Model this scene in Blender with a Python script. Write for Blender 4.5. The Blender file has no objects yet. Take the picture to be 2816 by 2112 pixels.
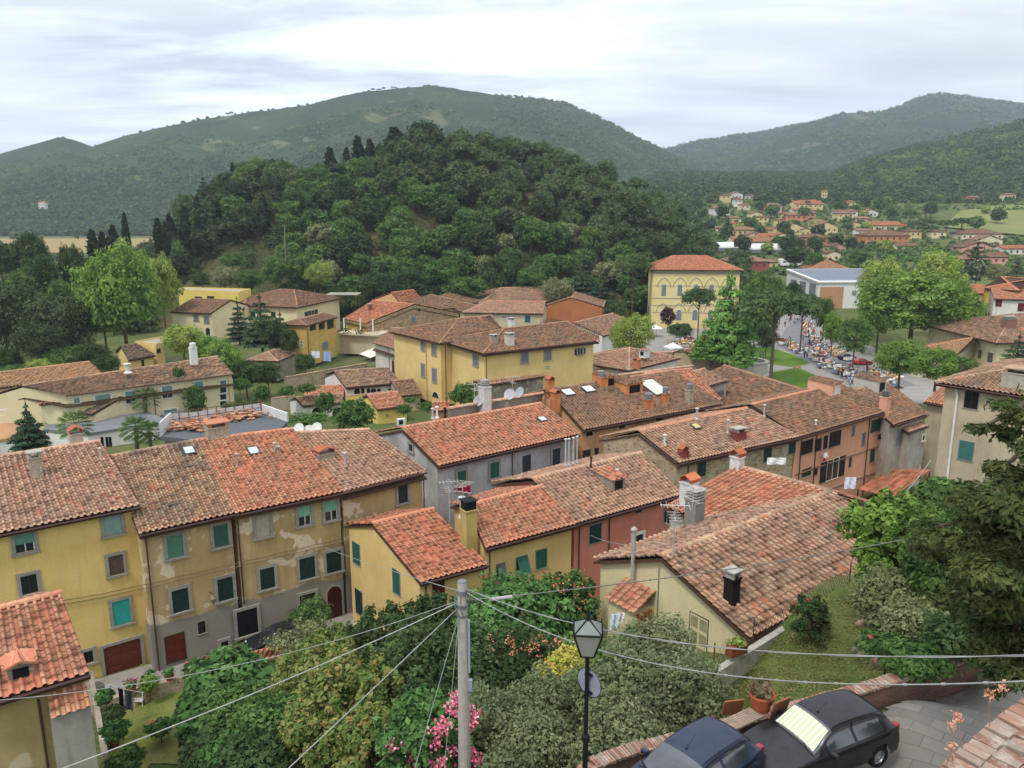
import bpy, bmesh, math, random
import numpy as np
from math import radians, sin, cos, tan, pi, hypot, atan2, sqrt
from mathutils import Vector, noise, Matrix
random.seed(7); RNG = np.random.default_rng(7)
C = bpy.context.scene.collection

# ---------------------------------------------------------------- camera
FPX = 2190.0; PITCH = radians(12.3); _c, _s = cos(PITCH), sin(PITCH)
cam = bpy.data.cameras.new('camera'); cam.lens = 28.0; cam.sensor_width = 36.0; cam.clip_start = 0.1; cam.clip_end = 9000
camo = bpy.data.objects.new('camera', cam); C.objects.link(camo)
camo.location = (0, 0, 0); camo.rotation_euler = (radians(90) - PITCH, 0, 0)
bpy.context.scene.camera = camo

# ---------------------------------------------------------------- light, sky, exposure
sc = bpy.context.scene
sc.view_settings.view_transform = 'Standard'; sc.view_settings.look = 'None'
sc.view_settings.exposure = 0.92; sc.view_settings.gamma = 1.0
SUN_EL, SUN_AZ = radians(58), radians(-35)     # azimuth from +Y towards -X
sun = bpy.data.lights.new('sun', 'SUN'); sun.energy = 1.3; sun.angle = radians(11); sun.color = (1.0, .955, .88)
suno = bpy.data.objects.new('sun', sun); C.objects.link(suno)
sd = Vector((sin(SUN_AZ)*cos(SUN_EL), -cos(SUN_AZ)*cos(SUN_EL), sin(SUN_EL)))
suno.rotation_euler = sd.to_track_quat('Z', 'Y').to_euler(); suno.location = (0, 0, 60)
w = bpy.data.worlds.new('World'); sc.world = w; w.use_nodes = True
nt = w.node_tree; nt.nodes.clear()
def N(t, ty, **k):
    n = t.nodes.new(ty)
    for a, b in k.items(): setattr(n, a, b)
    return n
def ramp(t, stops, interp='LINEAR'):
    r = N(t, 'ShaderNodeValToRGB'); e = r.color_ramp.elements; r.color_ramp.interpolation = interp
    while len(e) > 1: e.remove(e[-1])
    e[0].position = stops[0][0]; e[0].color = (*stops[0][1], 1)
    for p, c_ in stops[1:]:
        x = e.new(p); x.color = (*c_, 1)
    return r
def L(a, b, t): t.links.new(a, b)
out = N(nt, 'ShaderNodeOutputWorld'); bg = N(nt, 'ShaderNodeBackground')
sky = N(nt, 'ShaderNodeTexSky', sky_type='NISHITA'); sky.sun_disc = False
sky.sun_elevation = SUN_EL; sky.sun_rotation = pi - SUN_AZ
tc = N(nt, 'ShaderNodeTexCoord'); sp = N(nt, 'ShaderNodeSeparateXYZ'); L(tc.outputs['Generated'], sp.inputs[0], nt)
# cloud deck: the view direction meets a flat layer of cloud overhead
mz = N(nt, 'ShaderNodeMath', operation='ADD'); L(sp.outputs[2], mz.inputs[0], nt); mz.inputs[1].default_value = .10
mz2 = N(nt, 'ShaderNodeMath', operation='MAXIMUM'); L(mz.outputs[0], mz2.inputs[0], nt); mz2.inputs[1].default_value = .03
dx = N(nt, 'ShaderNodeMath', operation='DIVIDE'); L(sp.outputs[0], dx.inputs[0], nt); L(mz2.outputs[0], dx.inputs[1], nt)
dy = N(nt, 'ShaderNodeMath', operation='DIVIDE'); L(sp.outputs[1], dy.inputs[0], nt); L(mz2.outputs[0], dy.inputs[1], nt)
cv = N(nt, 'ShaderNodeCombineXYZ'); L(dx.outputs[0], cv.inputs[0], nt); L(dy.outputs[0], cv.inputs[1], nt)
mp = N(nt, 'ShaderNodeMapping'); L(cv.outputs[0], mp.inputs[0], nt); mp.inputs['Scale'].default_value = (.30, .62, 1); mp.inputs['Location'].default_value = (3.3, .85, 0)
n1 = N(nt, 'ShaderNodeTexNoise'); n1.inputs['Scale'].default_value = .8; n1.inputs['Detail'].default_value = 5; n1.inputs['Roughness'].default_value = .5; L(mp.outputs[0], n1.inputs[0], nt)
cr = ramp(nt, [(.30, (.455, .51, .585)), (.44, (.53, .575, .64)), (.54, (.62, .645, .685)), (.66, (.82, .82, .815))]); L(n1.outputs['Fac'], cr.inputs[0], nt)
# an overcast sky is brighter overhead than at the horizon
ov = N(nt, 'ShaderNodeMapRange'); L(sp.outputs[2], ov.inputs[0], nt)
ov.inputs[1].default_value = .15; ov.inputs[2].default_value = 1; ov.inputs[3].default_value = .92; ov.inputs[4].default_value = 1.9
mc = N(nt, 'ShaderNodeVectorMath', operation='SCALE'); L(cr.outputs[0], mc.inputs[0], nt); L(ov.outputs[0], mc.inputs['Scale'], nt)
# the sun behind the cloud layer lights it up from within
gd = N(nt, 'ShaderNodeVectorMath', operation='DOT_PRODUCT'); L(tc.outputs['Generated'], gd.inputs[0], nt); gd.inputs[1].default_value = tuple(Vector((-.20, .95, .30)).normalized())
gr_ = N(nt, 'ShaderNodeMapRange'); L(gd.outputs['Value'], gr_.inputs[0], nt); gr_.inputs[1].default_value = .90; gr_.inputs[2].default_value = 1; gr_.inputs[3].default_value = .0; gr_.inputs[4].default_value = .62; gr_.interpolation_type = 'SMOOTHSTEP'
n5 = N(nt, 'ShaderNodeTexNoise'); n5.inputs['Scale'].default_value = 2.2; n5.inputs['Detail'].default_value = 6; n5.inputs['Roughness'].default_value = .6; n5.inputs['Distortion'].default_value = .3; L(mp.outputs[0], n5.inputs[0], nt)
g5 = N(nt, 'ShaderNodeMapRange'); L(n5.outputs['Fac'], g5.inputs[0], nt); g5.inputs[1].default_value = .40; g5.inputs[2].default_value = .62
g6 = N(nt, 'ShaderNodeMath', operation='MULTIPLY_ADD'); L(gr_.outputs[0], g6.inputs[0], nt); L(g5.outputs[0], g6.inputs[1], nt); g6.inputs[2].default_value = 1.0
g7 = N(nt, 'ShaderNodeVectorMath', operation='SCALE'); L(mc.outputs[0], g7.inputs[0], nt); g8 = N(nt, 'ShaderNodeMapRange'); L(n5.outputs['Fac'], g8.inputs[0], nt); g8.inputs[1].default_value = .36; g8.inputs[2].default_value = .64; g8.inputs[3].default_value = .80; g8.inputs[4].default_value = 1.08
g9 = N(nt, 'ShaderNodeMath', operation='MULTIPLY'); L(g6.outputs[0], g9.inputs[0], nt); L(g8.outputs[0], g9.inputs[1], nt); L(g9.outputs[0], g7.inputs['Scale'], nt); mc = g7
sk = N(nt, 'ShaderNodeVectorMath', operation='SCALE'); L(sky.outputs[0], sk.inputs[0], nt); sk.inputs['Scale'].default_value = .08
mx = N(nt, 'ShaderNodeMix', data_type='RGBA'); mx.inputs[0].default_value = .90; L(sk.outputs[0], mx.inputs[6], nt); L(mc.outputs[0], mx.inputs[7], nt)
L(mx.outputs[2], bg.inputs[0], nt); bg.inputs[1].default_value = 1.0; L(bg.outputs[0], out.inputs[0], nt)

# ---------------------------------------------------------------- pixel of the photograph (2816 wide) -> point of the place
def D(x, y):
    u = (x-1408)/FPX; v = (1056-y)/FPX
    return (u, _c+v*_s, -_s+v*_c)
def W(x, y, z):
    d = D(x, y); t = z/d[2]; return (d[0]*t, d[1]*t, z)
def WY(x, y, Y):
    d = D(x, y); t = Y/d[1]; return (d[0]*t, Y, d[2]*t)
def WP(x, y, P, n):
    d = Vector(D(x, y)); n = Vector(n); t = Vector(P).dot(n)/d.dot(n); return d*t
def PX(P):
    z = P[1]*_c - P[2]*_s
    return (1408+FPX*P[0]/z, 1056-FPX*(P[1]*_s+P[2]*_c)/z)

# ---------------------------------------------------------------- objects
def tag(o, label=None, cat=None, group=None, kind=None):
    if label: o['label'] = label
    if cat: o['category'] = cat
    if group: o['group'] = group
    if kind: o['kind'] = kind
    return o
def thing(name, loc, label, cat, group=None, rz=0):
    o = bpy.data.objects.new(name, None); C.objects.link(o); o.location = loc; o.rotation_euler = (0, 0, rz)
    o.empty_display_size = .2
    return tag(o, label, cat, group)
def wloc(p):
    v = Vector((0, 0, 0))
    while p is not None: v += p.location; p = p.parent
    return v
def mk(name, V, F, mat, parent=None, uv=None, local=False, mi=None, smooth=False):
    V = np.asarray(V, dtype=np.float32).reshape(-1, 3)
    me = bpy.data.meshes.new(name)
    if parent is not None: o0 = Vector((0, 0, 0)) if local else wloc(parent)
    else:
        if local: o0 = Vector((0, 0, 0))
        else: lo = V.min(0); hi = V.max(0); o0 = Vector(((lo[0]+hi[0])/2, (lo[1]+hi[1])/2, lo[2]))
    V = V - np.array(o0, dtype=np.float32)
    if isinstance(F, np.ndarray):
        n = len(F); k = F.shape[1]
        me.vertices.add(len(V)); me.vertices.foreach_set('co', V.ravel())
        me.loops.add(n*k); me.loops.foreach_set('vertex_index', F.astype(np.int32).ravel())
        me.polygons.add(n); me.polygons.foreach_set('loop_start', np.arange(0, n*k, k, dtype=np.int32))
        me.polygons.foreach_set('loop_total', np.full(n, k, dtype=np.int32))
        me.update(calc_edges=True)
    else:
        me.from_pydata(V.tolist(), [], F)
    if uv is not None:
        u = me.uv_layers.new(name='UVMap'); li = np.empty(len(me.loops), dtype=np.int32); me.loops.foreach_get('vertex_index', li)
        u.data.foreach_set('uv', np.asarray(uv, dtype=np.float32)[li].ravel())
    for m in (mat if isinstance(mat, (list, tuple)) else [mat]): me.materials.append(m)
    if mi is not None: me.polygons.foreach_set('material_index', np.asarray(mi, dtype=np.int32))
    if smooth: me.polygons.foreach_set('use_smooth', np.ones(len(me.polygons), dtype=bool))
    o = bpy.data.objects.new(name, me); C.objects.link(o)
    if parent is not None: o.parent = parent
    else: o.location = o0
    return o
class G:
    """collects simple shapes into one mesh"""
    def __init__(s): s.v = []; s.f = []; s.mi = []; s.m = 0
    def add(s, V, F):
        b = len(s.v); s.v += [tuple(p) for p in V]; s.f += [tuple(i+b for i in f) for f in F]; s.mi += [s.m]*len(F); return s
    def box(s, c, d, rz=0, rx=0):
        M = Matrix.Rotation(rz, 3, 'Z') @ Matrix.Rotation(rx, 3, 'X'); c = Vector(c)
        P = [c + M @ Vector((d[0]/2*i, d[1]/2*j, d[2]/2*k)) for k in (-1, 1) for j in (-1, 1) for i in (-1, 1)]
        return s.add(P, [(0, 2, 3, 1), (4, 5, 7, 6), (0, 1, 5, 4), (2, 6, 7, 3), (0, 4, 6, 2), (1, 3, 7, 5)])
    def obox(s, P, X, Y, Z):
        P, X, Y, Z = Vector(P), Vector(X), Vector(Y), Vector(Z)
        Q = [P+X*i+Y*j+Z*k for k in (0, 1) for j in (0, 1) for i in (0, 1)]
        return s.add(Q, [(0, 2, 3, 1), (4, 5, 7, 6), (0, 1, 5, 4), (2, 6, 7, 3), (0, 4, 6, 2), (1, 3, 7, 5)])
    def tube(s, pts, r, n=6, cap=True):
        pts = [Vector(p) for p in pts]; rr = r if isinstance(r, (list, tuple)) else [r]*len(pts); b = []; V = []
        for i, p in enumerate(pts):
            t = (pts[min(i+1, len(pts)-1)]-pts[max(i-1, 0)]); t = t.normalized() if t.length > 1e-9 else Vector((0, 0, 1))
            a = t.cross(Vector((0, 0, 1)) if abs(t.z) < .9 else Vector((1, 0, 0))).normalized(); c2 = t.cross(a)
            for k in range(n):
                V.append(p+(a*cos(2*pi*k/n)+c2*sin(2*pi*k/n))*rr[i])
        F = [(i*n+k, i*n+(k+1) % n, (i+1)*n+(k+1) % n, (i+1)*n+k) for i in range(len(pts)-1) for k in range(n)]
        if cap: F += [tuple(range(n))[::-1], tuple((len(pts)-1)*n+k for k in range(n))]
        return s.add(V, F)
    def lathe(s, c, prof, n=12, rz=0):
        V = [(c[0]+r*cos(2*pi*k/n+rz), c[1]+r*sin(2*pi*k/n+rz), c[2]+z) for r, z in prof for k in range(n)]
        F = [(i*n+k, i*n+(k+1) % n, (i+1)*n+(k+1) % n, (i+1)*n+k) for i in range(len(prof)-1) for k in range(n)]
        F += [tuple(range(n))[::-1], tuple((len(prof)-1)*n+k for k in range(n))]
        return s.add(V, F)
    def quad(s, a, b, c, d): return s.add([a, b, c, d], [(0, 1, 2, 3)])
    def prism(s, P, H):
        n = len(P); H = Vector(H)
        V = [Vector(p) for p in P]+[Vector(p)+H for p in P]
        return s.add(V, [tuple(range(n))[::-1], tuple(range(n, 2*n))]+[(i, (i+1) % n, n+(i+1) % n, n+i) for i in range(n)])
    def build(s, name, mat, parent=None, local=False, smooth=False):
        return mk(name, s.v, s.f, mat, parent, local=local, mi=s.mi if isinstance(mat, (list, tuple)) else None, smooth=smooth)
def copy_tree(o, parent=None):
    c = o.copy(); C.objects.link(c)
    if parent is not None: c.parent = parent; c.matrix_parent_inverse = o.matrix_parent_inverse
    for ch in list(CH.get(o.name, o.children)): copy_tree(ch, c)
    return c
CH = {}
def freeze(o):
    CH[o.name] = list(o.children)
    for c_ in o.children: freeze(c_)

# ---------------------------------------------------------------- materials
def lin(c): return c/12.92 if c <= .04045 else ((c+.055)/1.055)**2.4
def H(h, k=1.0):
    return tuple(min(.85, lin(int(h[i:i+2], 16)/255)*k) for i in (0, 2, 4))
def newmat(name):
    m = bpy.data.materials.new(name); m.use_nodes = True; t = m.node_tree; b = t.nodes['Principled BSDF']
    b.inputs['Specular IOR Level'].default_value = .25; b.inputs['Roughness'].default_value = .85
    return m, t, b
_MC = {}
def plain(h, rough=.8, metal=0, k=1.0, spec=.25, var=.12, scale=3.0):
    key = (h, rough, metal, k, spec)
    if key in _MC: return _MC[key]
    m, t, b = newmat('paint_'+h); c_ = H(h, k)
    n = N(t, 'ShaderNodeTexNoise'); n.inputs['Scale'].default_value = scale; n.inputs['Detail'].default_value = 4
    tc_ = N(t, 'ShaderNodeTexCoord'); L(tc_.outputs['Object'], n.inputs[0], t)
    r = ramp(t, [(.3, tuple(x*(1-var) for x in c_)), (.7, tuple(min(1, x*(1+var)) for x in c_))]); L(n.outputs['Fac'], r.inputs[0], t)
    L(r.outputs[0], b.inputs['Base Color'], t)
    b.inputs['Roughness'].default_value = rough; b.inputs['Metallic'].default_value = metal; b.inputs['Specular IOR Level'].default_value = spec
    _MC[key] = m; return m
def noise_node(t, vec, scale, detail=4, rough=.55, dist=0):
    n = N(t, 'ShaderNodeTexNoise'); n.inputs['Scale'].default_value = scale; n.inputs['Detail'].default_value = detail
    n.inputs['Roughness'].default_value = rough; n.inputs['Distortion'].default_value = dist
    L(vec, n.inputs[0], t); return n.outputs['Fac']
def mixc(t, fac, a, b):
    m = N(t, 'ShaderNodeMix', data_type='RGBA')
    for s_, v in ((0, fac), (6, a), (7, b)):
        if hasattr(v, 'is_linked'): L(v, m.inputs[s_], t)
        elif s_ == 0: m.inputs[0].default_value = v
        else: m.inputs[s_].default_value = (*v, 1)
    return m.outputs[2]
def thr(t, val, lo, hi):
    m = N(t, 'ShaderNodeMapRange'); L(val, m.inputs[0], t); m.inputs[1].default_value = lo; m.inputs[2].default_value = hi; return m.outputs[0]
def bump(t, b, h, strength=.3, dist=.02):
    n = N(t, 'ShaderNodeBump'); n.inputs['Strength'].default_value = strength; n.inputs['Distance'].default_value = dist
    L(h, n.inputs['Height'], t); L(n.outputs[0], b.inputs['Normal'], t)
_PC = {}
def plaster(h, h2=None, peel=None, base=None, stain=.5, k=1.0, peel_lo=.60, zbase=None, streak=True):
    """old lime plaster: colour drift, vertical stains, patches where the paint has come off, another render at the foot"""
    key = (h, h2, peel, base, stain, k, peel_lo, zbase)
    if key in _PC: return _PC[key]
    m, t, b = newmat('plaster_'+h); c_ = H(h, k); c2 = H(h2, k) if h2 else tuple(x*.78 for x in c_)
    g = N(t, 'ShaderNodeNewGeometry'); P = g.outputs['Position']
    a = noise_node(t, P, .35, 5, .6); col = mixc(t, thr(t, a, .38, .66), c_, c2)
    mpn = N(t, 'ShaderNodeMapping'); mpn.inputs['Scale'].default_value = (1.6, 1.6, .18); L(P, mpn.inputs[0], t)
    s_ = noise_node(t, mpn.outputs[0], 1.3, 4, .6)
    dk = N(t, 'ShaderNodeMath', operation='MULTIPLY'); L(thr(t, s_, .5, .78), dk.inputs[0], t); dk.inputs[1].default_value = stain
    col = mixc(t, dk.outputs[0], col, tuple(x*.5 for x in c_))
    if peel:
        pn = noise_node(t, P, .55, 3, .5, .4)
        col = mixc(t, thr(t, pn, peel_lo, peel_lo+.02), col, H(peel, k))
    if base:
        sx = N(t, 'ShaderNodeSeparateXYZ'); L(P, sx.inputs[0], t)
        ad = N(t, 'ShaderNodeMath', operation='MULTIPLY_ADD'); L(a, ad.inputs[0], t); ad.inputs[1].default_value = -1.6; L(sx.outputs[2], ad.inputs[2], t)
        col = mixc(t, thr(t, ad.outputs[0], zbase-.75, zbase-.9), col, H(base, k))
    fn = noise_node(t, P, 9, 6, .7)
    col2 = mixc(t, thr(t, fn, .3, .75), tuple([1.0]*3), tuple([.84]*3))
    mm = N(t, 'ShaderNodeMix', data_type='RGBA', blend_type='MULTIPLY'); mm.inputs[0].default_value = 1; L(col, mm.inputs[6], t); L(col2, mm.inputs[7], t)
    L(mm.outputs[2], b.inputs['Base Color'], t); b.inputs['Roughness'].default_value = .92; b.inputs['Specular IOR Level'].default_value = .1
    bump(t, b, fn, .25, .02)
    _PC[key] = m; return m
def stone(name, cols, scale=2.2, mortar='b5a88e', k=.9, squash=1.6):
    """rubble masonry"""
    m, t, b = newmat(name); g = N(t, 'ShaderNodeNewGeometry')
    mpn = N(t, 'ShaderNodeMapping'); mpn.inputs['Scale'].default_value = (1, 1, squash); L(g.outputs['Position'], mpn.inputs[0], t)
    v = N(t, 'ShaderNodeTexVoronoi', feature='F1'); v.inputs['Scale'].default_value = scale; L(mpn.outputs[0], v.inputs['Vector'], t)
    e = N(t, 'ShaderNodeTexVoronoi', feature='DISTANCE_TO_EDGE'); e.inputs['Scale'].default_value = scale; L(mpn.outputs[0], e.inputs['Vector'], t)
    sx = N(t, 'ShaderNodeSeparateColor'); L(v.outputs['Color'], sx.inputs[0], t)
    r = ramp(t, [(i/(len(cols)-1), H(c_, k)) for i, c_ in enumerate(cols)]); L(sx.outputs[0], r.inputs[0], t)
    col = mixc(t, thr(t, e.outputs['Distance'], .03, .10), H(mortar, k), r.outputs[0])
    a = noise_node(t, g.outputs['Position'], .7, 4); col = mixc(t, thr(t, a, .5, .72), col, H(mortar, k))
    L(col, b.inputs['Base Color'], t); bump(t, b, e.outputs['Distance'], .5, .05); b.inputs['Roughness'].default_value = .95
    return m
_TC = {}
def tilemat(kind):
    """clay tiles: every pan and every cover tile has its own tone (uv counts tiles), lichen and soot over them"""
    if kind in _TC: return _TC[kind]
    S = {'pink': (['8c6456', 'a3735f', 'b58068', 'a98a76', 'c0937a', '946353'], '6e625a', .30, .06),
         'orange': (['9c604a', 'ae6b51', 'bf7a5a', 'a97058', 'c08a6e', '946050'], '7a6256', .25, .25),
         'bright': (['a06048', 'ad6b50', 'b87658', 'a4654c', 'b0745c', 'b57a60'], '8f5a44', .12, .3),
         'brown': (['76513f', '8d614c', '9d7058', '8a6a58', 'a67b60', '7a5445'], '5c544c', .42, .03),
         'dark': (['5f4a40', '735a4b', '7f6557', '6d5c50', '8b705e', '5f4d44'], '514b46', .45, .01),
         'old': (['8a5c4a', '9c6a54', 'ae7a5e', '9d8270', 'b89474', '7c5548'], '5d564e', .55, .06),
         'ochre': (['9a6b4c', 'a97754', 'b4845e', '97694e', 'b98a64', '8e6248'], '6e625a', .3, .02)}[kind]
    m, t, b = newmat('clay_tiles_'+kind)
    uv = N(t, 'ShaderNodeUVMap'); s_ = N(t, 'ShaderNodeSeparateXYZ'); L(uv.outputs[0], s_.inputs[0], t)
    def fl(o, k):
        a = N(t, 'ShaderNodeMath', operation='MULTIPLY_ADD'); L(o, a.inputs[0], t); a.inputs[1].default_value = k; a.inputs[2].default_value = .02
        f_ = N(t, 'ShaderNodeMath', operation='FLOOR'); L(a.outputs[0], f_.inputs[0], t); return f_.outputs[0]
    fu, fv = fl(s_.outputs[0], 2), fl(s_.outputs[1], 1)
    c3 = N(t, 'ShaderNodeCombineXYZ'); L(fu, c3.inputs[0], t); L(fv, c3.inputs[1], t)
    oi = N(t, 'ShaderNodeObjectInfo'); L(oi.outputs['Random'], c3.inputs[2], t)
    wn = N(t, 'ShaderNodeTexWhiteNoise'); L(c3.outputs[0], wn.inputs['Vector'], t)
    cs_ = [H(c_, 1.36) for c_ in S[0]]; av = tuple(sum(c_[i] for c_ in cs_)/len(cs_) for i in range(3)); gq = lambda c_: tuple((.86*(.6*x+.4*a_)+.10*sum(av)/3)*f_ for x, a_, f_ in zip(c_, av, (.97, 1.07, .98)))
    r0 = ramp(t, [(i/(len(S[0])-1), gq(c_)) for i, c_ in enumerate(cs_)]); L(wn.outputs['Value'], r0.inputs[0], t)
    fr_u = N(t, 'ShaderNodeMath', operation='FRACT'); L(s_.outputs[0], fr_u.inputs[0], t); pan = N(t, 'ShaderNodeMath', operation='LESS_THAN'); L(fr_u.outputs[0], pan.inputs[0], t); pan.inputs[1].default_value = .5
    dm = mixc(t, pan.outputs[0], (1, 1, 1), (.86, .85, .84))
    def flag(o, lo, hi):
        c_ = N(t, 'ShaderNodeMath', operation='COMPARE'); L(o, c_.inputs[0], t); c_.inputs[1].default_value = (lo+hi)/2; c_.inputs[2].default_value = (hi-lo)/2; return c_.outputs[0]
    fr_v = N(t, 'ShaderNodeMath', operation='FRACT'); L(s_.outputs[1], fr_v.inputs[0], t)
    dm = mixc(t, flag(fr_u.outputs[0], .55, .65), dm, (.52, .49, .47)); dm = mixc(t, flag(fr_v.outputs[0], .02, .2), dm, (.42, .40, .39)); mm_ = N(t, 'ShaderNodeMix', data_type='RGBA', blend_type='MULTIPLY'); mm_.inputs[0].default_value = 1; L(r0.outputs[0], mm_.inputs[6], t); L(dm, mm_.inputs[7], t)  # cover sides and row steps toned dark: shadow lines between tiles put into the colour
    class r: outputs = [mm_.outputs[2]]
    g = N(t, 'ShaderNodeNewGeometry'); P = g.outputs['Position']
    # relaid tiles: runs of newer orange ones down a column
    c4 = N(t, 'ShaderNodeCombineXYZ'); L(fu, c4.inputs[0], t)
    f4 = N(t, 'ShaderNodeMath', operation='MULTIPLY'); L(s_.outputs[1], f4.inputs[0], t); f4.inputs[1].default_value = .13; L(f4.outputs[0], c4.inputs[1], t)
    n4 = noise_node(t, c4.outputs[0], 1.0, 1); w2 = N(t, 'ShaderNodeMath', operation='MULTIPLY'); L(wn.outputs['Value'], w2.inputs[0], t); w2.inputs[1].default_value = .12
    s4 = N(t, 'ShaderNodeMath', operation='ADD'); L(n4, s4.inputs[0], t); L(w2.outputs[0], s4.inputs[1], t)
    col = mixc(t, thr(t, s4.outputs[0], .74-S[3]*.5, .77-S[3]*.5), r.outputs[0], H('b8745a', 1.05))
    a = noise_node(t, P, .45, 5, .65); c5 = noise_node(t, P, 5.5, 4, .7)
    mul = N(t, 'ShaderNodeMath', operation='MULTIPLY'); L(thr(t, a, .42, .68), mul.inputs[0], t); mul.inputs[1].default_value = S[2]*1.5
    col = mixc(t, mul.outputs[0], col, H(S[1]))
    m2 = N(t, 'ShaderNodeMath', operation='MULTIPLY'); L(thr(t, c5, .6, .8), m2.inputs[0], t); m2.inputs[1].default_value = .3
    col = mixc(t, m2.outputs[0], col, H(S[1], .8))
    c6 = noise_node(t, P, 13, 3, .8); m3 = N(t, 'ShaderNodeMath', operation='MULTIPLY'); L(thr(t, c6, .62, .74), m3.inputs[0], t); m3.inputs[1].default_value = .2
    col = mixc(t, m3.outputs[0], col, H('b9ab98'))
    L(col, b.inputs['Base Color'], t); b.inputs['Roughness'].default_value = .95; b.inputs['Specular IOR Level'].default_value = .08
    bump(t, b, c5, .3, .03)
    _TC[kind] = m; return m
def glassy(h='20262a', rough=.12):
    return plain(h, rough, 0, 1, .6)
BROWN = plain('4a3230', .5); STONEFR = plain('8e8a80', .9); DKGREEN = plain('1f3a35', .55); DARK = plain('14110f', .9); WHITE = plain('d8d8d2', .6, k=.9)
MORTAR = plain('9a8d7c', .95, scale=5, var=.3); GLASS = glassy(); TIMBER = plain('4a3626', .9); CONCRETE = plain('9a968c', .95, var=.2)
METAL = plain('8a8c8e', .4, .6); ANTM = plain('b4b2ae', .4, .3); BLACK = plain('0e0e10', .7)
# ---------------------------------------------------------------- roofs of clay tiles, real relief
def tiles(name, T0, T1, B0, B1, kind, parent, clips=(), cw=.46, rh=.40, lod=0, lift=.0):
    cw = min(cw, .38) if lod == 0 else cw; rh = min(rh, .36) if lod == 0 else rh
    """T0,T1 ridge ends, B0,B1 eave ends; columns of pans and cover tiles running down the slope"""
    T0, T1, B0, B1 = [np.array(p, dtype=float) for p in (T0, T1, B0, B1)]
    Wd = max(np.linalg.norm(B1-B0), np.linalg.norm(T1-T0)); Ht = (np.linalg.norm(B0-T0)+np.linalg.norm(B1-T1))/2
    nc = max(2, int(round(Wd/cw))); nr = max(2, int(round(Ht/rh)))
    nrm = np.cross(B1-B0, T0-B0); nrm /= np.linalg.norm(nrm)
    if nrm[2] < 0: nrm = -nrm
    if lod == 0: pu = np.array([0, .46, .53, .66, .84, .97]); ph = np.array([0, -.01, .06, .115, .115, .06]); iscov = np.array([0, 0, 1, 1, 1, 1])
    else: pu = np.array([0, .5, .62, .88]); ph = np.array([0, 0, .12, .12]); iscov = np.array([0, 0, 1, 1])
    k = len(pu); U = (np.arange(nc)[:, None]+pu[None, :]).ravel(); U = np.append(U, nc); Hh = np.append(np.tile(ph, nc), 0); CV = np.append(np.tile(iscov, nc), 0)
    colid = np.append(np.repeat(np.arange(nc), k), nc-1)
    rows = []; hs = []; ru = []
    for r in range(nr):            # r = 0 at the ridge
        j = RNG.normal(0, .012, nc+1)[colid]*CV; jh = RNG.normal(0, .012, nc+1)[colid]*CV; jv = RNG.normal(0, .06, nc+1)[colid]
        st = .06 if lod == 0 else .04
        rows += [(np.full(len(U), r+.0)+(jv if r else 0), 0), (np.full(len(U), r+1.0-.02)+(jv if r < nr-1 else 0), st)]
        hs += [Hh+jh*.5, Hh+jh+st]; ru += [U+j, U+j]
    Vv = np.array([a for a, _ in rows])/nr; Hs = np.array(hs); Uu = np.array(ru)/nc
    sag = .04+.04*np.sin(Uu*pi*2.3+Ht)*np.sin(np.clip(Vv, 0, 1)*pi) if Wd > 5 else 0
    top = T0[None, None]+(T1-T0)[None, None]*Uu[..., None]; bot = B0[None, None]+(B1-B0)[None, None]*Uu[..., None]
    P = top+(bot-top)*Vv[..., None]+nrm[None, None]*(Hs+lift+sag)[..., None]
    R, Cc = Uu.shape; idx = np.arange(R*Cc).reshape(R, Cc)
    F = np.stack([idx[:-1, :-1], idx[1:, :-1], idx[1:, 1:], idx[:-1, 1:]], -1).reshape(-1, 4)
    # uv counts tiles: shift half a tile inside so every pan / cover keeps one tone
    uvu = np.where(CV > 0, colid+.75, colid+.2); ur = np.repeat(np.arange(nr), 2)
    # per face uv
    FU = np.tile(uvu[:-1], R-1); FV = np.repeat(np.where(np.arange(R-1) % 2 == 0, ur[:-1]+.5, ur[:-1]+.1), Cc-1); side = (np.diff(CV) != 0)
    cvf = np.maximum(CV[:-1], CV[1:]); FU = np.tile(np.where(side, colid[:-1]+.6, np.where(cvf > 0, colid[:-1]+.75, colid[:-1]+.2)), R-1)
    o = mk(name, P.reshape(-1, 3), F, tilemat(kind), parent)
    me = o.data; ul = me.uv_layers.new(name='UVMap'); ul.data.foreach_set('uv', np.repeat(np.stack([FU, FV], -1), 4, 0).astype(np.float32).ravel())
    if clips:
        bm = bmesh.new(); bm.from_mesh(me); off = wloc(parent) if parent else o.location
        for p, n in clips:
            bmesh.ops.bisect_plane(bm, geom=bm.verts[:]+bm.edges[:]+bm.faces[:], dist=1e-4, plane_co=Vector(p)-off, plane_no=Vector(n), clear_outer=True)
        bm.to_mesh(me); bm.free()
    return o
def caps(name, P, Q, kind, parent, r=.15, sp=.42):
    """a line of half round tiles along a ridge or hip, bedded in mortar"""
    P, Q = Vector(P), Vector(Q); d = Q-P; n = max(1, int(d.length/sp)); d.normalize(); a = d.cross(Vector((0, 0, 1))).normalized(); u = a.cross(d)
    V, F, UV = [], [], []
    for i in range(n):
        s0 = P+d*(Q-P).length*(i/n); s1 = P+d*(Q-P).length*((i+1.08)/n); j = random.gauss(0, .012)
        b = len(V)
        for s_, rr in ((s0, r*.86), (s1, r*1.05)):
            for k in range(6):
                an = pi*k/5; V.append(s_+a*(cos(an)*rr+j)+u*(sin(an)*rr*.9+.06+j*.5)); UV.append((i+.75, 3.5))
        F += [(b+k, b+k+1, b+7+k, b+6+k) for k in range(5)]+[tuple(b+k for k in range(6)), tuple(b+6+k for k in range(5, -1, -1))]
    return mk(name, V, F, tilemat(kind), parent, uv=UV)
class House: pass
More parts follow.
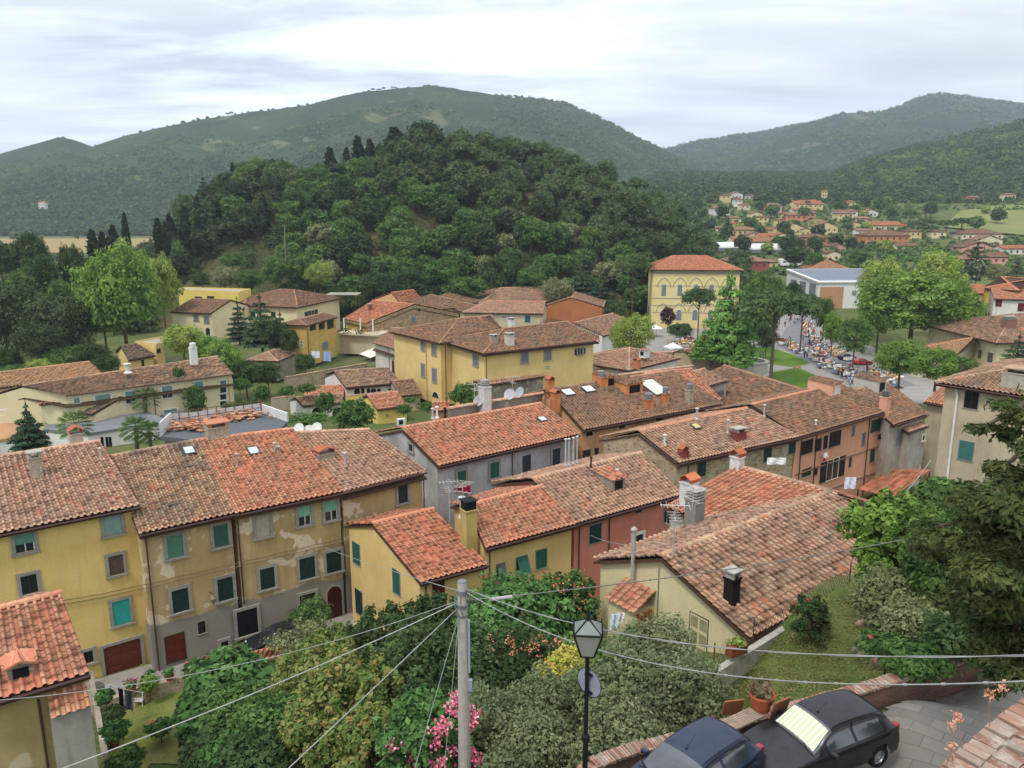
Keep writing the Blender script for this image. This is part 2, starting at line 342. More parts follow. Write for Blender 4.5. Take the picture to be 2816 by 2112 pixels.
def slope_z(A, B, ze, r, sl):
    Lh = hypot(B[0]-A[0], B[1]-A[1]); nx, ny = -(B[1]-A[1])/Lh, (B[0]-A[0])/Lh
    a, b = ze+.01, min(-.4, ze+14)
    def g(z):
        P = W(*r, z); return (z-ze)-sl*((P[0]-A[0])*nx+(P[1]-A[1])*ny)
    gb = g(b)
    for _ in range(50):
        m = (a+b)/2
        if (g(m) > 0) == (gb > 0): b = m
        else: a = m
    return (a+b)/2
def house(label, eL, eR, ze, wall, tile, ridge=None, depth=8., slope=.33, zg=-31, hipL=False, hipR=False, ov=.5, ovg=.15, lod=0, name='house', cat='house',
          group=None, zeL=None, backz=None, gutter=True, rk=None, insetL=None, insetR=None, down=True, A=None, B=None, R1=None, R2=None, cw=.46, rh=.40, capk=None, mono=False, Dd=None, Cc=None):
    h = House(); A = Vector(A or W(*eL, ze if zeL is None else zeL)); B = Vector(B or W(*eR, ze)); e = (B-A); e.z = 0; e.normalize(); n = Vector((-e.y, e.x, 0))
    if n.y < 0 and abs(n.y) > .3: pass
    if ridge:
        z1 = slope_z(A, B, A.z, ridge[0], slope); z2 = slope_z(A, B, B.z, ridge[1], slope)
        z1 = z2 = (z1+z2)/2 if abs(z1-z2) < 1.2 else z1
        R1, R2 = Vector(W(*ridge[0], z1)), Vector(W(*ridge[1], z2))
    elif R1: R1, R2 = Vector(R1), Vector(R2)
    else:
        w2 = depth/2; i1 = (w2 if insetL is None else insetL) if hipL else 0; i2 = (w2 if insetR is None else insetR) if hipR else 0
        if mono: w2 = depth
        R1 = A+n*w2+e*i1; R2 = B+n*w2-e*i2; R1.z = A.z+slope*w2; R2.z = B.z+slope*w2
    w1 = (R1-A).dot(n); w2 = (R2-B).dot(n)
    if not mono:
        if Dd: Dd, Cc = Vector(Dd), Vector(Cc)
        else:
            Dd = A+n*2*w1 if hipL else Vector((2*R1.x-A.x, 2*R1.y-A.y, A.z)); Cc = B+n*2*w2 if hipR else Vector((2*R2.x-B.x, 2*R2.y-B.y, B.z))
            if backz is not None:
                f_ = (R1.z-backz)/max(.1, R1.z-A.z)
                Dd = R1+(Dd-R1)*f_; Cc = R2+(Cc-R2)*f_; Dd.z = Cc.z = backz
    else:
        Dd, Cc = R1.copy(), R2.copy()
    h.A, h.B, h.C, h.D, h.R1, h.R2, h.e, h.n = A, B, Cc, Dd, R1, R2, e, n
    base = (A+B+Cc+Dd)/4; base.z = zg
    T = thing(name, base, label, cat, group); h.T = T
    rk = rk or tile
    # tiled slopes
    if hipL or hipR:
        # full rectangle above the eave, clipped along the hips
        tl = A+(R1-A).dot(n)*n; tl.z = R1.z; tr = B+(R2-B).dot(n)*n; tr.z = R2.z
        if not hipL: tl = R1
        if not hipR: tr = R2
        cl = []
        if hipL: cl.append((A, -(R1-A).cross(Vector((0, 0, 1))) if True else 0))
        if hipR: cl.append((B, (R2-B).cross(Vector((0, 0, 1)))))
        mid = (A+B)/2+(R1+R2)/2; mid = mid/2
        def orient(cl_, ref):
            o = []
            for p, nn in cl_:
                nn = Vector(nn)
                if (ref-p).dot(nn) > 0: nn = -nn
                o.append((p, nn))
            return o
        front = tiles('roof', tl, tr, A, B, tile, T, orient(cl, (A+B)/2*.7+(R1+R2)/2*.3), lod=lod, cw=cw, rh=rh)
        bl, br = (Dd+(R1-Dd).project(n) if hipL else R1), (Cc+(R2-Cc).project(n) if hipR else R2); bl = Vector(bl); br = Vector(br); bl.z = R1.z; br.z = R2.z
        cl = []
        if hipL: cl.append((Dd, (R1-Dd).cross(Vector((0, 0, 1)))))
        if hipR: cl.append((Cc, (R2-Cc).cross(Vector((0, 0, 1)))))
        tiles('roof', br, bl, Cc, Dd, tile, T, orient(cl, (Cc+Dd)/2*.7+(R1+R2)/2*.3), lod=lod, cw=cw, rh=rh)
        for flag, P0, P1, R in ((hipL, Dd, A, R1), (hipR, B, Cc, R2)):
            if not flag: continue
            ee = (P1-P0).normalized(); t0 = P0+(R-P0)-ee*(R-P0).dot(ee); t1 = P1+(R-P1)-ee*(R-P1).dot(ee)
            tiles('roof', t0, t1, P0, P1, tile, T, orient([(P0, (R-P0).cross(Vector((0, 0, 1)))), (P1, (R-P1).cross(Vector((0, 0, 1))))], (P0+P1)/2*.7+R*.3), lod=lod, cw=cw, rh=rh)
            if lod < 2:
                for p in (P0, P1): caps('hip_tiles', p, R, rk, front)
        if not hipL and not mono: pass
    else:
        front = tiles('roof', R1, R2, A, B, tile, T, lod=lod, cw=cw, rh=rh)
        if not mono: tiles('roof', R2, R1, Cc, Dd, tile, T, lod=lod, cw=cw, rh=rh)
    h.roof = front
    if not mono and lod < 2: caps('ridge_tiles', R1, R2, capk or rk, front, r=.17)
    # slab under the tiles
    g = G(); th = Vector((0, 0, -.14)); dn = Vector((0, 0, -.10))
    def slab(P):
        P = [p+dn for p in P]; g.prism(P, th)
    if mono: slab([A, B, R2, R1])
    else:
        tw = abs(((A+R2-B-R1)/2).dot((B-A).cross(R1-A).normalized())); dn = Vector((0, 0, -.10-tw)); slab([A, B, R2, R1]); slab([Cc, Dd, R1, R2])
        if hipL: slab([Dd, A, R1])
        if hipR: slab([B, Cc, R2])
    g.build('eaves', TIMBER, T)
    # walls
    def up(p, zt=0): return Vector((p.x, p.y, zt))
    ctr = (A+B+Cc+Dd)/4
    def inset(P, f_, s_):  # f_: from the eave side, s_: from the gable side
        q = Vector(P); q += n*(f_); q += e*(s_); return q
    oL = ov if hipL else ovg; oR = ov if hipR else ovg
    a, b = inset(A, ov, oL), inset(B, ov, -oR); c_, d = inset(Cc, -(ov if not mono else .1), -oR), inset(Dd, -(ov if not mono else .1), oL)
    a.z = A.z+slope*ov-.16; b.z = B.z+slope*ov-.16
    if mono: c_.z = R2.z-.22; d.z = R1.z-.22
    else: c_.z = Cc.z+slope*ov-.16; d.z = Dd.z+slope*ov-.16
    h.a, h.b, h.c, h.d = a, b, c_, d
    g = G()
    V = [up(a, zg), up(b, zg), up(c_, zg), up(d, zg), a, b, c_, d]; F = [(0, 1, 5, 4), (2, 3, 7, 6)]
    if hipR or mono: F.append((1, 2, 6, 5))
    else:
        r2 = R2-e*oR; r2.z = R2.z-.2; V.append(r2); F.append((1, 2, 6, len(V)-1, 5))
    if hipL or mono: F.append((3, 0, 4, 7))
    else:
        r1 = R1+e*oL; r1.z = R1.z-.2; V.append(r1); F.append((3, 0, 4, len(V)-1, 7))
    h.wall = mk('wall', V, F, wall, T)
    if gutter and lod < 2:
        g = G(); q = Vector((0, 0, -.07)); off = -n*.07
        g.tube([A+q+off, B+q+off], .07, 6); g.build('gutter', BROWN, T)
    h.zg = zg
    return h
def face(h, f):
    """outer wall face: two top corners and the outward normal"""
    P, Q = {'f': (h.a, h.b), 'r': (h.b, h.c), 'b': (h.c, h.d), 'l': (h.d, h.a)}[f]
    t = Vector((Q.x-P.x, Q.y-P.y, 0)).normalized(); return P, t, Vector((t.y, -t.x, 0))
def hit(h, f, x, y):
    P, t, n = face(h, f); return WP(x, y, P, n)
SHG = plain('2c5a4c', .6); SHD = plain('1c302e', .6); ROLG = plain('5f8a78', .6); ROLP = plain('74a88c', .6); TURQ = plain('2f9a92', .5); DOORB = plain('5a2c1c', .5); DOORR = plain('3a1210', .45); WOOD = plain('6b4a30', .7)
GREY2 = plain('6f767a', .5); BLIND = plain('8a7a6a', .8); WFR = plain('c9c6bd', .5); BRN = plain('3b2a26', .6); REDSH = plain('5e1f22', .6)
FRC = {'s': STONEFR, 'w': WFR, 'b': WOOD, 'y': plain('b8ab8c', .9)}
def win(h, f, box, style='G', fr=None, mat=None, W_=None, H_=None, name='window', label=None):
    """box = pixel bounds of the opening on wall face f"""
    P, t, n = face(h, f)
    if len(box) == 4:
        x0, y0, x1, y1 = box; xm, ym = (x0+x1)/2, (y0+y1)/2
        c_ = WP(xm, ym, P, n); w_ = abs((WP(x1, ym, P, n)-WP(x0, ym, P, n)).dot(t)); hh = abs(WP(xm, y0, P, n).z-WP(xm, y1, P, n).z)
    else: c_ = WP(box[0], box[1], P, n); w_, hh = box[2], box[3]
    z = Vector((0, 0, 1))
    return win3(h.T, c_, t, n, w_, hh, style, fr, mat, name, label)
def rect(g, c_, t, n, w_, hh, d0, d1):
    z = Vector((0, 0, 1)); g.obox(c_-t*w_/2-z*hh/2+n*d0, t*w_, n*(d1-d0), z*hh)
def win3(T, c_, t, n, w_, hh, style='G', fr=None, mat=None, name='window', label=None):
    z = Vector((0, 0, 1)); root = None
    g = G(); b_ = .16 if fr else 0
    if style == 'arch' or style == 'archdoor':
        k = 10; pts = [c_-t*w_/2-z*hh/2, c_+t*w_/2-z*hh/2]+[c_+z*(hh/2-w_/2)+t*cos(pi*i/k)*w_/2+z*sin(pi*i/k)*w_/2 for i in range(k+1)]
        if fr:
            q = w_/2+.13; po = [c_-t*q-z*hh/2, c_+t*q-z*hh/2]+[c_+z*(hh/2-w_/2)+t*cos(pi*i/k)*q+z*sin(pi*i/k)*q for i in range(k+1)]
            f_ = G(); f_.prism([p+n*-.02 for p in po], n*.045); root = f_.build(name, FRC[fr], T)
        g.prism([p-n*.02 for p in pts], n*(.055 if fr else .03)); o = g.build('pane' if root else name, mat or GLASS, root or T)
        return root or o
    if fr:
        f_ = G(); q = .21
        rect(f_, c_+z*(hh/2+q/2), t, n, w_+2*q, q, -.02, .10); rect(f_, c_-z*(hh/2+q/2), t, n, w_+2*q+.1, q*.7, -.02, .16)
        rect(f_, c_-t*(w_/2+q/2), t, n, q, hh, -.02, .095); rect(f_, c_+t*(w_/2+q/2), t, n, q, hh, -.02, .095)
        root = f_.build(name, FRC[fr], T)
    else:
        f_ = G(); q = .05
        rect(f_, c_+z*(hh/2+q/2), t, n, w_+2*q, q, -.02, .035); rect(f_, c_-z*(hh/2+q/2), t, n, w_+2*q+.1, q, -.02, .08)
        rect(f_, c_-t*(w_/2+q/2), t, n, q, hh, -.02, .035); rect(f_, c_+t*(w_/2+q/2), t, n, q, hh, -.02, .035)
        root = f_.build(name, WFR if style in 'wo' else BRN if style in 'bD' else STONEFR, T)
    if label: root['label'] = label
    if style in 'Ggd' and style != 'd':        # closed louvred shutters, two leaves
        m = mat or (SHD if style == 'G' else SHG)
        for s_ in (-1, 1):
            g = G(); cc = c_+t*s_*w_/4
            rect(g, cc, t, n, w_/2-.015, hh, .0, .03)
            for e_ in (-1, 1): rect(g, cc+t*e_*(w_/4-.04), t, n, .07, hh, .03, .05)
            for e_ in (-1, 0, 1): rect(g, cc+z*e_*(hh/2-.04), t, n, w_/2-.02, .08, .031, .048)
            ns = int(hh/.11)
            for i in range(ns):
                rect(g, cc+z*(-hh/2+.08+(hh-.16)*(i+.5)/ns), t, n, w_/2-.14, .035, .03, .042)
            g.build('shutter', m, root)
    elif style == 'T':      # top-hung, leaning out
        g = G(); a_ = .5
        g.obox(c_-t*w_/2+z*hh/2+n*.05, t*w_, n*.03, -z*hh*.9+n*a_); g.build('shutter', mat or SHD, root)
        g = G(); rect(g, c_, t, n, w_, hh, -.01, .015); g.build('pane', DARK, root)
    elif style in ('r', 'rh'):
        g = G(); q = hh*(.55 if style == 'rh' else 1); rect(g, c_+z*(hh-q)/2, t, n, w_, q, 0, .03)
        ns = int(q/.12)
        for i in range(ns): rect(g, c_+z*(hh/2-q*(i+.5)/ns), t, n, w_-.04, .05, .03, .038)
        g.build('roller_shutter', mat or ROLG, root)
        if style == 'rh':
            g = G(); rect(g, c_-z*q/2, t, n, w_, hh-q, -.01, .01); g.build('pane', GLASS, root)
            g = G(); rect(g, c_-z*q/2, t, n, .06, hh-q, .01, .03); rect(g, c_-z*q/2+t*(w_/2-.04), t, n, .07, hh-q, .01, .03); g.build('sash', WHITE, root)
    elif style == 'b':
        g = G(); rect(g, c_, t, n, w_, hh, 0, .02)
        nx = max(2, int(w_/.9)); ny = 3
        for i in range(nx):
            for j in range(ny):
                rect(g, c_+t*w_*((i+.5)/nx-.5)+z*hh*((j+.5)/ny-.5), t, n, w_/nx*.78, hh/ny*.74, .02, .04)
        g.build('door_leaf', mat or DOORB, root)
    elif style in ('d', 'D'):
        g = G(); rect(g, c_, t, n, w_, hh, -.01, .012); g.build('pane', mat or GLASS, root)
        g = G(); rect(g, c_, t, n, .05, hh, .012, .03); rect(g, c_+z*hh*.15, t, n, w_, .04, .013, .028); g.build('sash', BRN, root)
    elif style == 'w':
        g = G(); rect(g, c_, t, n, w_, hh, -.01, .012); g.build('pane', mat or GLASS, root)
        g = G()
        for e_ in (-1, 0, 1): rect(g, c_+t*e_*(w_/2-.03), t, n, .07, hh, .012, .035)
        for e_ in (-1, .2, 1): rect(g, c_+z*e_*(hh/2-.03), t, n, w_, .06, .013, .032)
        g.build('sash', WHITE, root)
    elif style == 'o':      # open shutters either side
        g = G(); rect(g, c_, t, n, w_, hh, -.01, .012); g.build('pane', GLASS, root)
        g = G()
        for e_ in (-1, 0, 1): rect(g, c_+t*e_*(w_/2-.03), t, n, .07, hh, .012, .035)
        g.build('sash', WHITE, root)
        for s_ in (-1, 1):
            g = G(); rect(g, c_+t*s_*(w_*.75+.05), t, n, w_/2, hh, .02, .06); g.build('shutter', mat or SHD, root)
    return root
def onroof(h, x, y, back=False):
    P, Q, R = (h.A, h.B, h.R1) if not back else (h.C, h.D, h.R1)
    n = (Q-P).cross(R-P).normalized(); return WP(x, y, P, n)
def pipe(h, f, x, top=None, zb=None, mat=None, r=.05, name='downpipe'):
    """downpipe on face f at the pixel column x (taken at the eave)"""
    P, t, n = face(h, f); p = WP(x[0], x[1], P, n)+n*.08; g = G()
    g.tube([Vector((p.x, p.y, p.z)), Vector((p.x, p.y, (zb if zb is not None else h.zg)))], r, 6)
    return g.build(name, mat or BROWN, h.T)
def chimney(h, x, y, w_=.6, d=.6, ht=1.2, mat=None, top='tiles', back=False, capm=None, P=None):
    """brick stack standing on the roof at pixel (x, y) = its foot"""
    p = Vector(P) if P else onroof(h, x, y, back); rz = atan2(h.e.y, h.e.x); g = G(); g.box((p.x, p.y, p.z+ht/2-.35), (w_, d, ht+.7), rz)
    g.box((p.x, p.y, p.z+ht+.02), (w_+.1, d+.1, .08), rz)
    c_ = g.build('chimney', mat or MORTAR, h.roof); zt = p.z+ht+.06; g = G()
    ex, ey = Vector((cos(rz), sin(rz), 0)), Vector((-sin(rz), cos(rz), 0)); q = Vector((p.x, p.y, zt))
    if top == 'tiles':       # two tiles leaning together over the flue
        g.obox(q-ex*w_/2-ey*(d/2+.05), ex*.05, ey*(d+.1), Vector((0, 0, .25))); g.obox(q+ex*(w_/2-.05)-ey*(d/2+.05), ex*.05, ey*(d+.1), Vector((0, 0, .25)))
        for s_ in (-1, 1): g.obox(q+ex*s_*(w_/2+.08)-ey*(d/2+.1)+Vector((0, 0, .22)), ex*(-s_*(w_/2+.1))+Vector((0, 0, .28)), ey*(d+.2), Vector((0, 0, .05)))
        g.build('chimney_cap', capm or plain('9c5a40', .9), c_)
    elif top == 'rings':
        for i in range(4): g.lathe((p.x, p.y, zt+.02+i*.17), [(w_*.46, 0), (w_*.5, .03), (w_*.46, .11)], 10)
        g.lathe((p.x, p.y, zt), [(w_*.34, 0), (w_*.34, .7)], 8); g.build('chimney_cap', capm or plain('77787a', .8), c_)
    elif top == 'slab':
        for i in (-1, 1): g.obox(q+ex*i*w_*.35-ex*.06-ey*d/2, ex*.12, ey*d, Vector((0, 0, .3)))
        g.obox(q-ex*(w_/2+.08)-ey*(d/2+.08)+Vector((0, 0, .3)), ex*(w_+.16), ey*(d+.16), Vector((0, 0, .07))); g.build('chimney_cap', capm or CONCRETE, c_)
    elif top == 'stack':
        for i in range(4): g.box((p.x, p.y, zt+.05+i*.17), (w_+.1, d+.1, .06), rz); g.box((p.x, p.y, zt+.12+i*.17), (w_*.5, d*.5, .1), rz)
        g.build('chimney_cap', capm or CONCRETE, c_)
    elif top == 'black':
        g.box((p.x, p.y, zt+.3), (w_*.92, d*.92, .6), rz); g.box((p.x, p.y, zt+.63), (w_+.12, d+.12, .07), rz); g.build('chimney_cap', BLACK, c_)
    return c_
def flue(h, x, y, ht=1., r=.08, mat=None, back=False, P=None):
    p = Vector(P) if P else onroof(h, x, y, back); g = G(); g.lathe((p.x, p.y, p.z-.2), [(r, 0), (r, ht+.1), (r*1.05, ht+.1), (r*1.9, ht+.16), (r*1.9, ht+.24), (.01, ht+.32)], 8)
    g.lathe((p.x, p.y, p.z-.05), [(r*2.2, 0), (r*1.3, .2)], 8)
    return g.build('flue_pipe', mat or ANTM, h.roof)
def skylight(h, x, y, w_=.8, l=1.0, mat=None):
    p = onroof(h, x, y); s_ = (h.A-h.R1).normalized(); n = h.e.cross(s_).normalized()
    if n.z < 0: n = -n
    dn = h.e.cross(n).normalized(); dn = dn if dn.z < 0 else -dn
    g = G(); g.obox(p-h.e*w_/2-dn*l/2+n*.12, h.e*w_, dn*l, n*.18); o = g.build('skylight', plain('4a4a48', .5), h.roof)
    return o if mk('pane', [p-h.e*(w_/2-.08)-dn*(l/2-.08)+n*.315, p+h.e*(w_/2-.08)-dn*(l/2-.08)+n*.315, p+h.e*(w_/2-.08)+dn*(l/2-.08)+n*.315, p-h.e*(w_/2-.08)+dn*(l/2-.08)+n*.315], [(0, 1, 2, 3)], mat or plain('a9b4bc', .08, .0, 1, 1.0), h.roof) else o
def antenna(h, x, y, ht=2.2, rz=.6, back=False, P=None, el=6, parent=None):
    p = Vector(P) if P else onroof(h, x, y, back); g = G(); g.tube([p-Vector((0, 0, .3)), p+Vector((0, 0, ht))], .03, 5)
    d = Vector((cos(rz), sin(rz), 0)); q = Vector((-sin(rz), cos(rz), 0)); t_ = p+Vector((0, 0, ht-.15)); g.tube([t_-d*.7, t_+d*.7], .018, 4)
    for i in range(el):
        c_ = t_+d*(-.65+1.3*i/(el-1)); l = .32+.12*(i % 2)+.02*i; g.tube([c_-q*l, c_+q*l], .012, 4)
    t2 = p+Vector((0, 0, ht-.7)); g.tube([t2-q*.6, t2+q*.6], .015, 4)
    for i in range(4): c_ = t2+q*(-.55+1.1*i/3); g.tube([c_-d*.3, c_+d*.3], .012, 4)
    return g.build('television_antenna', ANTM, parent or h.T)
def dish(P, parent, r=.42, rz=-2.2, mat=None):
    P = Vector(P); d = Vector((cos(rz)*.85, sin(rz)*.85, .5)).normalized(); a = d.cross(Vector((0, 0, 1))).normalized(); u = a.cross(d); V = []; F = []; n = 12
    for j, (rr, dd) in enumerate(((.02, 0), (.5, .04), (1, .14))):
        for k in range(n): V.append(P+(a*cos(2*pi*k/n)+u*sin(2*pi*k/n))*r*rr+d*dd*r*1.6)
    F = [(i*n+k, i*n+(k+1) % n, (i+1)*n+(k+1) % n, (i+1)*n+k) for i in range(2) for k in range(n)]
    g = G(); g.add(V, F); g.tube([P, P+d*r*1.0], .015, 4); g.tube([P-d*.02, P-d*.25, P-d*.25-Vector((0, 0, .5))], .025, 5); g.box(P+d*r*1.0, (.07, .07, .1))
    return g.build('satellite_dish', mat or plain('9ea1a3', .5), parent)
# ---------------------------------------------------------------- ground
CP = np.array([(0, 0, -13.1), (-8, 8, -14), (12, 17, -13.1), (17, 22, -13.1), (24, 28, -13), (5, 12, -13.1), (9, 14, -13.1), (20, 20, -13), (11, 18.4, -13), (14, 20.3, -13), (17, 22.4, -13), (35, 30, -12), (5, 15.2, -13.15),
  (8, 18.4, -13.9), (13, 21, -13.9), (18, 26, -13.9), (22, 30, -14.2), (10, 22, -15.2), (11, 25, -16.4), (11.6, 28.5, -18.2), (15, 31, -17.6), (20, 36, -17.8), (25, 41, -18.5), (28, 36, -16),
  (3, 17, -15), (1, 19, -17.0), (5, 20, -16.6), (3, 24, -20), (7, 26, -19.5), (8, 29, -20.5), (4, 30, -23.5), (-2, 27, -24), (1, 36, -26), (-7, 29, -27.5), (-8, 36, -29), (-15, 36, -30), (-25, 37, -30), (-30, 28, -30), (-18, 27, -29.5),
  (-14, 21, -26), (-6, 21, -22.5), (-8, 15, -18.5), (-20, 12, -20), (-24, 46, -30), (-12, 54, -30), (-5, 45, -29.5), (-2, 56, -30), (10, 62, -30), (0, 46, -28.5), (8, 52, -28.5), (20, 60, -29), (30, 66, -28.5), (28, 50, -24), (34, 56, -26), (36, 46, -21), (45, 60, -26), (40, 75, -30)])
def ease(t): t = np.clip(t, 0, 1); return t*t*(3-2*t)
def ground(X, Y):
    X = np.asarray(X, dtype=float); Y = np.asarray(Y, dtype=float)
    d2 = (X[..., None]-CP[:, 0])**2+(Y[..., None]-CP[:, 1])**2+.4; wgt = d2**-1.9
    near = (wgt*CP[:, 2]).sum(-1)/wgt.sum(-1)
    R = np.sqrt(X**2+Y**2); b = ease((R-62)/22)
    far = -30-3*ease((R-95)/40)
    u = X/np.maximum(Y, 1); k = ease((u-.10)/.08)
    vil = np.interp(Y, [330, 380, 450, 540, 620, 700, 780, 900, 1400], [-33, -30, -24, -17, -6, 4, 14, 26, 60])
    # the meadow on the right lies lower than the wooded slope behind it
    far = np.where(Y > 330, far*(1-k)+vil*k, far)
    return near*(1-b)+far*b
def gz(x, y): return float(ground(np.array([x]), np.array([y]))[0])
def fan(name, angs, rads, fz, mat, kind='structure', label=None):
    A, R = np.meshgrid(angs, rads); X = R*np.sin(A); Y = R*np.cos(A)-0.0; Z = fz(X, Y)
    V = np.stack([X, Y, Z], -1).reshape(-1, 3); n, m = A.shape; idx = np.arange(n*m).reshape(n, m)
    F = np.stack([idx[:-1, :-1], idx[:-1, 1:], idx[1:, 1:], idx[1:, :-1]], -1).reshape(-1, 4)
    o = mk(name, V, F, mat, smooth=True); tag(o, label, None, None, kind); return o
def grassmat(name, a, b_, c_=None, scale=1.2, k=.8):
    m, t, b = newmat(name); g = N(t, 'ShaderNodeNewGeometry'); P = g.outputs['Position']
    n1_ = noise_node(t, P, scale*.3, 5, .6); n2_ = noise_node(t, P, scale*6, 4, .75)
    col = mixc(t, thr(t, n1_, .38, .62), H(a, k), H(b_, k)); col = mixc(t, thr(t, n2_, .45, .8), col, H(c_ or a, k*.7))
    L(col, b.inputs['Base Color'], t); b.inputs['Roughness'].default_value = 1; b.inputs['Specular IOR Level'].default_value = .05; bump(t, b, n2_, .6, .08); return m
GROUND = grassmat('earth_and_grass', '56663a', '6f7048', '465430', .5)
angs = np.radians(np.concatenate([np.linspace(-85, -46, 16), np.linspace(-44, 44, 177), np.linspace(46, 85, 16)]))
rads = np.concatenate([[.5, 3, 6, 8], np.arange(10, 70, .7), np.geomspace(70, 4200, 90)])
fan('ground', angs, rads, ground, GROUND)
# ---------------------------------------------------------------- hills
def n2(X, Y, s, oct_=4, seed=0.0):
    r = np.zeros(X.shape); f = r.ravel(); x, y = X.ravel()/s, Y.ravel()/s
    for i in range(f.size): f[i] = noise.fractal(Vector((x[i], y[i], seed)), .7, 2.1, oct_)
    return r
def hillmat(name, stops, s=.012, k=.55, fine=.12, field=None):
    m, t, b = newmat(name); g = N(t, 'ShaderNodeNewGeometry'); P = g.outputs['Position']
    a = noise_node(t, P, s, 6, .62); r = ramp(t, [(p, H(c_, k)) for p, c_ in stops]); L(a, r.inputs[0], t)
    v = N(t, 'ShaderNodeTexVoronoi', feature='F1'); v.inputs['Scale'].default_value = fine; L(P, v.inputs['Vector'], t)
    f2 = noise_node(t, P, fine*2.5, 4, .8)
    col = mixc(t, thr(t, f2, .4, .72), r.outputs[0], H(stops[0][1], k*.55))
    if field: col = mixc(t, thr(t, noise_node(t, P, s*1.7, 3, .5), .66, .69), col, H(field, k))
    L(col, b.inputs['Base Color'], t); b.inputs['Roughness'].default_value = 1; b.inputs['Specular IOR Level'].default_value = .0
    bump(t, b, f2, 1, 6); return m
def ridge_hill(name, sil, Yr, Yb, zb, mat, umin, umax, nu, nt_, amp=.03, drop=0., pw=1.5, back=1.0, seed=1.0, ns=140):
    """a ridge traced as a skyline and given its own distance, front slope and back slope"""
    us = np.linspace(umin, umax, nu); px = [(s[0]-1408)/FPX for s in sil]
    # slope of the skyline seen from the viewpoint
    sl = []
    for (x, y) in sil: d = D(x, y+drop); sl.append((d[0]/d[1], d[2]/d[1]))
    sx = np.interp(us, [a for a, _ in sl], [b for _, b in sl])
    ts = np.concatenate([np.linspace(0, 1, nt_), np.linspace(1.03, 1+back, 14)])
    yr = np.interp(us, [umin, umax], Yr) if isinstance(Yr, tuple) else np.full(nu, Yr, float); yb = np.interp(us, [umin, umax], Yb) if isinstance(Yb, tuple) else np.full(nu, Yb, float)
    if name == 'wooded_knoll': sx = np.where(us < -.40, np.interp(us, [umin, -.40], [-.12, np.interp(-.40, us, sx)]), sx)
    T_, Ui = np.meshgrid(ts, np.arange(nu), indexing='ij'); Yy = yb[Ui]+(yr[Ui]-yb[Ui])*T_; Xx = us[Ui]*Yy
    zr = sx[Ui]*yr[Ui]; hz = np.maximum(zr-zb, 1.0)
    f = np.where(T_ <= 1, 1-(1-np.clip(T_, 0, 1))**pw, 1-np.clip(T_-1, 0, 9)**1.6*1.1); Z = zb+hz*f
    nn = n2(Xx, Yy, ns, 5, seed); Z = Z+nn*hz*amp*np.where(T_ <= 1, np.sin(np.clip(T_, 0, 1)*pi)*1.6+.15, .15)
    V = np.stack([Xx, Yy, Z], -1).reshape(-1, 3); n, m = T_.shape; idx = np.arange(n*m).reshape(n, m)
    F = np.stack([idx[:-1, :-1], idx[:-1, 1:], idx[1:, 1:], idx[1:, :-1]], -1).reshape(-1, 4)
    o = mk(name, V, F, mat, smooth=True); tag(o, kind='structure')
    def at(u, t):   # surface point for azimuth u and slope fraction t
        i = np.clip((u-umin)/(umax-umin)*(nu-1), 0, nu-1.001); j = np.interp(t, ts, np.arange(len(ts))); j = min(j, len(ts)-1.001)
        i0, j0 = int(i), int(j); a, b = i-i0, j-j0; q = np.stack([Xx, Yy, Z], -1)
        return (q[j0, i0]*(1-a)*(1-b)+q[j0, i0+1]*a*(1-b)+q[j0+1, i0]*(1-a)*b+q[j0+1, i0+1]*a*b)
    return o, at
SIL1 = [(-1200, 520), (-500, 460), (-200, 430), (0, 418), (100, 388), (165, 372), (215, 385), (252, 402), (300, 385), (350, 368), (450, 345), (560, 322), (640, 312), (760, 295), (850, 282), (950, 262), (1010, 250), (1080, 240), (1180, 237), (1300, 256), (1380, 266), (1480, 271), (1560, 285), (1640, 320), (1720, 362), (1800, 400), (1880, 440), (1960, 480), (2030, 525), (2200, 580), (2400, 640)]
SIL2 = [(1500, 440), (1700, 425), (1820, 412), (1900, 395), (2000, 380), (2100, 367), (2200, 347), (2300, 326), (2400, 318), (2450, 300), (2500, 282), (2560, 266), (2610, 266), (2700, 274), (2816, 284), (3100, 320), (3600, 380)]
SIL3 = [(1850, 590), (2000, 560), (2150, 520), (2250, 490), (2330, 455), (2420, 425), (2520, 395), (2620, 378), (2720, 350), (2816, 330), (3000, 300), (3600, 260)]
HM1 = hillmat('wooded_mountain_cover', [(.30, '384c2c'), (.45, '465a34'), (.55, '51643a'), (.66, '66714c')], .006, .66, .05, '747a54')
HM2 = hillmat('far_mountain_cover', [(.3, '384c34'), (.5, '445a3a'), (.68, '566644')], .004, .6, .035, '74745c')
HM3 = hillmat('near_slope_cover', [(.3, '3c5030'), (.5, '50663a'), (.68, '7d8656')], .012, .7, .07, '9a9a62')
hill2, at2 = ridge_hill('distant_mountain', SIL2, 3300, 1500, -33, HM2, .02, 1.15, 150, 60, .05, 2, 1.35, seed=5, ns=420)
hill1, at1 = ridge_hill('mountain', SIL1, (1900, 2300), (1000, 1150), -33, HM1, -1.25, .47, 260, 80, .07, 6, 1.35, seed=1, ns=330)
hill3, at3 = ridge_hill('wooded_slope', SIL3, 1450, (760, 700), 6, HM3, .20, 1.1, 130, 60, .06, 8, 1.3, seed=9, ns=200)
SILK = [(300, 700), (420, 650), (500, 600), (560, 530), (650, 480), (760, 455), (880, 480), (960, 460), (1040, 425), (1120, 395), (1200, 388), (1300, 392), (1400, 402), (1500, 440), (1600, 482), (1700, 510), (1800, 565), (1880, 625), (1940, 700), (1990, 770), (2040, 830)]
KN = hillmat('knoll_floor', [(.3, '55603a'), (.5, '7c7650'), (.65, '9a8a62')], .03, 1.35, .3)
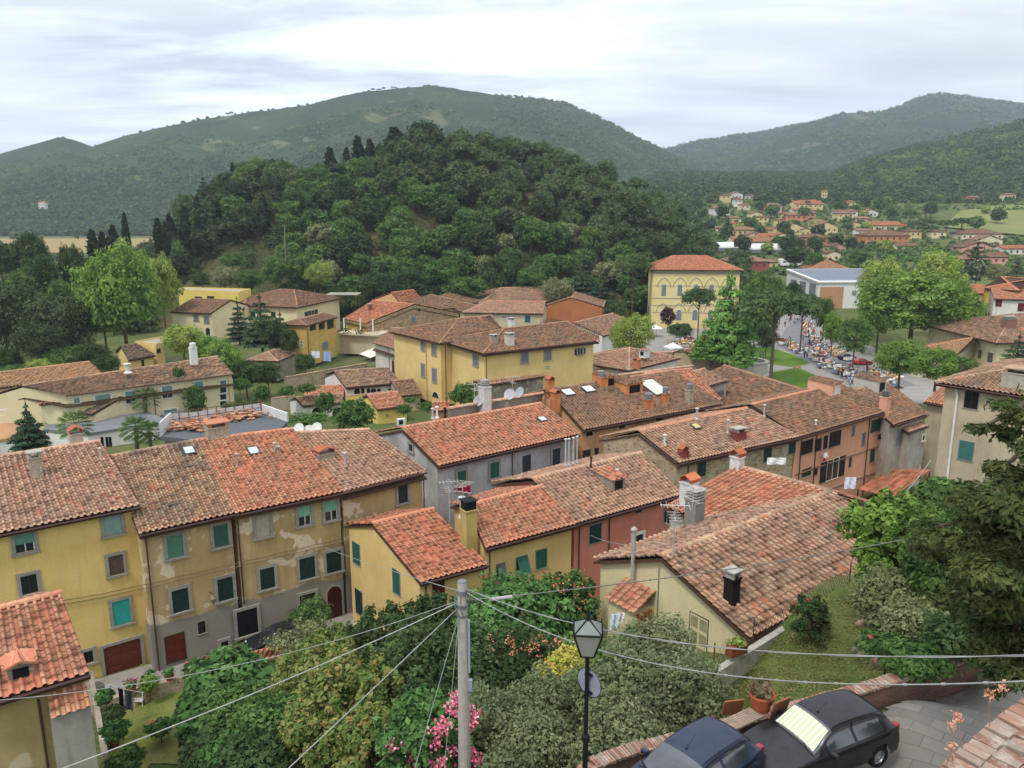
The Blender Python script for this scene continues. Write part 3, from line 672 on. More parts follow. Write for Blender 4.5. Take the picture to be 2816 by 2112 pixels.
knoll, atk = ridge_hill('wooded_knoll', SILK, 345, (225, 250), -33, KN, -.50, .285, 150, 60, .02, 44, 1.55, back=1.2, seed=3, ns=60)
# ---------------------------------------------------------------- trees
def leafmat(name, cols, k=1.42, trans=.28):
    """leaves: uv.x is a random number per leaf, uv.y one per clump"""
    m, t, b = newmat(name); t.nodes.remove(b); o = [n for n in t.nodes if n.type == 'OUTPUT_MATERIAL'][0]
    uv = N(t, 'ShaderNodeUVMap'); s_ = N(t, 'ShaderNodeSeparateXYZ'); L(uv.outputs[0], s_.inputs[0], t)
    oi = N(t, 'ShaderNodeObjectInfo'); a = N(t, 'ShaderNodeMath', operation='MULTIPLY_ADD'); L(s_.outputs[1], a.inputs[0], t); a.inputs[1].default_value = .45
    a2 = N(t, 'ShaderNodeMath', operation='MULTIPLY_ADD'); L(s_.outputs[0], a2.inputs[0], t); a2.inputs[1].default_value = .35; L(a2.outputs[0], a.inputs[2], t)
    m3 = N(t, 'ShaderNodeMath', operation='MULTIPLY'); L(oi.outputs['Random'], m3.inputs[0], t); m3.inputs[1].default_value = .2; L(m3.outputs[0], a2.inputs[2], t)
    gy = lambda c_: tuple((x*.74+sum(c_)/3*.26)*f_ for x, f_ in zip(c_, (1.10, .98, .90)))
    r = ramp(t, [(i/(len(cols)-1), gy(H(c_, k))) for i, c_ in enumerate(cols)]); L(a.outputs[0], r.inputs[0], t)
    d = N(t, 'ShaderNodeBsdfDiffuse'); tr = N(t, 'ShaderNodeBsdfTranslucent'); L(r.outputs[0], d.inputs[0], t)
    hs = N(t, 'ShaderNodeHueSaturation'); hs.inputs['Saturation'].default_value = 1.0; hs.inputs['Value'].default_value = 1.15; L(r.outputs[0], hs.inputs['Color'], t); L(hs.outputs[0], tr.inputs[0], t)
    mx_ = N(t, 'ShaderNodeMixShader'); mx_.inputs[0].default_value = trans; L(d.outputs[0], mx_.inputs[1], t); L(tr.outputs[0], mx_.inputs[2], t); L(mx_.outputs[0], o.inputs[0], t)
    return m
LM = {
 'broad': leafmat('leaves_green', ['29401f', '3a5a28', '4d7030', '618238']),
 'dark': leafmat('leaves_dark', ['20331c', '2c4324', '3a522b', '4c6436'], k=1.6),
 'bright': leafmat('leaves_bright', ['3a591c', '4e7224', '648a2e', '7c9e3c']),
 'lime': leafmat('leaves_lime', ['4e6c20', '648228', '7a9430', '94a444']),
 'brownpine': leafmat('needles_brownish', ['293b24', '374e2d', '465d36', '5a6e42'], k=1.7, trans=.3),
 'pine': leafmat('needles_pine', ['263a22', '354d2a', '435d33', '566b3e'], k=1.7, trans=.3),
 'cypress': leafmat('needles_cypress', ['16241a', '1f3020', '283b26', '34472e'], trans=.15),
 'cedar': leafmat('needles_cedar', ['1d3326', '29442f', '385539', '4c6845'], trans=.2),
 'fir': leafmat('needles_bright_fir', ['2f5a22', '47782c', '5f9336', '7cab48'], trans=.25),
 'olive': leafmat('leaves_olive', ['3c4e2e', '4f6340', '62744c', '7a8866'], trans=.25),
 'grey': leafmat('leaves_grey', ['42522f', '55663e', '68784c', '7e8a62'], trans=.25),
 'plum': leafmat('leaves_plum', ['2a1620', '3c2230', '4a2c3a', '5c3a48'], trans=.2),
 'holm': leafmat('leaves_holm_oak', ['1f2f1b', '2b3e24', '3b4f30', '52603e'], trans=.15),
 'citrus': leafmat('leaves_glossy', ['24421c', '335826', '466c30', '5e823c']),
 'rusty': leafmat('leaves_rust_tipped', ['31501f', '4b6a2a', '6a7a34', '9a7444']),
 'fig': leafmat('leaves_fig', ['264420', '36602c', '4a7a3a', '6a9450']),
 'yellow': leafmat('leaves_yellow_green', ['6a7a18', '8a9a20', 'a0a028', 'b06a2a']),
 'palm': leafmat('leaves_palm', ['2c4a24', '3d5f2c', '557538', '6d8a48']),
 'conifer': leafmat('needles_foreground', ['1e3018', '304624', '445628', '62703a'], k=1.3, trans=.3),
 'magnolia': leafmat('leaves_magnolia', ['1c3320', '2c482a', '4a6040', 'c8c4b0'], trans=.15),
}
BARK = plain('5a4a3c', .95, scale=6, var=.3); BARKG = plain('7a7268', .95, scale=6, var=.3)
def leaves_mesh(name, cen, rad, n, size, mat, parent=None, seed=0, shell=.55, up=.35, aspect=1.6, local=True, squash=1.0, bias=None):
    """n leaf-sized faces spread through lobes (cen, rad); each lobe is uneven so that gaps open between clumps"""
    rg = np.random.default_rng(seed); cen = np.asarray(cen, float); rad = np.asarray(rad, float)
    if rad.ndim == 1: rad = np.repeat(rad[:, None], 3, 1)
    wt = (rad.prod(1))**(2/3); wt /= wt.sum(); li = rg.choice(len(cen), n, p=wt)
    d = rg.normal(size=(n, 3)); d /= np.linalg.norm(d, axis=1)[:, None]; d[:, 2] = np.where((d[:, 2] < -.45), -d[:, 2], d[:, 2])
    rr = shell*.85+(1-shell*.85)*rg.random(n)**.6; ph = li*1.7
    lump = 1+.16*np.sin(d[:, 0]*5+ph)+.16*np.sin(d[:, 1]*6+ph*2.1)+.13*np.sin(d[:, 2]*7+ph*3.3)
    P = cen[li]+d*rad[li]*(rr*lump)[:, None]
    nr = d*np.array([1, 1, 1])+rg.normal(size=(n, 3))*.5+np.array([0, 0, up*.7]); nr /= np.linalg.norm(nr, axis=1)[:, None]
    a = np.cross(nr, rg.normal(size=(n, 3))); a /= np.linalg.norm(a, axis=1)[:, None]; b = np.cross(nr, a)
    s_ = size*(.45+1.15*rg.random(n)**1.4)[:, None]; a = a*s_*aspect*.5; b = b*s_*.5
    V = np.stack([P-a, P-b*.9+a*.1, P+a, P+b], 1).reshape(-1, 3); F = np.arange(4*n).reshape(n, 4)
    clump = rg.random(len(cen)*7)[(li*7+(d[:, 0] > 0)+2*(d[:, 1] > 0)+3*(d[:, 2] > .3)) % (len(cen)*7)]
    hv = np.clip(clump, 0, 1)
    uv = np.repeat(np.stack([rg.random(n), hv], -1), 4, 0)
    return mk(name, V, F, mat, parent, uv=uv, local=local)
def trunk_mesh(parent, h, r, cen, mat=BARK, h0=0., lean=0., nl=6, name='trunk'):
    g = G(); top = Vector((lean, 0, h)); g.tube([Vector((0, 0, -.6)), Vector((0, 0, h0)), Vector((lean*.4, 0, h*.5)), top], [r*1.25, r*1.1, r*.85, r*.55], 8)
    cs = list(cen); random.shuffle(cs)
    for c_ in cs[:nl]:
        c_ = Vector(c_); s_ = Vector((lean*.5, 0, h*random.uniform(.55, .98))); m_ = s_.lerp(c_, .5)+Vector((0, 0, random.uniform(-.02, .06)*h)); g.tube([s_, m_, c_], [r*.5, r*.32, r*.12], 5)
    return g.build(name, mat, parent, local=True)
def lobes(n, rx, rz, z0, seed, top=1.0, spread=.68, lr=(.26, .44)):
    rg = random.Random(seed); cs, rs = [], []
    for i in range(n):
        a = 2.4*i+rg.uniform(-.4, .4); t = (i+.5)/n; zz = -1+2*t; q = sqrt(max(0, 1-zz*zz))
        k = rg.uniform(.75, 1.05); cs.append((cos(a)*q*rx*spread*k, sin(a)*q*rx*spread*k, z0+zz*rz*spread*k*top)); r_ = rg.uniform(*lr); rs.append((rx*r_, rx*r_, rz*r_*.95))
    return cs, rs
def tree(kind, h, rx, seed, n=2500, size=.3, mat='broad', name='tree', th=None, bark=BARK, nl=7, loc=(0, 0, 0), label=None, cat='tree', group=None):
    """kinds: round, pine (umbrella), cypress, conifer (tiers), bush, spire; crown and trunk are parts"""
    T = thing(name, loc, label, cat, group); m = LM[mat]; s_ = random.Random(seed)
    mk_ = lambda cs, rs, **k: leaves_mesh('crown' if cat != 'shrub' else 'foliage', cs, rs, n, size, m, T, seed, **k)
    if kind == 'round':
        th = th if th is not None else h*.14; rz = (h-th)/2; cs, rs = lobes(nl*3, rx, rz, th+rz, seed); mk_(cs, rs, shell=.45); trunk_mesh(T, th+rz*.8, max(.12, h*.022), cs, bark)
    elif kind == 'pine':
        th = th if th is not None else h*.62; rz = (h-th); cs, rs = [], []
        for i in range(nl*2):
            a = 2.4*i; q = sqrt((i+.5)/(nl*2)); cs.append((cos(a)*q*rx*.78, sin(a)*q*rx*.78, th+rz*(.62-.35*q*q)+s_.uniform(-.05, .05)*rz)); rs.append((rx*.33, rx*.33, rz*.33))
        mk_(cs, rs, shell=.4, up=.8); trunk_mesh(T, th+rz*.3, max(.18, h*.02), cs, bark, nl=9)
    elif kind == 'cypress':
        cs, rs = [], []
        for i in range(9):
            t = i/8; w_ = rx*(sin(pi*min(1, .22+t*.80))**.7)*.85; cs.append((s_.uniform(-.12, .12)*rx, s_.uniform(-.12, .12)*rx, h*(.07+t*.86))); rs.append((w_, w_, h*.085))
        mk_(cs, rs, shell=.6, up=1.2, aspect=2.2); trunk_mesh(T, h*.5, max(.12, h*.02), cs[:2], bark, nl=0)
    elif kind == 'conifer':
        cs, rs = [], []; nt_ = 9
        for i in range(nt_):
            t = i/(nt_-1); R_ = rx*(1-t)**(.45 if mat == 'fir' else .8)+rx*.06; zz = h*(.12+.84*t); k = max(1, int(7*(1-t))+1)
            for j in range(k):
                a = 2*pi*j/k+i*.7+s_.uniform(-.3, .3); q = s_.uniform(.45, .66) if k > 1 else 0; cs.append((cos(a)*R_*q, sin(a)*R_*q, zz-R_*q*.18)); rs.append((R_*.42, R_*.42, h*(.07 if mat == 'fir' else .035)))
        mk_(cs, rs, shell=.3, up=1.0, aspect=2.4); trunk_mesh(T, h*.93, max(.12, h*.018), cs, bark, nl=10)
    elif kind == 'bush':
        cs, rs = lobes(nl, rx, h*.5, h*.5, seed, lr=(.45, .62)); mk_(cs, rs, shell=.5); trunk_mesh(T, h*.5, max(.03, h*.02), cs, bark, nl=5, name='stem')
    elif kind == 'wild':     # sparse crown with shoots standing out of it
        th = h*.15 if th is None else th; rz = (h-th)/2; cs, rs = lobes(nl*2, rx, rz, th+rz, seed, lr=(.22, .36), spread=.72)
        for i in range(nl*3):
            a = s_.uniform(0, 2*pi); q = s_.uniform(.15, .85)*rx; cs.append((cos(a)*q, sin(a)*q, th+rz*1.05+rz*.75*sqrt(max(0, 1-(q/rx)**2)))); rs.append((rx*.09, rx*.09, rz*.26))
        mk_(cs, rs, shell=.35); trunk_mesh(T, th+rz, max(.08, h*.02), cs, bark, nl=10)
    return T
PLACED = []
def place(T, loc, s=1.0, rz=None, label=None, sz=None, group=None):
    """moves the first one, copies it afterwards"""
    if not T.get('_used'):
        T['_used'] = 1; o = T; freeze(T)
    else: o = copy_tree(T)
    o.location = loc; o.rotation_euler = (0, 0, random.uniform(0, 6.28) if rz is None else rz); o.scale = (s, s, sz or s)
    if label: o['label'] = label
    if group: o['group'] = group
    PLACED.append(o); return o
def onground(px, py, z0=None, dz=0, Y=None):
    """point of the ground seen at a pixel"""
    d = D(px, py)
    if Y is not None: return (d[0]/d[1]*Y, Y, gz(d[0]/d[1]*Y, Y)+dz)
    ys = np.concatenate([np.arange(8, 120, .5), np.geomspace(120, 3500, 400)]); xs = ys*d[0]/d[1]; zz = ground(xs, ys)-ys*d[2]/d[1]
    i = np.argmax(zz > 0); i = i if zz[i] > 0 else len(ys)-1
    return (xs[i], ys[i], float(ground(xs[i:i+1], ys[i:i+1])[0])+dz)
# ================================================================ the near rows of houses
Y1 = plaster('dec27a', 'd2b46c', stain=.32); OCH = plaster('bba276', 'aa9066', 'd0bfa2', '8b857a', .6, peel_lo=.555, zbase=-26.6)
Y3 = plaster('dcbe80', 'ceae70', stain=.25); RED = plaster('ca8470', 'bc7662', stain=.25); GRW = plaster('b9b9ba', '8f8e88', 'a8a094', None, .5, peel_lo=.62)
GRP = plaster('9b9283', '7d7467', 'b5ab98', None, .6); ORG = plaster('d6a87c', 'c8986c', stain=.3); SAL = plaster('dea88a', 'd49c80', stain=.2)
CRM = plaster('d6c9a0', 'cabd94', 'ab9c74', None, .2, peel_lo=.70); BEI = plaster('b9ac92', 'a4977f', '9a8e7c', None, .35, peel_lo=.66); GWS = plaster('b3ada3', '948b7d', 'a09076', None, .6, peel_lo=.6)
STN = stone('rubble_stone', ['8d7d62', 'a3926f', '7a6a52', 'b5a585', '93714f'], 2.6); STN2 = stone('brick_and_stone', ['8f6a4c', 'a5835d', 'b59a74', '7c6248', 'a07050'], 1.6, 'a89678')
ORW = plaster('b0704a', 'a26642', stain=.3); YEL = plaster('dac082', 'ceb274', stain=.15); YEP = plaster('dcc670', 'd0b964', stain=.12); WHT = plaster('cfcac0', 'bdb6a8', stain=.3); CREAM = plaster('dccfa8', 'd2c49c', stain=.15)
WHH = plaster('dcd9d2', 'd0ccc4', stain=.12); BEIG = plaster('c2b89c', 'b3a88c', '9c927c', None, .3, peel_lo=.66); PAL = plaster('cfc39e', 'bfb28c', stain=.25); BLK = stone('concrete_blocks', ['8e8878', '9a9484', '868070', 'a39c8a'], 3.2, '77725f', squash=2)

h1 = house('bright yellow three-storey house with a big garage door, left end of the street', (-200, 1509), (386, 1392), -18.7, Y1, 'pink', ridge=((-200, 1288), (275, 1215)), slope=.35, zg=-30.6)
win(h1, 'f', (41, 1468, 95, 1517), 'rh', 's', ROLG); win(h1, 'f', (286, 1417, 334, 1469), 'r', 's', plain('7f9c94', .6)); win(h1, 'f', (299, 1526, 340, 1579), 'r', 's', plain('5a4640', .7))
win(h1, 'f', (58, 1580, 103, 1632), 'd', 's'); win(h1, 'f', (310, 1649, 358, 1716), 'r', 's', TURQ); win(h1, 'f', (231, 1789, 256, 1822), 'd', 's', DARK)
win(h1, 'f', (287, 1766, 391, 1852), 'b', 's', DOORB, name='garage_door', label='brown panelled wooden garage door'); win(h1, 'f', (-110, 1500, -60, 1560), 'r', 's'); win(h1, 'f', (-100, 1620, -50, 1690), 'r', 's')
pipe(h1, 'f', (372, 1404)); 
h2a = house('peeling ochre terraced house with mossy roof beside the bright yellow house', (383, 1471), (647, 1413), -20, OCH, 'old', ridge=((305, 1257), (545, 1212)), zg=-30.6)
h2b = house('peeling ochre terraced house with two roof windows, middle of the ochre row', (647, 1415), (945, 1354), -20, OCH, 'orange', ridge=((545, 1212), (806, 1181)), zg=-30.6)
h2c = house('peeling ochre terraced house at the right end of the ochre row, arched red door', (945, 1354), (1174, 1297), -20, OCH, 'pink', ridge=((806, 1192), (1015, 1183)), zg=-30.6)
win(h2a, 'f', (459, 1470, 503, 1532), 'r', 's', plain('4f7d6a', .6)); win(h2a, 'f', (587, 1442, 627, 1502), 'r', 's', plain('36584f', .6)); win(h2a, 'f', (473, 1619, 519, 1681), 'G', 's'); win(h2a, 'f', (598, 1588, 641, 1649), 'G', 's')
win(h2a, 'f', (456, 1745, 509, 1817), 'b', None, plain('54241a', .5), name='door', label='low brown double door'); win(h2a, 'f', (544, 1708, 565, 1742), 'd', None, DARK); win(h2a, 'f', (607, 1762, 627, 1776), 'd', 's', DARK, name='vent')
win(h2b, 'f', (704, 1417, 742, 1475), 'r', 's', plain('a59a86', .8)); win(h2b, 'f', (820, 1391, 855, 1443), 'rh', 's', ROLP); win(h2b, 'f', (893, 1376, 927, 1429), 'rh', 's', ROLP)
win(h2b, 'f', (715, 1561, 755, 1618), 'G', 's'); win(h2b, 'f', (823, 1532, 866, 1590), 'G', 's'); win(h2b, 'f', (897, 1516, 938, 1572), 'G', 's')
win(h2b, 'f', (652, 1675, 709, 1745), 'b', 's', BLACK, name='garage_door', label='black garage door in a white frame'); win(h2b, 'f', (825, 1632, 869, 1705), 'b', 's', plain('35201a', .6), name='door'); win(h2b, 'f', (901, 1612, 940, 1697), 'archdoor', 's', DOORR, name='door', label='dark red arched door')
win(h2c, 'f', (1094, 1330, 1120, 1382), 'G', 's', plain('2a3236', .6))
pipe(h2a, 'f', (400, 1480)); pipe(h2a, 'f', (640, 1420), zb=-26.8); pipe(h2c, 'f', (1163, 1304)); pipe(h2b, 'f', (652, 1420), zb=-26.8)
skylight(h2b, 528-8, 1246, .8, 1.0); skylight(h2b, 697, 1247, .8, 1.0); skylight(h2c, 831, 1253, .7, .7, plain('a08070', .5))
flue(h2b, 757, 1250, .9); flue(h2b, 766, 1256, .8, .11, MORTAR); chimney(h2c, 893, 1263, 1.3, .9, .5, MORTAR, 'tiles'); flue(h2c, 950, 1288, 1.2); flue(h2b, 653, 1285, 1.0, .1, MORTAR); chimney(h1, 102, 1310, .7, .6, 1.3, MORTAR, 'slab')
chimney(h2b, 598, 1200, 1.6, 1.2, .8, MORTAR, 'slab', capm=tilemat('bright')); flue(h1, 278, 1264, .8, .06)
g = G()
for dz in (0, -.25):
    a_ = hit(h1, 'f', 170, 1650)+face(h1, 'f')[2]*.1; b_ = hit(h1, 'f', 385, 1608)+face(h1, 'f')[2]*.1; g.tube([a_+Vector((0, 0, dz)), (a_+b_)/2+Vector((0, 0, dz-.08)), b_+Vector((0, 0, dz))], .025, 4)
    a2_ = hit(h2a, 'f', 386, 1608)+face(h2a, 'f')[2]*.1; b2_ = hit(h2b, 'f', 944, 1478)+face(h2b, 'f')[2]*.1
    g.tube([a2_+(b2_-a2_)*(i/12)+Vector((0, 0, dz-.06*(i % 2))) for i in range(13)], .025, 4)
tag(g.build('facade_cables', plain('6a5c48', .9)), 'pair of cables running along the yellow and ochre facades', 'cable')

h3a = house('pale yellow house with bright orange lower roof and green shutters on its gable', (1157, 1603), (1342, 1553), -23, Y3, 'bright', ridge=((1024, 1441), (1192, 1401)), zg=-30, backz=-22.4)
h3b = house('pale yellow house with a black-topped yellow chimney beside the red house', (1336, 1509), (1588, 1442), -22, Y3, 'orange', ridge=((1285, 1392), (1491, 1338)), zg=-30, backz=-22.2)
h4 = house('brick red house with dark green shutters in the middle row', (1588, 1440), (1876, 1362), -22, RED, 'pink', ridge=((1462, 1318), (1762, 1246)), zg=-30)
win(h3a, 'l', (971, 1494, 990, 1550), 'g'); win(h3a, 'l', (979, 1624, 997, 1688), 'g', None, SHD); win(h3a, 'l', (1081, 1568, 1100, 1632), 'g')
win(h3a, 'f', (1191, 1596, 1221, 1670), 'b', None, plain('4a1c14', .5), name='door')
win(h3b, 'f', (1365, 1550, 1387, 1597), 'T', None, plain('4b5a56', .6)); win(h3b, 'f', (1420, 1530, 1449, 1575), 'T', None, SHG); win(h3b, 'f', (1474, 1511, 1503, 1562), 'G', None, plain('2b5a48', .6))
win(h4, 'f', (1621, 1442, 1653, 1492), 'G', None, plain('1d3a3a', .6)); win(h4, 'f', (1740, 1470, 1767, 1489), 'G', 'w'); win(h4, 'f', (1749, 1401, 1763, 1409), 'd', None, DARK, name='vent'); win(h4, 'f', (1826, 1398, 1843, 1435), 'G')
chimney(h3a, 1290, 1500, .85, .8, 2.6, plaster('b8a466', '9c8850', stain=.6), 'black'); pipe(h3a, 'f', (1170, 1606)); pipe(h4, 'f', (1675, 1424)); pipe(h3b, 'f', (1345, 1512)); pipe(h4, 'f', (1592, 1442))
flue(h3b, 1270, 1420, 1.4, .14, ANTM); antenna(h3b, 1236, 1425, 2.8, .2); antenna(h3b, 1274, 1440, 3.0, 1.2)
# dormer of the red house
def dormer(h, x, y, w_=1.5, ht=1.1, l=2.2, wall=None, tile='pink', glass=None, name='dormer', mono=False):
    p = onroof(h, x, y); e = h.e; s_ = (h.R1-h.A); s_ -= e*s_.dot(e); s_.z = 0; s_.normalize(); z = Vector((0, 0, 1)); sl = (h.R1.z-h.A.z)/max(.1, (h.R1-h.A).dot(s_))
    g = G(); a = p-e*w_/2-z*.3; b = p+e*w_/2-z*.3; A_, B_ = a+z*(ht+.3), b+z*(ht+.3); back = s_*l
    if mono: A2, B2 = A_+back+z*.15, B_+back+z*.15
    pk = (A_+B_)/2+z*w_*.18
    if not mono:
        g.add([a, b, B_, pk, A_, a+back, b+back, B_+back, pk+back, A_+back], [(0, 1, 2, 3, 4), (1, 6, 7, 2), (0, 4, 9, 5), (5, 9, 8, 7, 6)])
    else: g.add([a, b, B_, A_, a+back, b+back, B2, A2], [(0, 1, 2, 3), (1, 5, 6, 2), (0, 3, 7, 4), (4, 7, 6, 5), (3, 2, 6, 7)])
    o = g.build(name, wall or GRP, h.roof)
    f_ = -s_*.18
    if not mono:
        for q0, sgn in ((A_, -1), (B_, 1)):
            E0 = q0+e*sgn*.18+f_-z*.06; P0 = pk+f_; E1 = q0+e*sgn*.18+back-z*.06; P1 = pk+back
            k = mk('dormer_roof', [P0+z*.02, P1+z*.02, E1+z*.02, E0+z*.02, P0+z*.12, P1+z*.12, E1+z*.12, E0+z*.12], [(0, 1, 2, 3), (7, 6, 5, 4), (0, 3, 7, 4), (3, 2, 6, 7), (1, 5, 6, 2)], tilemat(tile), h.roof, uv=[(i*.7, i*.45) for i in range(8)])
    else:
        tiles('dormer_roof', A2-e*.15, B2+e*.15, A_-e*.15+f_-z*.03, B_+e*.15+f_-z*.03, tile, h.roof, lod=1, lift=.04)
    g = G(); rect(g, (a+b)/2+z*(.3+ht*.5), e, -s_, w_*.62, ht*.7, -.01, .03); g.build('dormer_window', glass or DARK, h.roof)
    return o
dormer(h4, 1701, 1350, 1.3, 1.0, 2.6, GRP, 'orange', mono=True); flue(h4, 1697, 1308, .5); flue(h4, 1625, 1290, 1.0, .07, BRN)
for i, (x, y) in enumerate([(1555, 1278), (1564, 1277), (1576, 1274), (1586, 1270)]): flue(h4, x, y, 2.1, .07, ANTM, back=False)

h5 = house('grey and white plastered house with green shutters and red window flowers', (1207, 1283), (1595, 1195), -21, GRW, 'orange', ridge=((1103, 1178), (1487, 1110)), zg=-30.5)
win(h5, 'f', (1257, 1294, 1280, 1336), 'G', 's', SHG); win(h5, 'f', (1347, 1271, 1371, 1313), 'G', 's', SHG); win(h5, 'f', (1437, 1252, 1459, 1296), 'G', None, plain('2f3a3e', .6)); win(h5, 'f', (1518, 1233, 1539, 1277), 'G', 's', plain('2f3a3e', .6))
win(h5, 'l', (1127, 1222, 1136, 1240), 'd', 's', DARK); skylight(h5, 1490, 1158, .9, .8); pipe(h5, 'f', (1408, 1240)); flue(h5, 1190, 1150, .9, .09, ANTM); flue(h5, 1202, 1148, 1.0, .1, WHITE); flue(h5, 1224, 1146, .8, .09, BLACK)
chimney(h5, 1334, 1128, .9, .9, 2.3, plain('bdbab4', .8), 'rings', capm=plain('8f8c88', .8))
g = G()
for i in range(60):
    p = hit(h5, 'f', random.uniform(1256, 1288), random.uniform(1334, 1349))+face(h5, 'f')[2]*random.uniform(.1, .35); s_ = .14; g.box(p, (s_, s_, s_), random.random()*3)
g.build('window_flowers', plain('a3103c', .8), h5.T)
h6 = house('long orange house with skylights and an orange dormer, behind the grey and white house', (1605, 1184), (1990, 1112), -21, ORG, 'brown', ridge=((1504, 1073), (1850, 1020)), zg=-31)
win(h6, 'f', (1611, 1183, 1630, 1198), 'arch', 'w', DARK); win(h6, 'f', (1701, 1167, 1718, 1176), 'arch', 'w', DARK); win(h6, 'f', (1804, 1144, 1822, 1152), 'arch', 'w', DARK); win(h6, 'f', (1602, 1237, 1624, 1258), 'd', None, BRN); win(h6, 'f', (1635, 1232, 1645, 1251), 'G', None)
skylight(h6, 1561, 1084, 1.3, 1.2, plain('c8ced2', .1, 0, 1, 1)); skylight(h6, 1617, 1075, 1.3, 1.2, plain('c8ced2', .1, 0, 1, 1)); skylight(h6, 1797, 1070, 2.2, 3.2, plain('b9c0a8', .2, 0, 1, .8))
dormer(h6, 1745, 1084, 2.4, 1.2, 3.2, plaster('cf8a58'), 'brown', mono=True); dormer(h6, 1680, 1064, 1.3, 1.1, 2.5, plaster('cf8a58'), 'brown', mono=True)
OB = plaster('c98254', 'a8673f', stain=.5)
chimney(h6, 1527, 1114, .8, .7, 1.1, OB, 'tiles'); chimney(h6, 1500, 1085, .7, .7, 1.0, OB, 'tiles', P=h6.R1+Vector((.3, .3, -.1))); chimney(h6, 1783, 1122, .9, .7, .9, OB, 'rings'); chimney(h6, 1829, 1105, .7, .6, .9, OB, 'rings'); chimney(h6, 1654, 1060, .7, .7, .9, OB, 'rings'); chimney(h6, 1895, 1110, .7, .7, 1.5, MORTAR, 'rings')
h7 = house('rubble stone house with red-based chimneys between the red house and the salmon flats', (1868, 1275), (2199, 1203), -21, STN, 'pink', ridge=((1754, 1186), (2053, 1123)), zg=-30.5, rk='bright')
win(h7, 'f', (1917, 1268, 1940, 1310), 'G', None, plain('1c3a34', .6)); win(h7, 'f', (2100, 1230, 2121, 1269), 'G', None, plain('1c3a34', .6)); win(h7, 'f', (2169, 1215, 2187, 1247), 'G', None, plain('2c3a3a', .6)); win(h7, 'f', (2021, 1246, 2034, 1256), 'd', None, DARK)
pipe(h7, 'f', (1892, 1273)); pipe(h7, 'f', (2040, 1240)); chimney(h7, 2030, 1208, 1.2, .8, .7, plain('7a3c38', .8), 'slab'); flue(h7, 2001, 1190, 1.2, .09); flue(h7, 1827, 1224, .9, .09, WFR); chimney(h7, 1878, 1260, .7, .5, .6, plain('7a3c38', .8), 'tiles'); flue(h7, 1891, 1262, .6, .08, REDSH); flue(h7, 1916, 1152, 1.0, .1); skylight(h7, 1912, 1178, .8, .8, plain('b5a26a', .6))
h8 = house('salmon orange apartment house with laundry at its windows', (2200, 1203), (2442, 1132), -21, SAL, 'brown', ridge=((2065, 1114), (2310, 1056)), zg=-30.5, rk='bright')
for b_ in ((2204, 1211, 2234, 1247), (2240, 1207, 2258, 1240), (2264, 1199, 2275, 1233), (2281, 1186, 2311, 1226)): win(h8, 'f', b_, 'G', None, plain('241c1c', .6))
for b_ in ((2343, 1172, 2350, 1198), (2370, 1191, 2379, 1225)): win(h8, 'f', b_, 'd', None, GREY2)
win(h8, 'f', (2395, 1154, 2420, 1186), 'G', None, plain('22443a', .6)); win(h8, 'f', (2392, 1234, 2404, 1270), 'G', None, plain('22443a', .6)); win(h8, 'f', (2334, 1259, 2341, 1284), 'd', None, REDSH); win(h8, 'f', (2273, 1263, 2305, 1317), 'o', None, plain('241c1c', .6), name='balcony_door'); win(h8, 'f', (2205, 1288, 2230, 1310), 'd'); win(h8, 'f', (2236, 1284, 2247, 1306), 'G', None, BLACK)
pipe(h8, 'f', (2391, 1150)); pipe(h8, 'f', (2245, 1196)); pipe(h8, 'f', (2203, 1206)); chimney(h8, 2431, 1130, .8, .8, 1.5, SAL, 'rings', capm=plain('5d5e60', .8)); dormer(h8, 2300, 1090, 1.7, 1.4, 3.0, SAL, 'brown', glass=WFR, mono=True); flue(h8, 2101, 1144, 1.1, .08); flue(h8, 2243, 1170, .5, .08, WHITE)
g = G(); p = hit(h8, 'f', 2436, 1150); P_, t_, n_ = face(h8, 'f'); g.obox(Vector((p.x, p.y, -30.5))-t_*.4, t_*.8, n_*.35, Vector((0, 0, 9.3))); g.build('buttress', SAL, h8.T)
g = G()
for z_ in (-25.0, -27.9): a_ = h8.a; g.obox(Vector((h8.a.x, h8.a.y, z_))+t_*.2, t_*((h8.b-h8.a).length-.6), n_*.07, Vector((0, 0, .14)))
g.build('string_course', plain('8a6a58', .9), h8.T)
h11 = house('narrow grey plastered house with dark roof behind the salmon flats', (2457, 1170), (2552, 1140), -22, GWS, 'brown', ridge=((2347, 1075), (2441, 1054)), zg=-30.5)
win(h11, 'f', (2467, 1180, 2481, 1221), 'G', None, GREY2); dormer(h11, 2424, 1082, 1.8, 1.5, 3.0, plain('b0aca2', .8), 'brown', mono=True)
h13 = house('low house with red-brown roof against the tall beige house', (2540, 1105), (2604, 1117), -21.5, BEI, 'orange', depth=9, zg=-30.5, hipL=False)
h11b = house('small stained plaster outbuilding with a tiny tiled roof beside the orange canopy', (2500, 1190), (2553, 1172), -23.2, GWS, 'pink', depth=3.0, mono=True, zg=-30.5, ov=.2)
win(h11b, 'f', (2535, 1198, 2541, 1210), 'd', 'w', DARK)
h12 = house('tall beige plastered house with an open dark window and a faded green shutter', (2571, 1053), (2816, 1091), -14, BEI, 'old', depth=15, hipL=True, hipR=True, slope=.30, zg=-31, ov=.6, A=W(2571, 1053, -14), B=Vector(W(2571, 1053, -14))+(Vector(W(2816, 1091, -14))-Vector(W(2571, 1053, -14)))*2.1)
win(h12, 'f', (2652, 1075, 2691, 1124), 'd', None, BLACK); win(h12, 'f', (2636, 1213, 2677, 1266), 'G', None, plain('3a6a64', .6)); 
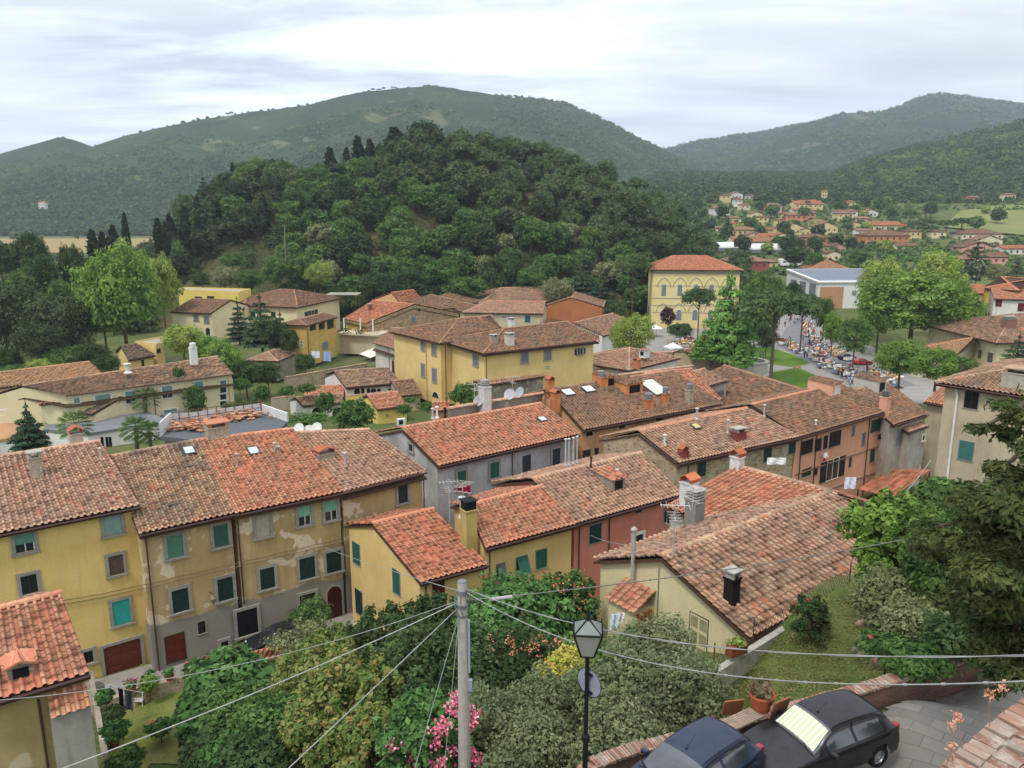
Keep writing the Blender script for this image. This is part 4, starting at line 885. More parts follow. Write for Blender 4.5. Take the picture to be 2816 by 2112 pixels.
P_, t_, n_ = face(h12, 'f'); g = G(); g.tube([hit(h12, 'f', 2630, 1062)+n_*.1, hit(h12, 'f', 2634, 1090)+n_*.14, Vector((*hit(h12, 'f', 2634, 1090).xy, -31))+n_*.14], .09, 7); g.build('downpipe', WHITE, h12.T)
chimney(h12, 2800, 1060, 2.0, 1.6, 1.0, plain('9f9a8c', .95), 'slab', capm=tilemat('old'))
# orange canopy
c0 = [Vector(W(x, y, z)) for x, y, z in ((2368, 1343, -28.6), (2446, 1369, -28.3), (2532, 1312, -27.6), (2539, 1299, -27.5), (2471, 1297, -27.6))]
cn = thing('canopy', (38, 78, -30), 'bright orange sheet canopy roof at the foot of the grey plastered house', 'canopy')
tiles('roof_sheet', W(2440, 1290, -27.5), W(2560, 1293, -27.5), W(2360, 1346, -28.6), W(2452, 1372, -28.6), 'bright', cn, cw=.25, rh=1.2, lod=1)
g = G()
for p in ((2452, 1372, -28.7), (2360, 1346, -28.7), (2556, 1300, -27.6)): p = Vector(W(*p)); g.tube([p, Vector((p.x, p.y, -30.6))], .06, 6)
g.build('post', BRN, cn)

# the big roof in the foreground (two wings)
R1 = Vector(W(1817, 1532, -16.1)); R2 = Vector(W(2287, 1355, -16.1)); A_ = Vector(W(2061, 1757, -18)); Dl = Vector(W(1632, 1540, -18)); dr = R2-R1
h9 = house('cream gabled house with large weathered tile roof beside the lawn', None, None, -18, CRM, 'pink', A=A_, B=A_+dr*1.0, R1=R1, R2=R2, Dd=Dl, Cc=Dl+dr, zg=-26, ovg=.25, ov=.3, gutter=False, capk='old')
r3 = Vector(W(2023, 1283, -16.2)); dw = R2-r3; e3 = Vector(W(1824, 1395, -18.3)); 
h9b = house('wing with striped orange tiled roof behind the cream gabled house', None, None, -18.3, WHT, 'orange', A=e3, B=e3+dw*.9, R1=r3, R2=R2-dw*.02, Dd=r3+(r3-e3).cross(Vector((0, 0, 0)))+Vector((5.2, 2.2, -2.1)), Cc=R2+Vector((5.2, 2.2, -2.1)), zg=-28.5, gutter=False, capk='old')
win(h9, 'l', (1896, 1693, 1945, 1815), 'b', None, plain('8a8660', .8), name='door', label='tall faded olive wooden door'); win(h9, 'l', (1831, 1740, 1858, 1778), 'archdoor', None, DARK)
win(h9b, 'f', (1836, 1402, 1842, 1440), 'd', None, DARK)
chimney(h9, 2010, 1660, .55, .5, 1.25, plain('1a1614', .95), 'slab'); chimney(h9, 1908, 1445, .8, .8, 1.6, plain('7e7a72', .95), 'stack', back=True); chimney(h9b, 1893, 1385, .85, .8, 1.4, plain('c6c4c0', .8), 'tiles', capm=plain('b56a48', .9)); chimney(h9b, 2026, 1285, .7, .6, .7, plain('c6c4c0', .8), 'tiles')
g = G(); p = hit(h9, 'l', 1748, 1620)+face(h9, 'l')[2]*.25; g.tube([p, p+Vector((0, 0, 3.2))], .11, 8); g.lathe(p+Vector((0, 0, 3.2)), [(.17, 0), (.17, .08), (.05, .2)], 8); g.build('flue_pipe', CONCRETE, h9.T)
P_, t_, n_ = face(h9, 'l'); g = G(); q = hit(h9, 'l', 1815, 1560)+n_*.06; g.tube([q, Vector((q.x, q.y, -22.3))], .03, 6); g.build('wall_pipe', GREY2, h9.T)
antenna(h9, 1850, 1540, 2.9, -.1); antenna(h9, 1905, 1400, .9, .4, P=Vector(W(1905, 1385, -14.6)), el=9)
# little lean-to porch on its gable
pr = thing('porch', hit(h9, 'l', 1740, 1750), 'small tiled lean-to porch against the cream gable wall', 'porch')
a0 = hit(h9, 'l', 1683, 1640); b0 = hit(h9, 'l', 1800, 1640); t0 = hit(h9, 'l', 1745, 1600)
tl, tr = hit(h9, 'l', 1722, 1598)+n_*.02, hit(h9, 'l', 1806, 1628)+n_*.02
tl.z = tr.z = (tl.z+tr.z)/2+.15
bl_, br_ = tl+n_*1.5-Vector((0, 0, .75)), tr+n_*1.5-Vector((0, 0, .75)); tiles('roof', tl, tr, bl_, br_, 'orange', pr, cw=.42)
g = G(); zb = -25.5; g.obox(Vector((tl.x, tl.y, zb))+(tr-tl)*.06, (tr-tl)*.88, n_*1.3, Vector((0, 0, bl_.z-zb-.05))); g.build('wall', CRM, pr)
g = G(); q = Vector((br_.x, br_.y, 0)); m_ = (tr+br_)/2; g.obox(Vector((m_.x, m_.y, bl_.z-2.6))-(tr-tl).normalized()*.1-n_*.5, (tr-tl).normalized()*.06, n_*.95, Vector((0, 0, 2.5)))
for i in range(4): g.obox(Vector((m_.x, m_.y, bl_.z-2.6))-(tr-tl).normalized()*.03-n_*(.45-i*.25), (tr-tl).normalized()*.07, n_*.1, Vector((0, 0, 2.5)))
g.build('door', plain('8a5a34', .7), pr)

# bottom left house
hL = house('low house with patched orange and brown roof at the bottom left corner', (-120, 1960), (248, 1852), -18.5, plaster('b3a070', '9a8758', 'c2b694', None, .5), 'orange', ridge=((-120, 1705), (168, 1633)), zg=-30, slope=.40)
dormer(hL, 60, 1868, .9, .6, 1.0, GRP, 'bright'); pipe(hL, 'f', (105, 1920), zb=-24)
q0 = Vector(face(hL, 'f')[0]); P_, t_, n_ = face(hL, 'f')
an = thing('annex', Vector((*hit(hL, 'f', 180, 1990).xy, -30)), 'grey streaked plaster annex with a few roof tiles below the bottom left roof', 'annex')
p0 = hit(hL, 'f', 128, 1905); p1 = hit(hL, 'f', 236, 1880); p0.z = p1.z = min(p0.z, -19.6)
g = G(); g.obox(Vector((p0.x, p0.y, -30)), t_*(p1-p0).length, n_*.9, Vector((0, 0, p0.z+30))); g.build('wall', plaster('a8a498', '8d897c', None, None, .8), an)
tiles('roof', p0+Vector((0, 0, .6)), p1+Vector((0, 0, .6)), p0+n_*1.0-Vector((0, 0, .1)), p1+n_*1.0-Vector((0, 0, .1)), 'orange', an, cw=.4)

# parapet wall behind the ridge of the grey and white house
bw = Vector(WY(1235, 1125, 72)); bw2 = Vector(WY(1492, 1083, 82)); g = G(); g.prism([bw, bw2, bw2+Vector((-.2, .4, 0)), bw+Vector((-.2, .4, 0))], (0, 0, -12))
pwo = g.build('parapet_wall', GRP); tag(pwo, 'long grey parapet wall capped with tiles behind the orange roof of the grey house', 'wall')
g = caps('coping_tiles', bw, bw2, 'pink', pwo, r=.22); g.parent = pwo
dish(WY(1318, 1102, 74.8), pwo, .6); dish(WY(1402, 1085, 78), pwo, .6, -2.0); dish(WY(1430, 1080, 79), pwo, .6, -2.4); antenna(None, 0, 0, 2.2, .3, P=bw*.75+bw2*.25, parent=pwo); antenna(None, 0, 0, 2.4, .3, P=bw*.35+bw2*.65, parent=pwo)
# ================================================================ the middle of the town
def ar(h, f, xs, y0, y1, mat=None, fr=None, style='arch'):
    for x0, x1 in xs: win(h, f, (x0, y0, x1, y1), style, fr, mat or GLASS)
# yellow palazzo: two blocks
ma = house('deep yellow palazzo block with two storeys of shuttered windows, left half', (1208, 945), (1400, 922), -21.3, YEL, 'brown', ridge=((1262, 876), (1350, 868)), slope=.30, hipL=True, hipR=True, zg=-32, ov=.7, lod=1)
mb = house('yellow palazzo block projecting to the right with a long plain wall', (1327, 973), (1648, 938), -21.6, YEL, 'brown', ridge=((1385, 905), (1560, 885)), slope=.28, hipL=True, hipR=True, zg=-32, ov=.7, lod=1)
for b_ in ((1159, 935, 1167, 962), (1189, 948, 1199, 975), (1160, 1002, 1168, 1035), (1190, 1015, 1200, 1050)): win(ma, 'l', b_, 'G', 's', GREY2)
win(ma, 'l', (1189, 1078, 1206, 1092), 'arch', 'w'); win(ma, 'f', (1250, 954, 1263, 977), 'o', 's', SHD); win(ma, 'f', (1247, 1019, 1264, 1054), 'd', 's', GREY2); pipe(ma, 'f', (1224, 950)); pipe(ma, 'l', (1172, 936), mat=plain('9c6a34', .6))
win(mb, 'l', (1302, 977, 1315, 1005), 'G', 's', GREY2); win(mb, 'f', (1434, 969, 1451, 997), 'G', 's', GREY2); win(mb, 'f', (1498, 962, 1514, 989), 'G', 's', GREY2); win(mb, 'f', (1588, 958, 1602, 975), 'o', 's', SHD); win(mb, 'l', (1303, 1050, 1314, 1065), 'd', 's'); win(mb, 'f', (1500, 1007, 1511, 1012), 'd', None, WFR, name='vent')
pipe(mb, 'f', (1337, 978)); chimney(mb, 1401, 948, 1.3, 1.0, 1.5, plain('bdb4a8', .9), 'slab'); chimney(ma, 1406, 900, .9, .9, 1.3, WHITE, 'slab'); chimney(mb, 1358, 940, 1.2, .9, .8, MORTAR, 'slab')
m2 = house('white plastered house with reddish roof wedged against the yellow palazzo', (1024, 942), (1150, 979), -25.8, WHT, 'pink', ridge=((1078, 903), (1185, 905)), slope=.33, zg=-32.5, lod=1, hipR=False)
win(m2, 'f', (1078, 990, 1085, 1028), 'arch', 'y', DOORB); win(m2, 'f', (1117, 984, 1127, 1011), 'G', 's', GREY2); win(m2, 'f', (1102, 989, 1106, 998), 'd', None, DARK); pipe(m2, 'f', (1070, 955)); pipe(m2, 'f', (1143, 977)); chimney(m2, 1131, 945, .8, .8, 1.3, plain('7f7d7c', .8), 'rings')
m3 = house('rubble stone gabled house with bright tiled roof and a flowered terrace', (945, 876), (1004, 891), -25.5, YEP, 'bright', ridge=((1024, 827), (1141, 836)), slope=.30, zg=-32.5, lod=1)
V, F = m3.wall.data, None
for p in m3.wall.data.polygons: pass
m3.wall.data.materials.append(STN2)
for p in m3.wall.data.polygons:
    if p.normal.x > .3 and abs(p.normal.z) < .3: p.material_index = 1
win(m3, 'r', (1131, 872, 1143, 886), 'd', None, GREY2); win(m3, 'r', (1150, 847, 1155, 857), 'arch', None, DARK); chimney(m3, 1018, 850, .9, .7, .9, plain('7a4a38', .8), 'slab')
ter = thing('terrace', WY(980, 960, 186), 'flowered roof terrace with railing in front of the stone gabled house', 'terrace')
tp = [Vector(WY(925, 920, 181)), Vector(WY(1040, 928, 178))]; tp[1].z = tp[0].z; dt = (tp[1]-tp[0]); tn = Vector((-dt.y, dt.x, 0)).normalized()
g = G(); g.obox(tp[0], dt, tn*7, Vector((0, 0, .35))); g.obox(Vector((tp[0].x, tp[0].y, -32.4))+tn*1.2, dt*.98, tn*6, Vector((0, 0, tp[0].z+32.3))); g.build('slab', plain('b5a98c', .9), ter)
g = G()
for i in range(25): g.obox(tp[0]+dt*(i/24)+Vector((0, 0, .35)), dt*.004, tn*.05, Vector((0, 0, .95)))
g.obox(tp[0]+Vector((0, 0, 1.25)), dt, tn*.06, Vector((0, 0, .06))); g.build('railing', plain('8a4a38', .6), ter)
g = G()
for i in (.05, .45, .75): g.obox(tp[0]+dt*i+tn*2.5+Vector((0, 0, .3)), dt.normalized()*.25, tn*.25, Vector((0, 0, 3.2)))
g.build('pillar', WHITE, ter)
g = G()
for i in range(120):
    p = tp[0]+dt*random.choice([.2, .25, .3, .5, .55, .6])+tn*random.uniform(.1, .5)+Vector((random.uniform(-.5, .5), random.uniform(-.3, .3), .3+random.random()*1.3)); g.box(p, (.18, .12, .15), random.random()*3, random.random()*3)
g.build('potted_plants', LM['broad'], ter)
aw = thing('awning', WY(1025, 1005, 176), 'white canvas awning over garden chairs beside the white plastered house', 'awning'); P = [Vector(WY(x, y, Y)) for x, y, Y in ((988, 973, 176), (1019, 984, 174), (1063, 964, 178), (1035, 952, 181))]
g = G(); g.prism(P, (0, 0, -.08)); g.build('canvas', plain('cfc9ba', .9), aw); g = G(); [g.tube([p, Vector((p.x, p.y, -32.8))], .07, 5) for p in P]; g.build('post', METAL, aw)
for i, (x, y) in enumerate(((1013, 1003), (1024, 1008), (1034, 1000), (1040, 1009), (1054, 1003), (1060, 1008))):
    q = Vector(WY(x, y, 176+i % 3)); T = thing('garden_chair', q, 'white chair under the canvas awning', 'chair', 'chairs under the awning'); g = G(); g.box(q+Vector((0, 0, .45)), (.5, .5, .06)); g.box(q+Vector((0, .24, .75)), (.5, .05, .55)); [g.tube([q+Vector((a, b, 0)), q+Vector((a, b, .45))], .03, 4) for a in (-.22, .22) for b in (-.22, .22)]; g.build('frame', WHITE, T)
m4 = house('ochre three-storey house with an open loggia under its lean-to roof', (844, 896), (930, 872), -23.6, plaster('c9aa62', 'b89a55', stain=.3), 'brown', depth=7, slope=.22, hipL=True, hipR=False, zg=-32.5, ov=.5, lod=1, insetL=3)
for b_ in ((852, 893, 868, 908), (877, 886, 892, 905), (900, 877, 917, 903)): win(m4, 'f', b_, 'D', None, plain('2a2622', .8))
win(m4, 'f', (886, 941, 902, 961), 'G', None, GREY2); win(m4, 'l', (826, 937, 833, 955), 'w'); pipe(m4, 'f', (845, 905)); win(m4, 'f', (890, 1003, 898, 1014), 'd', None, DARK)
m5 = house('small grey concrete-block hut with hipped tile roof below the dark firs', (765, 994), (813, 973), -28.6, BLK, 'pink', depth=6.5, slope=.38, hipL=True, hipR=True, zg=-32.5, ov=.15, lod=1, insetL=2.8, insetR=2.8)
# white villa with arches
m6 = house('white villa with a row of arched openings under a weathered roof', (951, 1066), (1103, 1053), -29.0, WHH, 'old', ridge=((918, 1021), (1068, 1012)), slope=.36, zg=-32.6, ov=.5, lod=1)
ar(m6, 'f', ((974, 990), (993, 1002), (1009, 1018), (1019, 1035), (1037, 1047), (1067, 1079), (1081, 1091)), 1068, 1084, DARK)
m6b = house('left wing of the white villa with a green arched window', (835, 1098), (945, 1094), -30.4, WHH, 'orange', depth=8, slope=.3, zg=-32.6, lod=1)
win(m6b, 'f', (908, 1097, 924, 1118), 'arch', None, SHD)
m6c = house('low portico of the white villa with two dark arches', (832, 1116), (946, 1107), -30.3, WHH, 'old', ridge=((812, 1094), (940, 1083)), slope=.36, zg=-32.6, ov=.4, lod=1)
ar(m6c, 'f', ((858, 889), (914, 943)), 1120, 1150, DARK)
m7 = house('small pale yellow garage with orange gabled roof beside the round garden trees', (1037, 1127), (1122, 1116), -29.6, YEP, 'orange', depth=8.5, slope=.32, zg=-33, ov=.35, lod=1)
win(m7, 'f', (1062, 1140, 1068, 1144), 'd', None, WFR, name='vent')
acn = thing('air_conditioner', W(1105, 1172, -29.5), 'white air conditioning unit beside the pale yellow garage', 'air conditioner'); p = Vector(W(1103, 1160, -27.8))
g = G(); g.box(p, (1.1, .5, .9), .5); g.build('casing', WHITE, acn); g = G(); g.box(p+Vector((.02, -.26, 0)), (.6, .06, .6), .5); g.build('fan_grille', BLACK, acn)
acn.location = (p.x, p.y, p.z-.45)
for c_ in acn.children: c_.data.transform(Matrix.Translation(Vector(W(1105, 1172, -29.5))-acn.location))
m9 = house('low reddish roof between the white villa and the yellow palazzo', (1098, 1089), (1160, 1083), -30.0, BEI, 'brown', depth=9, slope=.35, zg=-33, lod=1)
m8 = house('small orange tiled roof beside the flues behind the grey and white house', (1190, 1130), (1238, 1128), -27.5, ORG, 'bright', depth=4, slope=.35, zg=-33, lod=1)
# school
m14 = house('long cream school building with grey-green blinds and a stair window strip', (180, 1088), (642, 1029), -25.5, CREAM, 'old', ridge=((60, 1062), (597, 981)), slope=.30, zg=-33, ov=.5, lod=1)
for b_ in ((263, 1085, 305, 1121), (345, 1076, 374, 1108), (446, 1062, 474, 1094), (535, 1050, 559, 1081), (450, 1126, 487, 1139), (203, 1094, 219, 1108)): win(m14, 'f', b_, 'rh' if b_[0] in (345, 446) else 'r', 'w', plain('6a8a84', .6))
for i in range(5): win(m14, 'f', (605, 1046+i*19, 622, 1061+i*19), 'd', 'w', GREY2 if i == 0 else GLASS)
pipe(m14, 'f', (421, 1065)); pipe(m14, 'f', (638, 1040), mat=WHITE); pipe(m14, 'f', (627, 1040), mat=plain('a5814e', .7)); chimney(m14, 533, 990, 1.0, .9, 2.0, WHITE, 'rings', capm=WHITE); flue(m14, 352, 1024, 1.3, .3, WFR)
m14b = house('lower rear wing of the school with pale tiled roof', (-60, 1075), (282, 1030), -25.2, CREAM, 'ochre', depth=12, slope=.2, zg=-33, lod=1)
m14c = house('short cross wing of the school with rusty orange roof', (108, 1112), (170, 1105), -26.5, CREAM, 'orange', depth=10, slope=.3, zg=-33, lod=1)
m14d = house('low dark-roofed lean-to wing of the school above the grey flat roof', (172, 1128), (252, 1141), -28.4, CREAM, 'dark', depth=9, slope=.3, zg=-33, mono=True, lod=1)
gr = thing('flat_roof_building', W(300, 1190, -32), 'low white building with grey felt flat roof and slit windows in front of the school', 'building')
P = [Vector(W(x, y, -29.6)) for x, y in ((120, 1180), (240, 1192), (462, 1156), (387, 1122), (130, 1165))]
g = G(); g.prism([p+Vector((0, 0, -.35)) for p in P], (0, 0, .35)); g.build('roof', plain('6d6f72', .95, var=.15, scale=.8), gr)
g = G(); c_ = sum(P, Vector())/5; g.prism([c_+(p-c_)*.97+Vector((0, 0, -.36)) for p in P], (0, 0, -3.2)); g.build('wall', WHH, gr)
for x in (282, 295, 304): 
    p = Vector(W(x, 1215, -30.9)); g = G(); a, b = P[1], P[2]; t_ = (b-a).normalized(); n_ = Vector((t_.y, -t_.x, 0)); q = WP(x, 1220, c_+(a-c_)*.97, n_); rect(g, q, t_, n_, .35, 1.9, -.02, .04); g.build('window', DARK, gr)
P = [Vector(W(x, y, -30.2)) for x, y in ((440, 1140), (510, 1155), (540, 1140), (495, 1128))]; fr2 = thing('flat_roof_porch', sum(P, Vector())/4-Vector((0, 0, 2.5)), 'small flat roofed porch at the corner of the school yard', 'porch')
g = G(); g.prism(P, (0, 0, -.4)); g.build('roof', plain('74767a', .95), fr2); g = G(); c_ = sum(P, Vector())/4; g.prism([c_+(p-c_)*.92+Vector((0, 0, -.4)) for p in P], (0, 0, -2.4)); g.build('wall', WHH, fr2)
# round roofed hall with three domed rooflights
P0 = Vector(W(20, 1130, -29)); hall = thing('market_hall', (P0.x-4, P0.y, -33), 'pinkish shingled hall roof with white domed rooflights at the left edge', 'hall')
P = [Vector(W(x, y, z)) for x, y, z in ((-260, 1130, -28), (25, 1080, -26.5), (70, 1195, -30), (-200, 1250, -31))]; g = G(); g.prism(P, (0, 0, -.4)); g.build('roof', tilemat('ochre'), hall)
g = G(); g.prism([p+Vector((0, 0, -.42)) for p in [P[3]*.97+P[1]*.03, P[2], P[1], P[0]]], (0, 0, -3)); g.build('wall', WHITE, hall)
nn = (P[1]-P[0]).cross(P[2]-P[0]).normalized()
for x, y in ((10, 1080), (22, 1097), (40, 1117)):
    q = WP(x, y+4, P[1], nn); g = G(); g.lathe(q, [(1.3, -.2), (1.3, .25), (1.25, .3), (.9, .55), (.4, .68), (.02, .7)], 14); g.build('rooflight', WHITE, hall)
# building under repair behind the ochre row
rb = thing('roof_terrace', W(560, 1190, -22), 'grey slab roof under repair with heaps of tiles behind the ochre row', 'roof terrace')
P = [Vector(W(x, y, z)) for x, y, z in ((425, 1205, -20.6), (470, 1180, -20.8), (745, 1138, -21.0), (812, 1172, -19.0), (640, 1200, -18.5))]; g = G(); zc = -20.4
P = [Vector(W(x, y, -20.6)) for x, y in ((440, 1200), (470, 1170), (720, 1135), (790, 1160), (770, 1180), (560, 1212))]; g.prism(P, (0, 0, -.4)); g.build('slab', plain('54585b', .95), rb)
g = G(); c_ = sum(P, Vector())/6; g.prism([c_+(p-c_)*.94+Vector((0, 0, -.41)) for p in P], (0, 0, -9.5)); g.build('wall', GRP, rb)
a, b, c2_ = P[1], P[2], P[3]; g = G(); g.obox(a, b-a, Vector((.1, .15, 0)), Vector((0, 0, 1.0))); g.obox(b, c2_-b, Vector((.1, .15, 0)), Vector((0, 0, .9))); g.obox(P[0], P[1]-P[0], Vector((.1, .15, 0)), Vector((0, 0, 1.3))); g.build('tarpaulin', plain('c8c8c6', .7), rb)
g = G()
for i in range(11): p = a.lerp(b, i/10); g.tube([p-Vector((0, .12, 0)), p+Vector((0, -.12, 1.4))], .04, 5)
g.tube([a+Vector((0, -.12, .6)), b+Vector((0, -.12, .6))], .03, 4); g.tube([a+Vector((0, -.12, 1.3)), b+Vector((0, -.12, 1.3))], .03, 4); g.build('railing', plain('6a3a34', .7), rb)
g = G()
for i in range(420):
    c3 = random.choice([P[0].lerp(P[1], .5)+Vector((2.2, .3, 0)), a.lerp(b, .3)+Vector((.3, -1.2, 0)), a.lerp(b, .6)+Vector((.2, -1, 0)), a.lerp(b, .82)+Vector((.2, -1, 0))])
    g.box(c3+Vector((random.gauss(0, 1.1), random.gauss(0, .6), .1+abs(random.gauss(0, .3)))), (.42, .2, .05), random.gauss(.3, .4), random.gauss(0, .4))
g.build('tile_heap', tilemat('orange'), rb)
# small yellow house, flat yellow block
m13 = house('small bright yellow house with grey-brown roof beside the great plane tree', (354, 990), (428, 977), -26.2, YEL, 'dark', ridge=((332, 952), (376, 946)), slope=.35, zg=-33, lod=1, hipR=False)
win(m13, 'f', (389, 990, 396, 1007), 'G', None, BRN)
def block(label, pts, zt, zg, wall, roofm=None, par=.4, name='building', ws=()):
    P = [Vector(W(x, y, zt)) for x, y in pts]; c_ = sum(P, Vector())/len(P); T = thing(name, (c_.x, c_.y, zg), label, 'building')
    g = G(); g.prism([Vector((p.x, p.y, zg)) for p in P], (0, 0, zt-zg)); g.build('wall', wall, T)
    g = G(); g.prism([c_+(p-c_)*.96+Vector((0, 0, .004)) for p in P], (0, 0, .12)); g.build('roof', roofm or plain('9a8f80', .9), T)
    g = G()
    for i in range(len(P)): a, b = P[i], P[(i+1) % len(P)]; g.obox(a, (b-a), (c_-a).normalized()*.25, Vector((0, 0, par)))
    g.build('parapet', wall, T)
    for (i, x, y, w_, h_) in ws:
        a, b = P[i], P[(i+1) % len(P)]; t_ = (b-a).normalized(); n_ = Vector((t_.y, -t_.x, 0)); q = WP(x, y, a, n_); win3(T, q, t_, n_, w_, h_, 'd')
    return T
block('flat-topped ochre yellow block joined to the small bright yellow house', ((428, 950), (450, 947), (447, 930), (372, 944)), -24.6, -33, YEL, ws=((0, 436, 965, .8, .8),))
block('long pale yellow flat-topped building below the cleared hillside', ((490, 800), (655, 806), (690, 798), (500, 793)), -20.8, -33, YEP, ws=((0, 546, 823, 2.2, 1.4), (0, 580, 824, 2.2, 1.8)))
m11 = house('cream house with brown roof half hidden by the great plane tree', (468, 858), (580, 862), -24.0, CREAM, 'brown', depth=17, slope=.27, zg=-33, lod=1)
win(m11, 'f', (563, 871, 574, 888), 'G', 's', GREY2); win(m11, 'f', (534, 868, 545, 882), 'G', 's', GREY2); win(m11, 'f', (567, 902, 577, 924), 'arch', 's', DARK)
m11b = house('plain grey-beige house with low brown roof left of the dark firs', (580, 852), (672, 850), -24.5, plaster('b5a890', 'a89b84', stain=.3), 'pink', depth=12, slope=.25, zg=-33, lod=1, hipL=True)
m10 = house('wide cream house with large hipped red-brown roof behind the dark firs', (606, 838), (818, 846), -24.0, CREAM, 'brown', depth=24, slope=.26, hipL=True, hipR=True, insetL=10, insetR=8, zg=-33, lod=1, ov=.8)
for b_ in ((746, 858, 758, 874), (690, 856, 702, 872)): win(m10, 'f', b_, 'G', None, SHD)
win(m10, 'r', (847, 854, 865, 868), 'o', None, SHD)
g = G(); P_ = Vector(W(945, 808, -23)); pg = thing('pergola', (P_.x, P_.y, -26), 'grey roofed pergola on the terrace of the wide cream house', 'pergola'); g.box(P_, (9, 6, .2)); g.build('roof', plain('8e8a7c', .9), pg)
g = G(); [g.box(P_+Vector((dx_, dy_, -1.4)), (.2, .2, 2.8)) for dx_ in (-4, 0, 4) for dy_ in (-2.7, 2.7)]; g.build('post', WOOD, pg)
# back row
m18 = house('long beige house with ribbed red-brown roof in the back row', (1271, 860), (1495, 863), -25.5, BEIG, 'pink', depth=14, slope=.32, hipL=True, insetL=6, zg=-33, lod=1, capk='bright')
win(m18, 'f', (1379, 868, 1393, 876), 'w', None, GREY2); win(m18, 'f', (1444, 868, 1458, 886), 'G', None, plain('31505c', .6))
m18b = house('far long tiled house with weathered roof behind the beige house', (1318, 834), (1615, 828), -25, BEIG, 'old', depth=22, slope=.28, hipL=True, hipR=True, insetL=8, insetR=4, zg=-33, lod=1)
m18c = house('brown-roofed house with dark gallery left of the beige house', (1222, 845), (1272, 858), -25.6, CREAM, 'brown', depth=9, slope=.3, hipL=True, zg=-33, lod=1, insetL=3)
win(m18c, 'f', (1228, 852, 1236, 866), 'D'); win(m18c, 'f', (1246, 856, 1266, 872), 'D')
def gable(label, L_, R_, pk, z, wall, tile, depth=14, zg=-33, ov=.35, slope=None, **k):
    """house whose gable faces the viewer: ridge runs back from the peak"""
    A = Vector(W(*L_, z)); B = Vector(W(*R_, z)); t_ = (B-A).normalized(); n_ = Vector((-t_.y, t_.x, 0)); w_ = (B-A).length/2
    P = WP(pk[0], pk[1], A, n_); R1 = Vector((P.x, P.y, P.z)); b = n_*depth
    # front eave runs along the left slope: A is its far end
    return house(label, None, None, z, wall, tile, A=A+b, B=A, R1=R1+b, R2=R1, Dd=B+b, Cc=B, zg=zg, ovg=.0, ov=ov, lod=1, gutter=False, **k)
mo = gable('burnt orange gabled house end in the back row', (1497, 842), (1660, 845), (1571, 819), -25.8, ORW, 'pink', 16); 
mw = gable('house end with plain white gable below the burnt orange one', (1530, 912), (1660, 924), (1578, 888), -27.0, WHH, 'pink', 20)
gable('small house with bright orange roof in front of the knoll', (1020, 826), (1100, 832), (1076, 805), -25, ORG, 'bright', 10)
house('brown hipped house with pale walls between the orange roof and the long back row', (1118, 828), (1200, 851), -25.2, CREAM, 'brown', depth=12, slope=.32, hipL=True, hipR=True, zg=-33, lod=1, insetL=4, insetR=4)
house('dark brown hipped house at the foot of the wooded knoll', (1168, 824), (1228, 838), -25, CREAM, 'brown', depth=12, slope=.3, hipL=True, hipR=True, zg=-33, lod=1, insetL=4, insetR=4)
m19 = house('low white house with wide rippled brown roof behind the parapet wall', (1552, 991), (1730, 1020), -27.2, WHT, 'pink', depth=17, slope=.27, hipL=True, hipR=True, insetL=9, insetR=6, zg=-32.5, lod=1)
win(m19, 'f', (1652, 1006, 1660, 1013), 'd', 's'); chimney(m19, 1752, 1004, 1.0, .7, .7, plain('b5704e', .9), 'tiles'); dormer(m19, 1765, 980, 1.2, 1.0, 1.6, WHITE, 'pink', mono=True)
m19b = house('small white annex with dark little window and tiled roof by the parapet', (1592, 1030), (1664, 1020), -28.0, WHT, 'pink', depth=5, mono=True, slope=.3, zg=-32.5, lod=1); win(m19b, 'f', (1620, 1040, 1628, 1049), 'd', None, BRN)
m20 = house('stone and plaster chapel-like hut with an arched niche', (1907, 977), (2015, 963), -28.4, plaster('ad9f80', '9c8e72', 'b9a98a', None, .5), 'pink', ridge=((1878, 962), (1984, 946)), slope=.34, zg=-32.8, lod=1)
win(m20, 'f', (1950, 985, 1961, 1009), 'arch', 'y', plain('7c6e58', .9), label='arched niche')
wl = thing('wall', W(1830, 1010, -31), 'old stone wall with patches of brick running left from the niche hut', 'wall'); a = Vector(W(1785, 972, -28.6)); b = Vector(W(1905, 968, -28.2)); g = G(); g.prism([a, b, b+Vector((0, .5, 0)), a+Vector((0, .5, 0))], (0, 0, -4)); g.build('masonry', STN2, wl); c_ = caps('coping_tiles', a+Vector((0, .2, 0)), b+Vector((0, .2, 0)), 'pink', wl, r=.25)
wl = thing('wall', W(1830, 1050, -28), 'grey rendered wall curving behind the long orange house', 'wall'); a = Vector(W(1700, 1034, -24)); b = Vector(W(1905, 1008, -25)); g = G(); g.prism([a, b, b+Vector((0, .5, 0)), a+Vector((0, .5, 0))], (0, 0, -4)); g.build('masonry', GRP, wl); caps('coping_tiles', a+Vector((0, .2, 0)), b+Vector((0, .2, 0)), 'pink', wl, r=.25)
